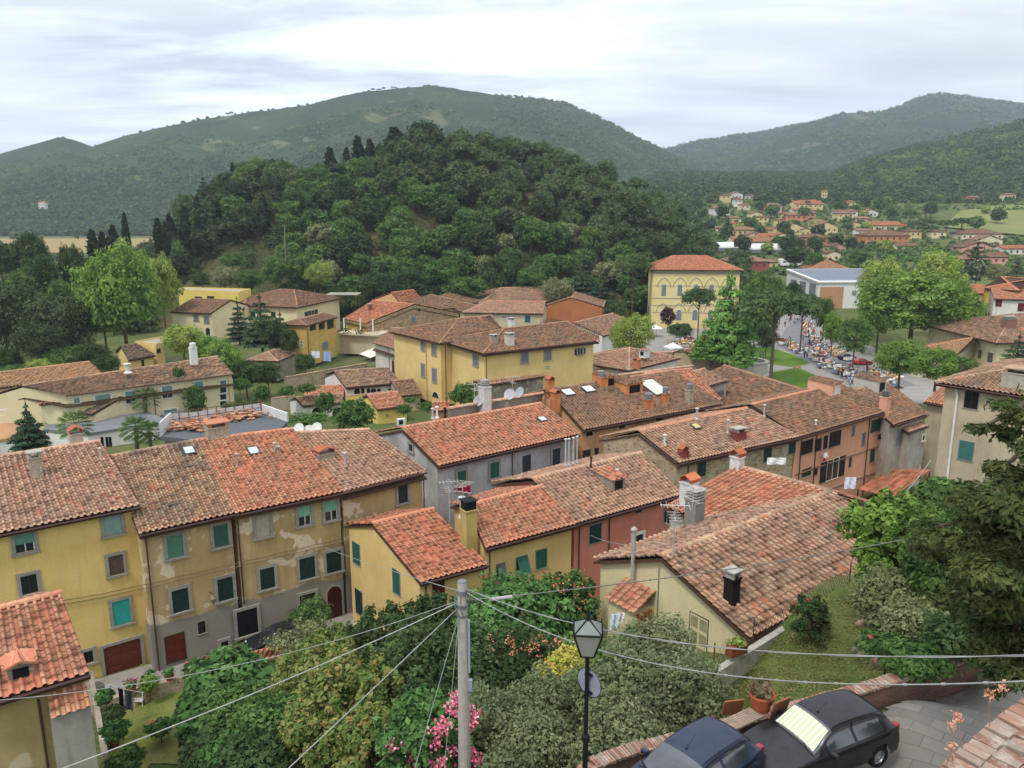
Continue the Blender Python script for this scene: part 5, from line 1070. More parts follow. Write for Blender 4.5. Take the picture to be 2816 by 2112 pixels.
# large roof behind the long orange house, with a plastered roof hut
m21 = house('broad brown roofed house next to the piazza lawn', None, None, -24.6, BEIG, 'brown', A=(21.5, 109.5, -24.9), B=(27, 94, -24.9), R1=(30.6, 113, -21.9), R2=(36.2, 97, -21.9), Dd=(39.5, 116, -24.9), Cc=(45, 100, -24.9), zg=-32, lod=1)
m22 = house('brown-orange roofed house joining the long orange house', (1850, 1118), (1985, 1100), -22.5, ORG, 'orange', ridge=((1770, 1028), (1900, 1015)), slope=.30, zg=-32, lod=1)
hb = house('plastered attic hut with a boarded window standing among the brown roofs', (1952, 1060), (2004, 1046), -21.6, GWS, 'pink', depth=7.5, slope=.25, zg=-25.5, ov=.2, lod=1)
win(hb, 'f', (1970, 1076, 1988, 1094), 'd', 's', plain('7c7062', .9))
dw_ = house('low roof in front of the palazzo wall with two skylights behind the parapet', (1325, 1062), (1500, 1035), -26.5, GRP, 'pink', depth=2.0, slope=.3, zg=-32, lod=1, mono=True)
# garden walls
for k_, (a, b, z, lab) in enumerate((((560, 1078), (640, 1098), -31.0, 'low cream garden wall beside the school'), ((745, 1098), (808, 1090), -30.8, 'streaked grey garden wall left of the villa portico'), ((780, 1040), (1010, 1000), -29.9, 'old stone retaining wall behind the white villa'), ((950, 1092), (1075, 1078), -29.9, 'pale yellow garden wall in front of the white villa'))):
    A_, B_ = Vector(W(*a, z)), Vector(W(*b, z)); T = thing('garden_wall', ((A_.x+B_.x)/2, (A_.y+B_.y)/2, -33), lab, 'wall'); g = G(); g.prism([A_, B_, B_+Vector((0, .4, 0)), A_+Vector((0, .4, 0))], (0, 0, -33.2-z)); g.build('masonry', STN if 'stone' in lab else YEP if 'yellow' in lab else BEI, T); caps('coping', A_+Vector((0, .2, 0)), B_+Vector((0, .2, 0)), 'old', T, r=.2)
# ================================================================ beyond: piazza edge buildings
YG = plaster('dccb92', 'd2c086', stain=.15)
mg = house('yellow neo-gothic hall with arched windows and red hipped roof on the piazza', (1788, 742), (2045, 744), -16.4, YG, 'bright', depth=20, slope=.34, hipL=True, hipR=True, insetL=7, insetR=9, zg=-33.5, lod=1, ov=.8)
for x0, x1 in ((1819, 1832), (1863, 1876), (1907, 1920), (1950, 1963), (1994, 2007)):
    win(mg, 'f', (x0, 782, x1, 814), 'arch', 'w', GREY2); win(mg, 'f', (x0-3, 852, x1-2, 881), 'arch', 'w', GREY2)
P_, t_, n_ = face(mg, 'f'); lf = (mg.b-mg.a).length; g = G()
for z_, hh in ((-17.6, .7), (-24.6, .25), (-26.6, .18), (-21.0, .15), (-28.6, .15)): g.obox(Vector((mg.a.x, mg.a.y, z_))+t_*.1, t_*(lf-.2), n_*.06, Vector((0, 0, hh)))
for row in (0, 1):
    for i in range(5):
        c_ = hit(mg, 'f', 1826+44*i-row*3, 780+row*70)+n_*.03; k = 12; rr = 1.9
        for j in range(k):
            a0, a1 = pi*j/k, pi*(j+1)/k; p0 = c_+t_*cos(a0)*rr+Vector((0, 0, sin(a0)*rr*1.0+(.7*(1-abs(cos(a0))))-1)); p1 = c_+t_*cos(a1)*rr+Vector((0, 0, sin(a1)*rr+(.7*(1-abs(cos(a1))))-1)); g.tube([p0, p1], .1, 4)
g.build('moulding', plain('8d8b80', .9), mg.T)
for x in (1778, 1782): win(mg, 'l', (x, 840, x+2.5, 870), 'G', None, GREY2)
# white hall with solar panels
so = Vector(W(2252, 778, -24.2)); sA = Vector((107.2, 277, 0)); A0 = Vector((so.x, so.y, -33.5)); bx = thing('sports_hall', (125, 290, -33.5), 'white hall with solar panels on its sloping roof', 'hall')
e_ = Vector((.997, .07, 0)); q_ = Vector((-.07, .997, 0)); zt = -24.2; Ld, Dp = 31, 27
V = [A0, A0+e_*Ld, A0+e_*Ld+q_*Dp, A0+q_*Dp, A0+Vector((0, 0, zt+33.5)), A0+e_*Ld+Vector((0, 0, zt+33.5)), A0+e_*Ld+q_*Dp+Vector((0, 0, 11.6)), A0+q_*Dp+Vector((0, 0, 11.6))]
mk('wall', V, [(0, 1, 5, 4), (1, 2, 6, 5), (2, 3, 7, 6), (3, 0, 4, 7)], WHITE, bx)
r_ = [V[4]-e_*.5-q_*.5, V[5]+e_*.5-q_*.5, V[6]+e_*.5, V[7]-e_*.5]; g = G(); g.prism(r_, (0, 0, .5)); g.build('roof', WHITE, bx)
rn = (V[5]-V[4]).cross(V[7]-V[4]).normalized(); dn_ = (V[7]-V[4]).normalized(); m, t, b = newmat('solar_panel'); b.inputs['Base Color'].default_value = (.10, .12, .16, 1); b.inputs['Roughness'].default_value = .3; b.inputs['Specular IOR Level'].default_value = .5
for j in range(9):
    g = G(); g.obox(V[4]+e_*.6+dn_*(1.4+j*2.8)+rn*.55, e_*(Ld-1.2), dn_*2.1, rn*.1)
    if j < 9: g.build('solar_panel_row', m, bx)
g = G(); g.obox(A0+e_*.6-q_*.04+Vector((0, 0, .1)), e_*8.3, -q_*.1, Vector((0, 0, 7.8))); g.build('brick_panel', plain('a9825c', .9), bx)
for i in range(3): g = G(); g.obox(A0+q_*(2+i*8)-e_*.12+Vector((0, 0, 1.2)), q_*5, e_*.1, Vector((0, 0, 7.5))); g.build('window', GREY2, bx)
for i in range(3): g = G(); g.obox(A0+e_*(12+i*4)-q_*.05+Vector((0, 0, 5)), e_*1.4, -q_*.06, Vector((0, 0, 1.6))); g.build('window', GREY2, bx)
house('brown pyramid roofed building behind the white solar hall', (2215, 743), (2350, 745), -23.2, BEIG, 'ochre', depth=24, slope=.36, hipL=True, hipR=True, insetL=11, insetR=11, zg=-33.5, lod=1)
house('little cream house with red roof beside the white solar hall', (2305, 812), (2345, 812), -28.8, CREAM, 'bright', depth=9, slope=.3, hipL=True, hipR=True, zg=-33.5, lod=1)
m30 = house('white modern house with dark red shutters at the right edge', (2733, 822), (2900, 828), -23.0, WHH, 'orange', depth=13, slope=.3, zg=-33.5, lod=1)
win(m30, 'f', (2738, 822, 2755, 843), 'G', None, REDSH); win(m30, 'f', (2799, 834, 2816, 856), 'G', None, REDSH); win(m30, 'f', (2797, 876, 2813, 894), 'G', None, DARK)
bt = block('white terrace block with four dark narrow windows at the right edge', ((2692, 832), (2740, 848), (2780, 846), (2735, 828)), -25.5, -33.5, WHH, ws=((0, 2697, 870, 1.0, 3), (0, 2704, 872, 1.0, 3), (0, 2711, 874, 1.0, 3), (0, 2718, 876, 1.0, 3)))
house('pale yellow house with wide orange hipped roof at the right edge', (2696, 792), (2800, 800), -21, YEP, 'bright', depth=18, slope=.3, hipL=True, hipR=True, zg=-33.5, lod=1)
house('bright terracotta gabled roof between the big trees and the yellow house', (2640, 805), (2705, 808), -22, ORG, 'bright', depth=12, slope=.3, zg=-33.5, lod=1)
house('low brown roofed house below the bright terracotta roof', (2662, 830), (2738, 832), -25, ORG, 'ochre', depth=12, slope=.3, zg=-33.5, lod=1)
m31 = house('wide brown roofed annexe left of the beige palace', (2500, 962), (2628, 978), -27.5, BEIG, 'ochre', depth=20, slope=.3, zg=-33.5, hipL=True, lod=1)
m32 = house('beige palace with deep eaves and grey shutters at the right', (2739, 944), (2830, 942), -24.8, PAL, 'old', depth=26, slope=.3, hipL=True, hipR=True, insetL=12, insetR=8, zg=-33.5, ov=1.2, lod=1, B=Vector(W(2739, 944, -24.8))+(Vector(W(2860, 943, -24.8))-Vector(W(2739, 944, -24.8))).normalized()*22, A=W(2739, 944, -24.8))
for b_ in ((2638, 945, 2646, 967), (2660, 953, 2674, 975), (2690, 963, 2699, 985), (2716, 970, 2730, 996)): win(m32, 'l', b_, 'G', None, plain('58504a', .6))
chimney(m32, 2773, 900, 2.2, 1.6, 1.6, plain('7d5a4a', .9), 'stack')
# ================================================================ trees on the wooded knoll, about 290 of them, each one an object
KT = []
specs = [('round', 10, 5.2, 'broad'), ('round', 11, 5.6, 'dark'), ('round', 9.5, 5.0, 'broad'), ('round', 12, 5.4, 'brownpine'), ('round', 12, 4.6, 'brownpine'), ('round', 11, 5.6, 'holm'), ('pine', 13, 4.8, 'brownpine'), ('cypress', 14, 1.9, 'cypress'), ('conifer', 14, 4.2, 'cedar'), ('round', 8, 4.5, 'citrus'), ('round', 8, 4.4, 'grey')]
LBL = {'broad': 'leafy green tree in the wood covering the knoll', 'dark': 'dark leafy tree in the wood covering the knoll', 'brownpine': 'brownish pine in the wood covering the knoll', 'holm': 'dusky evergreen oak in the wood covering the knoll', 'cypress': 'dark columnar cypress in the wood covering the knoll', 'cedar': 'dark tiered conifer in the wood covering the knoll', 'citrus': 'fresh green tree at the foot of the wooded knoll', 'grey': 'pale grey-green tree at the foot of the wooded knoll'}
for i, (k, h_, r_, m_) in enumerate(specs):
    T = tree(k, h_, r_, 100+i, 4200, .42, m_, 'broadleaf_tree' if k == 'round' else 'cypress_tree' if k == 'cypress' else 'pine_tree' if k == 'pine' else 'conifer_tree', label=LBL[m_], nl=7, group='trees of the wooded knoll')
    KT.append(T)
def kn_pick(px, t, py=0):
    if px > 1250 and t > .35: return random.choice([3, 3, 4, 6, 4, 5, 3])
    if px > 1050 and t > .5: return random.choice([3, 4, 5, 1, 5])
    if px < 800 and t > .3: return random.choice([5, 1, 5, 0, 7, 3, 8])
    if t < .25: return random.choice([0, 0, 2, 9, 1, 10, 0])
    return random.choice([0, 0, 1, 2, 0, 1, 5, 10, 9])
cand = []; rr = random.Random(5)
for _ in range(5200):
    px = rr.uniform(380, 2040); t = rr.random()**.9*1.04; u = (px-1408)/FPX/1.0; p = atk(u, t)
    if p[2] < -34.5: continue
    if px < 800 and t < .22+.1*rr.random() and px > 520: continue
    if px < 500 and t < .3 or (500 < px < 740 and t < .34): continue
    if all((p[0]-q[0][0])**2+(p[1]-q[0][1])**2 > 6.6**2*(1+.5*(t < .9)*0) for q in cand): cand.append((p, px, t))
rr.shuffle(cand); cand = cand[:296]
for p, px, t in cand:
    k = kn_pick(px, t); s_ = rr.uniform(.8, 1.25); place(KT[k], (p[0], p[1], p[2]-.4), s_, sz=s_*rr.uniform(.9, 1.15))
print('knoll trees', len(cand))
# undergrowth and the trees behind the first 300: one mass
def mass(name, pts, sizes, per, leaf, mat, label, seed=3):
    cs = np.array(pts); rs = np.stack([sizes, sizes, sizes*.8], -1)
    o = leaves_mesh(name, cs, rs, int(per*len(cs)), leaf, mat, None, seed, shell=.55, local=True); tag(o, label, 'woodland', kind='stuff'); return o
pts, szs = [], []
for _ in range(900):
    px = rr.uniform(430, 2010); t = rr.uniform(.02, 1.0)
    if px < 800 and t < .25: continue
    p = atk((px-1408)/FPX, t)
    if p[2] < -34: continue
    pts.append(p+np.array([0, 0, .6])); szs.append(rr.uniform(1.6, 3.2))
mass('undergrowth', pts, np.array(szs), 90, .55, LM['dark'], 'bushy undergrowth between the trees of the wooded knoll')
# ------ woodland masses on the mountains and the slopes
def scatter(at, n, umin, umax, tmin, tmax, smin, smax, dens=None, zoff=1.0, seed=2):
    g_ = random.Random(seed); P, S = [], []
    while len(P) < n:
        u = g_.uniform(umin, umax); t = g_.uniform(tmin, tmax)
        if dens and g_.random() > dens(u, t): continue
        p = at(u, t); s_ = g_.uniform(smin, smax); P.append(p+np.array([0, 0, s_*.12])); S.append(s_)
    return P, np.array(S)
nz = lambda u, t, s, o: noise.noise(Vector((u*s, t*s*.6, o)))
P, S = scatter(at1, 5200, -.86, -.02, .0, .38, 4.5, 9, lambda u, t: 1 if t < .22 else .55+.8*nz(u, t, 14, 1))
mass('woodland', P, S, 62, 2.6, LM['dark'], 'dense dark wood on the lower slopes of the mountain', 11)
P, S = scatter(at1, 2600, -.86, .30, .1, .6, 3.5, 6.5, lambda u, t: .25+1.1*nz(u, t, 20, 4)); mass('woodland', P, S, 34, 2.4, LM['broad'], 'scattered trees and olive groves on the mountain', 12)
P, S = scatter(at1, 2400, -.02, .36, .0, 1.0, 4, 7.5, lambda u, t: .5+.9*nz(u, t, 18, 7)); mass('woodland', P, S, 34, 2.8, LM['pine'], 'dark scrub wood on the right flank of the mountain', 13)
P, S = scatter(at2, 4200, .12, .80, .0, .97, 5, 10, lambda u, t: .4+1.2*nz(u, t, 16, 9)); mass('woodland', P, S, 24, 4.2, LM['pine'], 'far wood covering the distant mountain', 14)
P, S = scatter(at3, 3000, .24, .80, .0, 1.0, 3.6, 8.5, lambda u, t: 1 if t < .12 else .5+1.4*nz(u, t, 16, 12)); mass('woodland', P, S, 62, 2.2, LM['dark'], 'dense dark wood on the slope above the village', 15)
P, S = scatter(at3, 1700, .24, .80, .0, 1.0, 2.5, 6, lambda u, t: .4-1.2*nz(u, t, 16, 12), seed=31); mass('woodland', P, S, 62, 1.8, LM['broad'], 'lighter green groves on the slope above the village', 16)
# pines and bushes standing on the skyline of the mountain
SK = [tree('pine', 13, 7, 301, 500, 1.6, 'pine', 'skyline_pine', label='umbrella pine standing on the skyline of the mountain', group='pines along the skyline', nl=5), tree('round', 9, 6, 302, 500, 1.6, 'dark', 'skyline_tree', label='rounded tree standing on the skyline of the mountain', group='trees along the skyline', nl=5)]
for px in list(np.linspace(470, 1010, 40))+list(np.linspace(1015, 1130, 10))+list(np.linspace(1170, 1240, 9))+[1290, 1305, 1330, 1340, 1356, 1365, 1378]+list(np.linspace(1400, 1560, 14))+[625, 636, 150, 170, 190, 262, 340, 380, 420, 1600, 1660, 1700]:
    px += random.uniform(-9, 9); k = 0 if (980 < px < 1600 and random.random() < .7) or 620 < px < 640 else 1; p = at1((px-1408)/FPX/1.045, 1.0); s_ = random.uniform(.6, 1.15)
    place(SK[k], (p[0], p[1], p[2]-1.5), s_*(.8 if k == 0 else .75))
# ------ special trees on the knoll top
def at_px(x, ybase, ytop, Y, T, rx=None, h0=1.0, label=None, w_=None, wT=None, rz=None):
    b = WY(x, ybase, Y); t_ = WY(x, ytop, Y); s_ = (t_[2]-b[2])/h0; o = place(T, b, s_, label=label, rz=rz)
    if w_: k = w_/2/FPX*Y/wT; o.scale = (k, k, s_)
    return o
CYP = tree('cypress', 10, 1.5, 400, 2600, .42, 'cypress', 'cypress_tree', label='dark cypress')
for x, y0, y1, Y, w_, lab in ((913, 515, 397, 338, 40, 'tall dark cypress left of the pair on the knoll crest'), (956, 490, 398, 338, 26, 'slim dark cypress, second on the knoll crest'), (925, 530, 455, 330, 60, 'broad dark cypress below the slim one on the crest'), (988, 470, 366, 340, 36, 'dark cypress in the middle pair on the knoll crest'), (1018, 470, 374, 340, 32, 'dark cypress just right of the middle pair on the crest'), (1085, 440, 341, 342, 56, 'stout dark cypress beside the round holm oak on the crest'), (515, 690, 555, 262, 30, 'dark cypress standing at the left end of the knoll'), (352, 700, 575, 255, 22, 'slender cypress rising behind the great plane tree'), (318, 705, 612, 250, 32, 'dark pointed tree left of the slender cypress'), (262, 720, 625, 240, 34, 'dark pointed tree at the left above the plane tree'), (288, 715, 630, 243, 28, 'dark pointed tree between its taller neighbours at the left'), (440, 700, 590, 258, 30, 'cypress behind the right side of the plane tree'), (460, 705, 600, 256, 28, 'cypress touching its neighbour behind the plane tree'), (600, 620, 520, 300, 36, 'dark cypress on the left shoulder of the knoll'), (630, 600, 505, 305, 36, 'dark cypress higher on the left shoulder of the knoll')):
    at_px(x, y0, y1, Y, CYP, h0=10, label=lab, w_=w_, wT=1.5)
HOLM = tree('round', 14, 9, 401, 5200, .7, 'holm', 'holm_oak', label='large rounded holm oak crowning the knoll', th=1.5)
at_px(1170, 440, 330, 342, HOLM, h0=14, label='large rounded holm oak crowning the knoll', w_=118, wT=9.5)
# ------ trees of the town, each placed where it stands: (x, base y, top y, Y, width px, kind, label)
DEF = {'b': tree('round', 10, 5.5, 410, 9000, 0.28, 'broad', 'broadleaf_tree', label='x'), 'd': tree('round', 10, 5.5, 411, 9000, 0.28, 'dark', 'broadleaf_tree', label='x'), 'g': tree('round', 10, 5.5, 412, 16000, 0.21, 'bright', 'broadleaf_tree', label='x', th=1.2),
       'l': tree('round', 10, 5.5, 413, 9000, 0.25, 'lime', 'broadleaf_tree', label='x', th=1.0), 'h': tree('round', 10, 6, 414, 13000, 0.22, 'holm', 'holm_oak', label='x', th=.8), 'o': tree('round', 8, 5, 415, 6000, 0.25, 'grey', 'olive_tree', label='x'),
       'p': tree('pine', 12, 6.5, 416, 9000, 0.3, 'pine', 'stone_pine', label='x'), 'c': tree('conifer', 14, 4.6, 417, 8000, 0.3, 'cedar', 'fir_tree', label='x'), 'f': tree('conifer', 14, 5.4, 418, 12000, 0.32, 'fir', 'cedar_tree', label='x'), 'm': tree('round', 10, 5, 419, 4200, .4, 'magnolia', 'magnolia_tree', label='x', th=1),
       'u': tree('round', 8, 4.6, 420, 3000, .32, 'plum', 'plum_tree', label='x'), 's': tree('bush', 3, 2.2, 421, 2500, .22, 'citrus', 'shrub', label='x', cat='shrub', nl=10), 'w': tree('round', 10, 5.5, 422, 9000, 0.25, 'broad', 'willow_tree', label='x', th=1.0)}
WT = {'b': (10, 5.6), 'd': (10, 5.6), 'g': (10, 5.6), 'l': (10, 5.6), 'h': (10, 6.1), 'o': (8, 5.1), 'p': (12, 6.4), 'c': (14, 4.7), 'f': (14, 5.5), 'm': (10, 5.1), 'u': (8, 4.7), 's': (3, 2.3), 'w': (10, 5.6)}
TREES = [
 # left edge wood
 (55, 1010, 760, 165, 260, 'h', 'dusky holm oak filling the left edge'), (170, 1010, 795, 160, 230, 'h', 'dusky holm oak right of the one at the left edge'), (-60, 1000, 740, 170, 240, 'h', 'dusky holm oak cut by the left edge'), (120, 1015, 880, 150, 150, 'h', 'low dusky oak in front of the holm oaks'),
 (100, 800, 628, 215, 110, 'd', 'tall dark tree in front of the ripe field'), (120, 860, 690, 200, 130, 'd', 'dark tree below the tall one in front of the field'), (10, 790, 655, 210, 130, 'd', 'dark tree at the left edge beside the ripe field'), (210, 850, 660, 205, 80, 'd', 'narrow dark tree left of the great plane tree'), (170, 860, 760, 190, 70, 'b', 'fresh green bush between the dark trees at the left'), (60, 830, 740, 190, 80, 'b', 'green bush above the holm oaks'),
 (255, 790, 700, 230, 60, 'd', 'dark tree behind the left of the plane tree'), (20, 1040, 950, 150, 110, 'd', 'dark bush at the foot of the left wood'), (110, 1045, 985, 140, 80, 'l', 'yellow-green bush above the pale school roof'), (40, 1060, 1000, 136, 100, 'b', 'green bush above the left end of the school roof'), (190, 1030, 945, 150, 120, 'b', 'green tree behind the school roof'), (260, 1025, 940, 150, 120, 'd', 'dark tree between the school and the small yellow house'), (300, 1030, 975, 140, 80, 'd', 'dark bush beside the small yellow house'),
 # great plane tree
 (352, 985, 645, 165, 260, 'g', 'great bright green plane tree at the left'), (295, 975, 720, 168, 150, 'g', 'left bough mass of the bright plane tree'), (455, 900, 690, 190, 110, 'l', 'yellow-green tree behind the great plane tree'),
 (508, 995, 885, 150, 125, 'l', 'rounded yellow-green tree beside the small yellow house'), (620, 1080, 925, 138, 130, 'g', 'green willowy tree behind the end of the school'), (580, 1020, 915, 145, 100, 'g', 'light green tree above the school roof end'), (680, 1090, 985, 136, 110, 'd', 'dark glossy tree left of the block hut'), (740, 1075, 990, 140, 80, 'd', 'dark shrub below the block hut'), (840, 1030, 970, 150, 70, 'd', 'dark tree below the ochre loggia house'),
 # firs
 (722, 960, 795, 168, 120, 'c', 'tall dark fir in front of the wide cream house'), (660, 945, 815, 172, 80, 'c', 'slim dark fir left of the tall fir'), (775, 960, 850, 165, 80, 'c', 'dark fir right of the tall fir'), (745, 965, 870, 160, 90, 'd', 'dark round tree under the firs'), (800, 985, 900, 158, 60, 'd', 'dark tree between the firs and the loggia house'),
 # slope below the knoll
 (560, 800, 745, 225, 70, 'd', 'dark shrub on the slope above the pale yellow block'), (620, 810, 730, 222, 90, 'o', 'grey-green tree on the slope above the cream house'), (690, 815, 735, 222, 90, 'b', 'green tree on the slope above the cream house'), (760, 805, 700, 232, 90, 'b', 'rounded green tree on the slope'), (815, 800, 690, 236, 90, 'b', 'rounded green tree right of its twin on the slope'), (880, 800, 715, 232, 90, 'l', 'light green tree beside the garden path'), (640, 745, 690, 250, 70, 'b', 'small tree at the foot of the left woods'),
 (1040, 840, 740, 236, 140, 'd', 'dark heavy tree at the foot of the knoll'), (1130, 850, 730, 240, 140, 'd', 'dark round tree at the foot of the knoll'), (1215, 840, 700, 244, 150, 'b', 'green tree at the foot of the knoll'), (1290, 842, 752, 225, 110, 'b', 'broad green tree standing forward of the knoll'), (1380, 830, 690, 240, 120, 'd', 'dark tree behind the long back row'), (1460, 830, 725, 236, 110, 'b', 'green tree behind the long back row'), (1530, 850, 760, 225, 110, 'o', 'grey tree behind the burnt orange gable'), (1600, 830, 700, 245, 110, 'c', 'blue-green tiered conifer left of the stone pine'), (1650, 850, 760, 235, 100, 'c', 'tiered conifer behind the burnt orange gable'),
 (1738, 860, 690, 230, 110, 'p', 'stone pine beside the yellow hall'), (1690, 905, 820, 215, 70, 'd', 'dark tree left of the yellow hall'),
 # piazza
 (1740, 1000, 855, 158, 130, 'l', 'yellow-green lime tree in front of the piazza'), (1700, 985, 880, 165, 60, 'l', 'yellow-green lime tree left of its neighbour'), (1835, 910, 842, 200, 50, 'u', 'purple plum tree before the yellow hall'), (1870, 940, 885, 190, 80, 'd', 'dark bush before the yellow hall'), (1918, 935, 785, 200, 100, 'p', 'umbrella pine partly hiding the yellow hall'),
 (1998, 1000, 738, 160, 160, 'f', 'tall bright green cedar in the piazza'), (1935, 990, 905, 158, 80, 'f', 'low bright cedar bough at the left of the tall one'), (2040, 1010, 930, 152, 60, 'f', 'small bright cedar at the right of the tall one'), (2120, 1030, 790, 150, 230, 'p', 'great stone pine over the piazza lawn'), (2070, 985, 730, 185, 110, 'b', 'tall green tree behind the stone pine'), (2110, 960, 740, 200, 80, 'b', 'tall green tree right behind the stone pine'), (2105, 975, 890, 175, 75, 'h', 'dark round holm oak under the stone pine'), (2200, 960, 800, 170, 110, 'p', 'stone pine at the right of the great one'), (2180, 850, 770, 240, 60, 'd', 'dark olive-green tree beside the street lamps'),
 (2285, 972, 850, 168, 75, 'g', 'bright street tree left of the paler one'), (2262, 930, 810, 195, 60, 'b', 'greyish tree behind the bright street trees'), (2345, 1000, 865, 158, 105, 'b', 'round street tree beside the market stalls'),
 (2500, 960, 730, 178, 330, 'g', 'huge bright green tree group right of the piazza'), (2420, 900, 700, 200, 150, 'l', 'tall light green tree behind the huge bright tree'), (2570, 900, 675, 205, 160, 'l', 'tall light tree behind the right side of the huge tree'), (2620, 940, 780, 185, 160, 'g', 'bright green tree in front of the white terrace block'), (2410, 960, 780, 180, 140, 'g', 'bright green tree hiding the cream house by the hall'),
 (2470, 1065, 925, 130, 160, 'g', 'leafy green tree at the end of the market'), (2570, 1070, 950, 122, 160, 'g', 'leafy green tree in front of the beige palace'), (2640, 1060, 975, 120, 100, 'b', 'leafy green tree between its neighbour and the beige house'), (2790, 1030, 910, 118, 100, 'c', 'dark cedar in front of the beige palace'),
 (2680, 760, 655, 290, 100, 'c', 'dark cedar behind the huge bright tree'), (2680, 790, 710, 270, 60, 'm', 'magnolia dotted with white flowers'), (2790, 790, 700, 250, 50, 'c', 'dark spruce at the right edge'), (2740, 790, 725, 265, 80, 'o', 'grey-green willow at the right'), (2360, 740, 680, 330, 80, 'b', 'green tree above the solar hall'), (2185, 740, 680, 340, 80, 'd', 'dark tree right of the yellow hall'), (2240, 745, 690, 330, 60, 'b', 'green tree beside the white greenhouse van'),
 # gardens in the middle
 (504, 1150, 1010, 121, 55, 's', 'tall clipped evergreen against the school'), (540, 1150, 1060, 119, 60, 's', 'lower clipped evergreen against the school'), (722, 1105, 1060, 119, 50, 's', 'round clipped bush by the cream garden wall'), (690, 1150, 1100, 112, 75, 's', 'green bush in front of the cream garden wall'), (895, 1140, 1080, 114, 58, 's', 'round clipped tree before the villa portico'), (850, 1165, 1140, 108, 130, 's', 'low dark hedge before the villa portico'), (640, 1150, 1105, 116, 60, 's', 'small shrub beside the school end wall'), (660, 1075, 1040, 130, 60, 's', 'dark shrub under the willowy tree'), (790, 1092, 1062, 122, 50, 's', 'pale shrub before the stone retaining wall'), (845, 1080, 1055, 124, 60, 's', 'olive coloured shrub before the stone retaining wall'), (1110, 1140, 1112, 110, 50, 's', 'bush between the garage and the palazzo'), (1175, 1130, 1105, 112, 60, 's', 'bush at the foot of the palazzo'), (975, 1185, 1100, 104, 125, 's', 'broad round bay tree between villa and garage'), (1275, 1120, 1055, 108, 80, 's', 'bright green climber against the yellow palazzo'), (1130, 1108, 1092, 112, 45, 's', 'small grey-green bush beside the palazzo'),
]
for (x, y0, y1, Y, w_, k, lab) in TREES:
    h0, wT = WT[k]; o = at_px(x, y0, y1, Y, DEF[k], h0=h0, label=lab, w_=w_, wT=wT)
# ------ village and plain trees
vt = random.Random(9)
VILL = [(1960, 700), (1990, 690), (2035, 690), (2000, 660), (1950, 640), (2060, 640), (2040, 612), (1985, 605), (2110, 700), (2140, 690), (2155, 655), (2180, 620), (2090, 580), (2120, 600), (2210, 610), (2240, 640), (2270, 600), (2220, 570), (2300, 560), (2310, 590), (2330, 640), (2395, 660), (2340, 690), (2375, 600), (2420, 580), (2450, 600), (2475, 640), (2500, 620), (2380, 560), (1930, 600), (1920, 570), (2000, 560), (2060, 556), (2100, 548), (2240, 700), (2290, 712), (2420, 560), (2520, 655), (2560, 655), (2600, 655), (2640, 655), (2540, 600), (2680, 640), (2740, 620), (2560, 640), (2200, 690), (2230, 720), (2160, 700), (2300, 690), (2430, 700), (2380, 640), (2010, 640), (2030, 655), (2090, 665), (2170, 665), (2250, 665), (1910, 690), (1925, 720), (1945, 745), (2350, 585), (2290, 540), (2350, 545), (2440, 545), (2150, 555), (2190, 545)]
def vilY(y): return float(np.interp(y, [540, 560, 600, 640, 660, 700, 740, 790], [730, 690, 620, 560, 525, 450, 395, 350]))
VT = [tree('round', 10, 5, 500, 900, .85, 'broad', 'village_tree', label='x', nl=6), tree('round', 10, 5, 501, 900, .85, 'dark', 'village_tree', label='x', nl=6), tree('conifer', 13, 4.5, 502, 900, .85, 'cedar', 'village_conifer', label='x'), tree('round', 8, 5, 503, 900, .85, 'lime', 'village_tree', label='x', nl=6), tree('pine', 11, 6, 504, 900, .85, 'pine', 'village_pine', label='x', nl=6)]
VL = ['green tree among the houses of the far village', 'dark tree among the houses of the far village', 'blue-green conifer among the houses of the far village', 'yellow-green tree among the houses of the far village', 'umbrella pine at the right of the far village']
for (x, y) in [q for i_, q in enumerate(VILL) if i_ % 5 != 1]+[(vt.uniform(1920, 2800), vt.uniform(575, 720)) for _ in range(10)]:
    k = vt.choice([0, 0, 1, 1, 1, 2, 3]); k = 4 if 2490 < x < 2660 and 600 < y < 670 else k; Y = vilY(y); b = WY(x, y, Y); z = gz(b[0], Y)
    place(VT[k], (b[0], Y, z-.5), vt.uniform(.7, 1.25), label=VL[k], group='trees of the far village')
P, S = [], []
for _ in range(2100):
    x = vt.uniform(1900, 2900); y = vt.uniform(546, 760)
    if x > 2560 and 575 < y < 655: continue
    Y = vilY(y); b = WY(x, y, Y); P.append((b[0], Y, gz(b[0], Y)+.8)); S.append(vt.uniform(.9, 2.1))
mass('hedges_and_bushes', P, np.array(S), 45, .8, LM['broad'], 'hedges and garden bushes between the houses of the far village', 21)
P, S = [], []
for _ in range(420): u = vt.uniform(.22, .62); Y = vt.uniform(715, 800); P.append((u*Y, Y, gz(u*Y, Y)+1)); S.append(vt.uniform(1.6, 4.6))
for _ in range(700): u = vt.uniform(.12, .235); Y = vt.uniform(380, 810); P.append((u*Y, Y, gz(u*Y, Y)+1)); S.append(vt.uniform(2, 4.5))
for _ in range(2600):
    u = vt.uniform(.1, .42); Y = vt.uniform(810, 1500) if u < .4 else vt.uniform(800, 830); P.append((u*Y, Y, gz(u*Y, Y)+1.5)); S.append(vt.uniform(3, 6.5))
mass('woodland', P, np.array(S), 60, 1.9, LM['dark'], 'wood filling the valley floor behind the far village', 23)
P, S = [], []
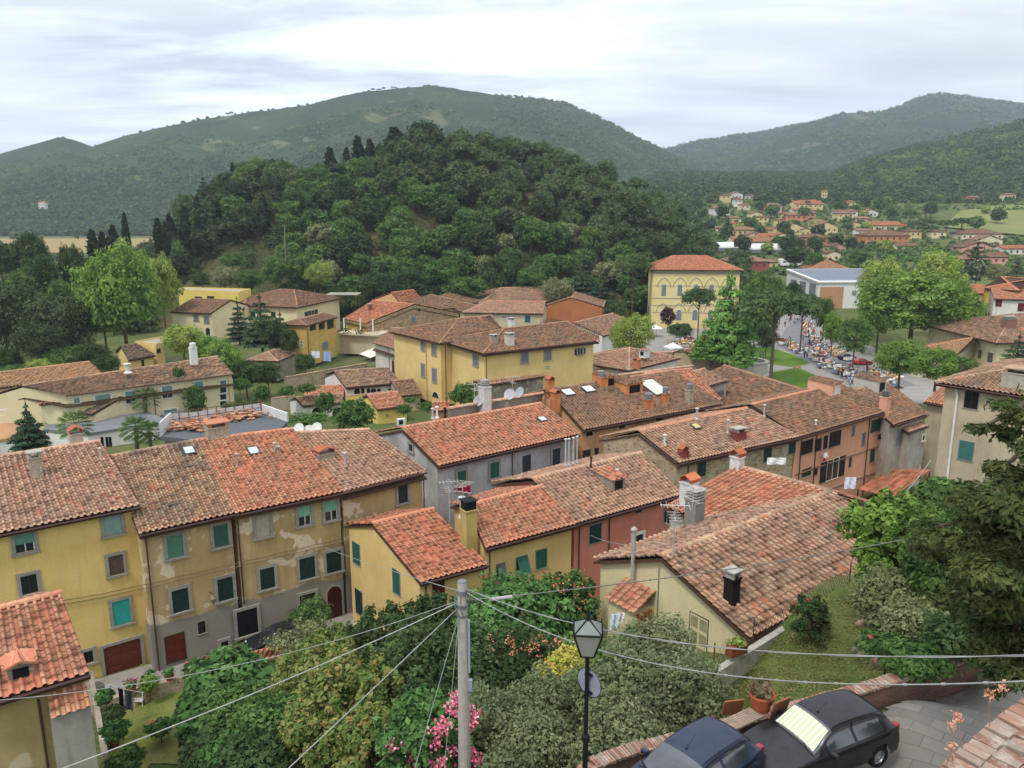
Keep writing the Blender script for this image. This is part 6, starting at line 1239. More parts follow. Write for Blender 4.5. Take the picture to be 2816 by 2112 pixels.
for _ in range(1500):
    x = vt.uniform(-1400, 420); Y = vt.uniform(215, 330) if vt.random() < .5 else vt.uniform(330, 960); 
    if Y > 330 and vt.random() < .35 and Y < 800: continue
    if 560 < Y < 940 and -760 < x and vt.random() < .9: continue
    X = (x-1408)/FPX*Y; P.append((X, Y, -33+2.0)); S.append(vt.uniform(2, 5.5))
mass('hedgerows', P, np.array(S), 130, .9, LM['dark'], 'hedgerows and thickets on the plain behind the plane tree', 22)
fld = mk('field', [(-720, 640, -32.85), (-330, 640, -32.85), (-360, 975, -32.85), (-900, 975, -32.85)], [(0, 1, 2, 3)], grassmat('ripe_field', 'b09c6c', 'a4905e', '9a8a5a', .2, .7)); tag(fld, kind='structure')
fx = [(2590, 640, 575), (2860, 665, 530), (2860, 585, 700), (2760, 582, 700), (2640, 596, 660)]
V = [WY(x, y, Y) for x, y, Y in fx]; V = [(a, b, gz(a, b)+.9) for a, b, c in V]
fm = mk('meadow', V, [(0, 1, 2, 3, 4)], grassmat('meadow_grass', '8a955a', '9c9c64', '76884c', .2, .62)); tag(fm, kind='structure')
# ================================================================ the village on the far slope
def vhouse(x, y, wpx, hpx, wallh, tile, label, rot=0, kind='hip', dep=.75, y_=None):
    """x,y = foot centre, wpx width and hpx wall height in pixels"""
    Y = vilY(y); b = WY(x, y, Y); k = Y/FPX; wd = wpx*k*1.12; wh = hpx*k*1.15+.4; c_, s_ = cos(rot), sin(rot); zg = gz(b[0], Y)-1.5; z = b[2]
    z = min(z, zg+4); ze = z+wh; A = Vector((b[0]-c_*wd/2, Y-s_*wd/2, ze)); B = Vector((b[0]+c_*wd/2, Y+s_*wd/2, ze))
    e_ = (B-A).normalized(); A = A-e_*.4; B = B+e_*.4; n_ = Vector((-e_.y, e_.x, 0)); A -= n_*.4; B -= n_*.4
    if kind == 'gable':   # gable towards us
        w2 = (B-A).length/2; m_ = (A+B)/2+Vector((0, 0, w2*.34)); bk = n_*wd*dep
        h = house(label, None, None, ze, VW[wallh], tile, A=A+bk, B=A, R1=m_+bk, R2=m_, Dd=B+bk, Cc=B, zg=zg, ovg=.3, ov=.3, lod=2, gutter=False, group='houses of the far village')
        f = 'r'
    else:
        h = house(label, None, None, ze, VW[wallh], tile, A=A, B=B, depth=wd*dep, slope=.32, hipL=kind == 'hip', hipR=kind == 'hip', insetL=wd*dep*.45, insetR=wd*dep*.45, zg=zg, ov=.4, ovg=.3, lod=2, gutter=False, group='houses of the far village'); f = 'f'
    P, t_, n2_ = face(h, f); L2 = wd; nf = 2 if wh > 5.2 else 1; nw = max(2, int(wd/3.4))
    for fl in range(nf):
        for i in range(nw):
            q = Vector((P.x, P.y, 0))+t_*((i+.5)/nw*(wd-.4)); q.z = ze-1.7-fl*2.9-(.6 if kind == 'gable' else 0)
            g = G(); rect(g, q, t_, n2_, 1.1, 1.3, -.02, .06); g.build('window', VD if (i+fl) % 3 else VD2, h.T)
    return h
VW = {k: plaster(c_, stain=.12) for k, c_ in dict(y='d6c48e', w='dcd8d0', s='c98a6c', p='d2a08c', c='ddd0ac', o='c08460', r='a05850').items()}
VD = plain('3a3532', .6); VD2 = plain('5a3a30', .6)
VH = [(1997, 665, 0, 0)]
LST = [
 (1998, 544, 22, 9, 'y', 'pink', 'yellow little house high at the left of the village', .2, 'hip'), (2027, 533, 30, 9, 'w', 'pink', 'white house highest on the hill behind the village', .2, 'gable'), (2062, 535, 18, 6, 'w', 'pink', 'small white house right of the highest white one', 0, 'hip'), (2030, 560, 20, 9, 'w', 'bright', 'white house below the highest one', .1, 'hip'), (2050, 573, 25, 7, 'c', 'pink', 'cream cottage below the white house on the hill', .2, 'hip'),
 (1984, 590, 42, 13, 'w', 'pink', 'white villa with arched porch at the left of the village', .15, 'hip'), (1930, 592, 24, 7, 'c', 'pink', 'cream cottage left of the white arched villa', .2, 'gable'), (2125, 583, 42, 14, 'p', 'pink', 'pinkish house with red roof in the upper village', -.1, 'hip'), (2225, 572, 66, 8, 'y', 'bright', 'long yellow house with stacked red roofs, top of the village', 0, 'side'), (2225, 560, 36, 4, 'o', 'bright', 'red roofed house above the long yellow one', 0, 'side'), (2210, 590, 52, 8, 'w', 'pink', 'white-walled house under the long yellow one', 0, 'side'),
 (2190, 612, 48, 16, 's', 'pink', 'salmon house with red roof, centre of the village', -.2, 'hip'), (2222, 604, 36, 14, 's', 'pink', 'salmon house right behind the central one', 0, 'hip'), (2098, 622, 26, 20, 'y', 'pink', 'tall yellow house left of the dark cedar', .1, 'hip'), (2145, 632, 22, 22, 'y', 'pink', 'tall yellow house right of the dark cedar', .2, 'hip'), (2250, 628, 44, 14, 'y', 'pink', 'yellow house below the salmon ones', -.1, 'hip'), (2272, 648, 56, 20, 'y', 'pink', 'wide yellow gabled house in mid village', .1, 'gable'), (2180, 655, 66, 22, 'y', 'pink', 'broad yellow gabled house with brown roof in mid village', .05, 'gable'), (2215, 655, 26, 18, 'y', 'pink', 'small yellow gabled house beside the broad one', .1, 'gable'),
 (2048, 660, 66, 22, 'y', 'pink', 'large yellow house with hipped roof at the left of the village', .15, 'hip'), (2078, 668, 46, 16, 'c', 'pink', 'cream house touching the large yellow one', .1, 'gable'), (2118, 672, 52, 18, 'c', 'bright', 'first terrace house of the red roofed terrace', .1, 'side'), (2150, 678, 46, 22, 'c', 'bright', 'end house of the red roofed terrace', .1, 'gable'), (2075, 680, 100, 11, 'c', 'ochre', 'long low cream building above the greenhouses', 0, 'side'), (2030, 632, 34, 10, 'c', 'bright', 'cream cottage with orange roof left of the red tent', .3, 'gable'),
 (2237, 686, 66, 26, 's', 'brown', 'brick pink house with brown roof in the lower village', -.15, 'hip'), (2262, 698, 36, 16, 'y', 'brown', 'yellow cottage in front of the brick pink house', -.2, 'hip'), (2305, 697, 42, 14, 'p', 'brown', 'pale pink gabled cottage in the lower village', .3, 'gable'), (2292, 718, 34, 16, 'c', 'brown', 'cream gabled cottage left of the green tree', .2, 'gable'), (2330, 594, 50, 10, 'w', 'pink', 'white house with long balcony at the upper right of the village', 0, 'hip'), (2325, 610, 40, 18, 'y', 'pink', 'yellow house below the long balcony', .1, 'hip'), (2375, 612, 40, 8, 'p', 'pink', 'low pink house right of the yellow one', -.1, 'hip'),
 (2340, 566, 24, 8, 'y', 'bright', 'small yellow house above the white balcony house', .2, 'hip'), (2268, 540, 12, 18, 'y', 'pink', 'narrow yellow tower house high in the trees', 0, 'hip'), (2480, 628, 24, 8, 'o', 'bright', 'orange roofed cottage left of the umbrella pines', -.3, 'gable'), (2350, 632, 30, 12, 'y', 'bright', 'yellow house with orange roof beside the cedar', .1, 'gable'), (2435, 636, 78, 12, 'c', 'bright', 'long cream house with orange roof at the right of the village', 0, 'side'), (2440, 676, 104, 22, 'o', 'brown', 'orange terracotta house with brown hipped roof', -.05, 'hip'), (2510, 660, 40, 18, 'y', 'brown', 'yellow house half behind the umbrella pines', 0, 'hip'), (2580, 658, 36, 16, 'c', 'brown', 'cream house under the umbrella pines', 0, 'hip'),
 (2495, 688, 50, 8, 'c', 'brown', 'cream house behind the huge bright tree', 0, 'side'), (2700, 664, 96, 16, 'c', 'brown', 'wide cream house with brown hipped roof at the right', -.1, 'hip'), (2720, 676, 62, 12, 'c', 'pink', 'cream house with pale gable below the wide one', 0, 'gable'), (2690, 695, 80, 10, 'p', 'brown', 'pink gabled house at the right', 0, 'gable'), (2720, 728, 88, 16, 'p', 'brown', 'pink house with flat brown roof at the right', 0, 'side'), (2790, 700, 60, 12, 'w', 'bright', 'white house with orange roof at the right edge', 0, 'side'), (2060, 745, 96, 20, 'r', 'pink', 'dark red house with pink roof behind the yellow hall', 0, 'hip'), (2110, 735, 50, 10, 'y', 'pink', 'yellow house right of the dark red one', 0, 'hip'), (2025, 728, 60, 8, 's', 'pink', 'salmon house behind the dark red one', 0, 'hip'),
 (2080, 600, 30, 9, 'c', 'pink', 'cream cottage between the upper village trees', .2, 'gable'), (2165, 600, 30, 9, 'y', 'pink', 'small yellow house above the salmon ones', 0, 'hip'), (2120, 648, 34, 12, 'c', 'bright', 'cream house with orange roof under the tall yellow houses', .1, 'side'), (2235, 668, 30, 10, 'c', 'pink', 'cream house behind the brick pink house', .1, 'gable'), (2310, 668, 40, 12, 'y', 'pink', 'yellow house left of the orange terracotta house', 0, 'hip'), (2395, 595, 34, 9, 'w', 'bright', 'white cottage with orange roof in the upper right of the village', .1, 'gable'), (2020, 612, 30, 9, 'c', 'pink', 'cream cottage below the white arched villa', -.1, 'hip'), (1965, 640, 36, 10, 'y', 'pink', 'yellow cottage at the left edge of the village', .1, 'hip'), (2375, 650, 36, 12, 'w', 'pink', 'white house below the low pink house', 0, 'side'),
 (2778, 532, 28, 8, 'c', 'pink', 'cream farmhouse in the wood at the far right', 0, 'hip'), (2678, 545, 26, 5, 's', 'pink', 'brick barn in the wood at the far right', 0, 'side'),
]
for x, y, w_, hp, wc, tl_, lab, rot, kd in LST: vhouse(x, y, w_, hp, wc, tl_, lab, rot, kd)
# greenhouses with rounded white roofs
for x, y, w_, lab in ((2000, 692, 62, 'short white barrel roofed greenhouse at the left'), (2090, 696, 104, 'long white barrel roofed greenhouse')):
    Y = vilY(y); b = Vector(WY(x, y, Y)); b.z = gz(b.x, Y); k = Y/FPX; T = thing('greenhouse', b, lab, 'greenhouse'); g = G(); n = 10; wd = w_*k/2; hh = 5
    for j in range(n):
        a0, a1 = pi*j/n, pi*(j+1)/n; g.quad(b+Vector((-wd, -7*cos(a0), 2+hh*sin(a0)*.6)), b+Vector((wd, -7*cos(a0)-0, 2+hh*sin(a0)*.6)), b+Vector((wd, -7*cos(a1), 2+hh*sin(a1)*.6)), b+Vector((-wd, -7*cos(a1), 2+hh*sin(a1)*.6)))
    g.build('roof', WHITE, T); g = G(); g.box(b+Vector((0, 0, 1)), (wd*2-.1, 13.9, 2)); g.add([b+Vector((wd-.05, -7*cos(pi*j/n), 2+hh*sin(pi*j/n)*.6)) for j in range(n+1)], [tuple(range(n+1))]); g.build('wall', GREY2, T)
# small white farm on the left mountain slope, ruin on the skyline
p = at1((112-1408)/FPX/1.03, .12); T = thing('farmhouse', p, 'small white farmhouse alone in the wood on the left slope', 'house'); g = G(); c_ = Vector(p)+Vector((0, 0, 5)); g.box(c_, (9, 8, 12)); g.build('wall', WHITE, T); g = G(); g.add([c_+Vector(v) for v in ((-5, -4.5, 6), (5, -4.5, 6), (5, 4.5, 6), (-5, 4.5, 6), (-2, 0, 8), (2, 0, 8))], [(0, 1, 5, 4), (1, 2, 5), (2, 3, 4, 5), (3, 0, 4), (0, 3, 2, 1)]); g.build('roof', plain('a8604a', .9), T); g = G(); [g.box(c_+Vector((i*3, -4.05, j)), (1.2, .1, 1.4)) for i in (-1, 0, 1) for j in (3, -.5)]; g.build('window', BLACK, T)
# ================================================================ piazza
def sheet(name, pts, z, mat, dz=0):
    V = [W(x, y, z) for x, y in pts]; o = mk(name, [(a, b, z+dz) for a, b, c in V], [tuple(range(len(V)))], mat); tag(o, kind='structure'); return o
ASP = plain('6e6e70', .95, var=.12, scale=.3); PAV = plain('87837c', .95, var=.12, scale=.4); LAWN = grassmat('mown_lawn', '5a7a2e', '6a8736', '4b6a28', .5)
sheet('piazza_paving', [(1640, 1075), (1700, 950), (1780, 885), (2060, 905), (2140, 880), (2190, 830), (2235, 812), (2240, 850), (2300, 910), (2480, 990), (2640, 1060), (2600, 1110), (2000, 1110)], -33, PAV, .03)
sheet('road', [(2135, 950), (2160, 905), (2195, 870), (2235, 835), (2262, 870), (2240, 905), (2255, 940), (2400, 1010), (2520, 1060), (2380, 1075), (2250, 1010), (2170, 968)], -33, ASP, .045)
sheet('street', [(2195, 790), (2240, 790), (2250, 845), (2195, 860)], -33, ASP, .05)
sheet('piazza_lawn', [(1990, 985), (2060, 955), (2110, 955), (2180, 975), (2230, 1000), (2180, 1010), (2110, 1000), (2040, 1000)], -33, LAWN, .055)
sheet('piazza_lawn', [(2105, 1030), (2190, 1010), (2250, 1035), (2275, 1058), (2230, 1070), (2130, 1060)], -33, LAWN, .055)
for pts in (((700, 1190), (690, 1160), (800, 1140), (900, 1140), (960, 1165), (880, 1185)),): sheet('garden_lawn', pts, -33, LAWN, .06)
sheet('garden_path', [(820, 1230), (840, 1175), (960, 1165), (1000, 1190), (960, 1230)], -33, PAV, .065)
# round stone basin
bn = thing('fountain', W(2057, 1030, -33), 'round white stone basin behind the brown roofs', 'fountain'); p = W(2057, 1030, -33); g = G(); g.lathe(p, [(4.2, 0), (4.2, .3), (3.7, .5), (3.7, 2.6), (4.0, 2.8), (4.0, 3.0), (3.3, 3.0), (3.3, 2.2), (.1, 2.2)], 20); g.build('basin', plain('b8b2a4', .9), bn)
# people: three builds, many clothes
SKIN = plain('b98a6c', .7); HAIRS = [plain('2c2018', .8), plain('5a4630', .8), plain('8c8880', .8)]
SH = [('red', 'a83028'), ('white', 'd8d4cc'), ('blue', '46587a'), ('black', '1c1c20'), ('pink', 'c87888'), ('orange', 'b8603c'), ('grey', '85858a'), ('pale blue', '93aac4')]
PT = [('dark', '22242c'), ('denim', '3d4f70'), ('beige', '9c8c6c')]
def person(pose, sh, pt, loc, label, hair=0):
    """continuous body: legs, torso, arms, neck and head lofted together"""
    T = thing('person', loc, label, 'person', 'people in the piazza'); bm = bmesh.new(); st = {'walk': .22, 'stand': .03, 'bend': .05, 'sit': .0}[pose]
    pv = Vector((0, 0, .93)); ch = Vector((0, .28, 1.30)) if pose == 'bend' else Vector((0, 0, 1.38)); hd = ch+(Vector((0, .18, .16)) if pose == 'bend' else Vector((0, .03, .24)))
    V = []; E = []; R = []
    def a(p, r): V.append(p); R.append(r); return len(V)-1
    i0 = a(pv, .15); i1 = a(pv.lerp(ch, .5), .135); i2 = a(ch, .155); i3 = a(ch.lerp(hd, .45), .055); i4 = a(hd+Vector((0, 0, .04)), .085); i5 = a(hd+Vector((0, 0, .16)), .085); E += [(i0, i1), (i1, i2), (i2, i3), (i3, i4), (i4, i5)]
    for s_ in (-1, 1):
        q = a(pv+Vector((s_*.1, 0, -.08)), .1); k = a(Vector((s_*.11, s_*st*.6+.02, .5)), .065); f_ = a(Vector((s_*.11, s_*st, .07)), .045); t_ = a(Vector((s_*.12, s_*st+.15, .04)), .04); E += [(i0, q), (q, k), (k, f_), (f_, t_)]
        sh_ = a(ch+Vector((s_*.19, 0, .0)), .06); el = a(ch+Vector((s_*.25, -s_*st*.5+(.1 if pose == 'bend' else 0), -.28)), .045); wr = a(ch+Vector((s_*.24, -s_*st+.08+(.15 if pose == 'bend' else 0), -.52)), .032); hn = a(ch+Vector((s_*.24, -s_*st+.1+(.18 if pose == 'bend' else 0), -.62)), .035); E += [(i2, sh_), (sh_, el), (el, wr), (wr, hn)]
    me = bpy.data.meshes.new('body'); me.from_pydata([tuple(v) for v in V], E, []); o = bpy.data.objects.new('body', me); C.objects.link(o)
    md = o.modifiers.new('skin', 'SKIN'); sv = me.skin_vertices[0].data
    for i, r in enumerate(R): sv[i].radius = (r, r); sv[i].use_root = i == 0
    sb = o.modifiers.new('sub', 'SUBSURF'); sb.levels = 1; sb.render_levels = 1
    dg = bpy.context.evaluated_depsgraph_get(); dg.update(); me2 = bpy.data.meshes.new_from_object(o.evaluated_get(dg)); bpy.data.objects.remove(o); me2.name = 'body'
    for m_ in (SKIN, plain(dict(SH)[sh], .8), plain(dict(PT)[pt], .8), HAIRS[hair]): me2.materials.append(m_)
    zc = ch.z
    for p in me2.polygons:
        c_ = p.center
        if c_.z > hd.z+.09 or (c_.z > hd.z and c_.y < hd.y-.02): p.material_index = 3
        elif c_.z > zc+.13: p.material_index = 0
        elif abs(c_.x) > .2 and c_.z < zc-.25: p.material_index = 0
        elif c_.z > .88: p.material_index = 1
        elif c_.z > .1: p.material_index = 2
        else: p.material_index = 3
    ob = bpy.data.objects.new('body', me2); C.objects.link(ob); ob.parent = T; return T
PR = random.Random(4); PV = []
for i, (sh, _) in enumerate(SH):
    for j in range(2):
        pt = PT[(i+j) % 3][0]; T = person(['walk', 'stand', 'bend'][(i+j) % 3], sh, pt, (0, 0, 0), '%s in %s top and %s trousers' % (['person walking', 'person standing', 'person bending'][(i+j) % 3], sh, pt), (i+j) % 3); PV.append(T)
SP = []
for _ in range(46): SP.append((PR.gauss(2215, 14)+PR.uniform(-10, 45), PR.uniform(890, 985), 'in the market crowd on the road'))
for _ in range(26): t = PR.random(); SP.append((2160+t*200+PR.gauss(0, 12), 950+t*110+PR.gauss(0, 7), 'among stalls by the lawn'))
for _ in range(22): SP.append((PR.uniform(2310, 2460), PR.uniform(1010, 1062), 'near the red car'))
for _ in range(10): SP.append((PR.uniform(2130, 2200), PR.uniform(880, 900), 'on the far part of the street'))
SP += [(2293, 990, 'alone on the open road'), (2182, 1025, 'on the lawn beside another'), (2195, 1022, 'on the lawn'), (2088, 1025, 'beside the stone basin'), (2092, 985, 'on the far lawn'), (2098, 988, 'on the far lawn')]
for i, (x, y, wh) in enumerate(SP):
    T = PV[i % len(PV)] if wh != 'alone on the open road' else PV[10]; p = W(x, y, -32.9); base = T['label'].split(' in the market')[0].split(' among stalls')[0].split(' near the red')[0].split(' on the')[0].split(' alone')[0].split(' beside the')[0]
    place(T, p, PR.uniform(.92, 1.06), rz=PR.uniform(0, 6.28), label=base+' '+wh)
# stalls: cloth-covered tables heaped with wares, a few white tents
def stall(loc, cloth, cols, label, seed):
    g_ = random.Random(seed); T = thing('market_stall', loc, label, 'stall', 'market stalls in the piazza'); g = G(); g.box((0, 0, .76), (2.4, 1.0, .05)); 
    for sx in (-1, 1): g.add([(sx*1.2, -.5, .76), (sx*1.2, .5, .76), (sx*1.23, .53, .25), (sx*1.23, -.53, .25)], [(0, 1, 2, 3)]); g.add([(-1.2, sx*.5, .76), (1.2, sx*.5, .76), (1.23, sx*.53, .25), (-1.23, sx*.53, .25)], [(0, 1, 2, 3)])
    g.build('tablecloth', plain(cloth, .9), T, local=True)
    g = G(); [g.tube([(sx*1.1, sy*.42, 0), (sx*1.1, sy*.42, .76)], .03, 5) for sx in (-1, 1) for sy in (-1, 1)]; g.build('trestle', METAL, T, local=True)
    for ci, c_ in enumerate(cols):
        g = G()
        for _ in range(9): s_ = g_.uniform(.1, .32); g.box((g_.uniform(-1.1, 1.1), g_.uniform(-.4, .4), .79+s_*.4), (s_*1.3, s_, s_*.8), g_.uniform(0, 3))
        for _ in range(5): s_ = g_.uniform(.2, .45); g.box((g_.uniform(-1.6, 1.6), g_.uniform(-1.3, -.7), s_*.4), (s_*1.3, s_, s_*.8), g_.uniform(0, 3))
        g.build('wares', plain(c_, .8), T, local=True)
    return T
STL = [stall((0, 0, 0), 'd8d4cc', ['b8b0a0', '7a3028', '4a5a78'], 'white-clothed market stall', 1), stall((0, 0, 0), '84443c', ['d0ccc0', 'a08040', '2c2c30'], 'red-clothed market stall', 2), stall((0, 0, 0), 'b8a070', ['e0dcd4', 'c0a040', '8c4a38'], 'straw-coloured market stall', 3), stall((0, 0, 0), '66748a', ['d8d8d4', '988060', '404450'], 'blue-clothed market stall', 4)]
SN = ['white-clothed market stall heaped with wares', 'red-clothed market stall with small boxes', 'straw-coloured market stall with pale goods', 'blue-clothed market stall with bric-a-brac']
SS = []
for i in range(26): t = i/25; SS.append((2140+t*250+PR.gauss(0, 8), 935+t*130+PR.gauss(0, 3), .5, 'in the long row along the lawn'))
for i in range(18): t = i/17; SS.append((2205+t*45+PR.gauss(0, 6), 880+t*95, 1.2, 'in the row on the road'))
for i in range(14): SS.append((PR.uniform(2330, 2500), PR.uniform(1020, 1065), PR.uniform(0, 3), 'near the red car'))
for i in range(8): SS.append((1660+PR.uniform(0, 35), 905+i*5, .2, 'left of the yellow-green lime trees'))
for i in range(12): SS.append((1850+i*14, 942+PR.uniform(-8, 14), .1, 'behind the tall cedar'))
for i in range(8): SS.append((2250+i*12, 950+i*6, .6, 'under the bright street trees'))
for i, (x, y, rz, wh) in enumerate(SS): k = PR.randrange(4); place(STL[k], W(x, y, -32.9), PR.uniform(.9, 1.15), rz=rz+PR.uniform(-.2, .2), label=SN[k].replace('market ', '')+' '+wh)
def tent(label):
    T = thing('gazebo', (0, 0, 0), label, 'gazebo', 'white gazebos of the market'); g = G(); g.add([(-1.6, -1.6, 2.2), (1.6, -1.6, 2.2), (1.6, 1.6, 2.2), (-1.6, 1.6, 2.2), (0, 0, 3.2), (-1.6, -1.6, 1.95), (1.6, -1.6, 1.95), (1.6, 1.6, 1.95), (-1.6, 1.6, 1.95)], [(0, 1, 4), (1, 2, 4), (2, 3, 4), (3, 0, 4), (0, 5, 6, 1), (1, 6, 7, 2), (2, 7, 8, 3), (3, 8, 5, 0)]); g.build('canopy', WHITE, T, local=True)
    g = G(); [g.tube([(sx*1.55, sy*1.55, 0), (sx*1.55, sy*1.55, 2.2)], .04, 5) for sx in (-1, 1) for sy in (-1, 1)]; g.build('pole', METAL, T, local=True); return T
TN = tent('white market gazebo')
for x, y, lab in ((1800, 925, 'white gazebo right of the lime trees'), (1985, 935, 'white gazebo behind the cedar'), (2015, 938, 'white gazebo just right of the cedar trunk'), (2040, 935, 'white gazebo left of the stone pine'), (1850, 980, 'white gazebo behind the niche hut')): place(TN, W(x, y, -32.9), 1.0, rz=.4, label=lab)
# street lamps by the solar hall
def street_lamp(loc, h, label, rz=0):
    T = thing('street_lamp', loc, label, 'street lamp'); g = G(); p = Vector(loc); d = Vector((cos(rz), sin(rz), 0)); g.tube([p, p+Vector((0, 0, h*.85)), p+Vector((0, 0, h*.97))+d*.6, p+Vector((0, 0, h))+d*2], [.1, .07, .05, .04], 6); g.build('pole', METAL, T); g = G(); g.box(p+Vector((0, 0, h))+d*2.3, (.9, .35, .16), rz); g.build('lamp_head', WFR, T)
street_lamp(W(2168, 812, -33), 9, 'curved street lamp in front of the solar hall'); street_lamp(W(2106, 770, -33), 10, 'curved street lamp above the tall green tree')
g = G(); a, b = Vector(WY(782, 690, 235)), Vector(WY(782, 620, 235)); g.tube([a-Vector((0, 0, 8)), b], .14, 6); tag(g.build('telegraph_pole', BARKG), 'thin grey telegraph pole on the slope above the town', 'pole')
# ================================================================ gardens below the viewpoint
def near_tree(kind, x, y, Y, rx, h, mat, label, n=9000, size=.16, name='tree', cat='tree', nl=9, bark=BARK, seed=0, dz=0, sink=None, th=None, group=None):
    """crown centre seen at pixel (x, y) at distance Y; rooted on the ground below it"""
    c_ = WY(x, y, Y); g0 = gz(c_[0], Y); hh = max(h, (c_[2]-g0)+h*.45) if kind != 'bush' else h; zb = c_[2]+h*.45-hh if kind != 'bush' else c_[2]-h*.5
    return tree(kind, hh, rx, 700+seed, n, size, mat, name, label=label, cat=cat, nl=nl, bark=bark, loc=(c_[0], Y, zb), th=(hh-h if th is None else th) if kind != 'bush' else None, group=group)
NT = [
 ('round', 620, 1870, 40, 2.7, 3.6, 'fig', 'large-leaved fig tree in front of the ochre facade', 4200, .30, 'fig_tree'),
 ('round', 590, 1965, 37, 2.2, 3.6, 'fig', 'fig tree at the edge of the lower garden', 6000, .26, 'fig_tree'),
 ('round', 690, 1990, 34, 2.7, 4.2, 'broad', 'dark leafy tree left of the bright glossy one', 8000, .17, 'fruit_tree'),
 ('round', 600, 2090, 32, 2.0, 3.4, 'dark', 'shadowy tree at the bottom beside the lower garden', 6500, .17, 'fruit_tree'),
 ('round', 650, 2110, 30, 1.9, 3.0, 'fig', 'low large-leaved tree at the bottom edge', 4500, .22, 'fig_tree'),
 ('round', 760, 2030, 30, 2.3, 4.2, 'citrus', 'bright glossy green citrus tree at the bottom', 9000, .13, 'citrus_tree'),
 ('wild', 880, 1885, 33, 2.6, 3.8, 'rusty', 'rust-tipped tree in front of the red arched door', 11000, .14, 'fruit_tree'),
 ('wild', 960, 1960, 29, 2.7, 5.2, 'rusty', 'rust-tipped tree in the middle of the garden', 11000, .13, 'fruit_tree'),
 ('wild', 880, 2070, 27, 2.3, 4.4, 'rusty', 'rust-tipped tree at the bottom, left of the diagonal cable', 9500, .12, 'fruit_tree'),
 ('wild', 1030, 2080, 26, 2.1, 4.0, 'rusty', 'rust-tipped tree at the bottom, right of the diagonal cable', 8000, .12, 'fruit_tree'),
 ('wild', 1075, 1775, 36, 2.7, 4.2, 'dark', 'dark tree with upright shoots in front of the pale yellow gable', 10000, .14, 'laurel_tree'),
 ('wild', 930, 1800, 39, 2.2, 3.0, 'rusty', 'rust-tipped bush below the pale yellow gable', 7000, .14, 'fruit_tree'),
 ('round', 1140, 1850, 31, 2.3, 5.6, 'dark', 'dark narrow tree left of the concrete pole', 8000, .13, 'laurel_tree'),
 ('wild', 1190, 1740, 36, 1.7, 4.2, 'dark', 'upright dark tree by the brown door', 5000, .13, 'laurel_tree'),
 ('round', 1400, 1700, 36, 3.3, 4.6, 'fig', 'leafy climber-covered tree right of the concrete pole', 10000, .17, 'fig_tree'),
 ('wild', 1560, 1660, 38, 1.9, 3.6, 'broad', 'green tree with orange flowers before the red house', 6500, .15, 'flowering_tree'),
 ('round', 1330, 1850, 30, 2.4, 4.4, 'dark', 'deep green bush right of the concrete pole', 9000, .12, 'laurel_tree'),
 ('round', 1450, 1840, 31, 2.3, 4.0, 'dark', 'deep green tree hung with orange trumpet flowers', 8000, .13, 'flowering_tree'),
 ('round', 1560, 1865, 27, 1.25, 2.9, 'yellow', 'yellow-green bush turning orange beside the lamp', 6000, .09, 'shrub'),
 ('round', 1340, 2030, 22, 2.0, 3.6, 'olive', 'silvery olive tree between the pole and the lamp', 15000, .075, 'olive_tree'),
 ('round', 1500, 1970, 23, 2.0, 3.4, 'olive', 'silvery olive tree just left of the lamp post', 15000, .075, 'olive_tree'),
 ('round', 1480, 2090, 20, 1.7, 3.0, 'olive', 'silvery olive tree at the bottom left of the lamp post', 12000, .07, 'olive_tree'),
 ('round', 1720, 1900, 22, 1.9, 3.2, 'olive', 'silvery olive tree right of the lamp post', 15000, .075, 'olive_tree'),
 ('round', 1870, 1920, 22, 1.8, 3.2, 'olive', 'silvery olive tree above the blue car', 15000, .075, 'olive_tree'),
 ('round', 1700, 2020, 20, 1.6, 2.8, 'olive', 'low silvery olive tree left of the blue car', 12000, .07, 'olive_tree'),
 ('round', 1790, 1815, 25, 2.0, 3.4, 'olive', 'silvery olive tree against the cream gable wall', 13000, .08, 'olive_tree'),
 ('bush', 690, 2105, 26, 1.6, 2.0, 'dark', 'dark undershrub at the bottom edge', 5000, .12, 'shrub'),
 ('bush', 1200, 1990, 27, 2.2, 3.0, 'dark', 'dark bush behind the pink oleander', 7000, .12, 'shrub'),
 ('bush', 1620, 1830, 30, 1.8, 2.2, 'broad', 'green bush below the tiled porch', 5000, .12, 'shrub'),
]
for i, a in enumerate(NT):
    k, x, y, Y, rx, h_, m_, lab, n_, sz, nm = a
    near_tree(k, x, y, Y, rx, h_, m_, lab, n_, sz, nm, cat='shrub' if nm == 'shrub' else 'tree', seed=i, nl=11)
# right side: bright ash-like tree, foreground conifer, bushes
RT = [
 ('wild', 2450, 1500, 30, 2.0, 4.6, 'bright', 'bright green tree overlapping the big tiled roof', 13000, .15, 'ash_tree'),
 ('wild', 2490, 1450, 33, 1.7, 2.8, 'broad', 'green tree in front of the orange canopy', 10000, .15, 'ash_tree'),
 ('round', 2610, 1390, 40, 2.0, 3.4, 'broad', 'green shrubby tree at the foot of the tall beige house', 8000, .19, 'ash_tree'),
 ('round', 2440, 1650, 27, 1.35, 2.8, 'grey', 'greyish small-leaved shrub above the lawn', 9000, .09, 'shrub'),
 ('round', 2520, 1720, 24, 1.35, 2.4, 'grey', 'loose grey-green shrub in the stone bed', 9000, .085, 'shrub'),
 ('round', 2610, 1540, 26, 1.7, 3.6, 'broad', 'mid-green tree between the bright tree and the dark conifer', 9000, .12, 'ash_tree'),
 ('bush', 2440, 1780, 22, 0.8, 0.8, 'citrus', 'low glossy plants along the stone border', 3500, .09, 'shrub'),
 ('bush', 2520, 1815, 20.5, 0.9, 0.8, 'citrus', 'low glossy plants beside the brick wall', 4500, .09, 'shrub'),
 ('bush', 2640, 1760, 21, 1.0, 1.3, 'dark', 'dark shrub at the end of the brick wall', 3000, .09, 'shrub'),
]
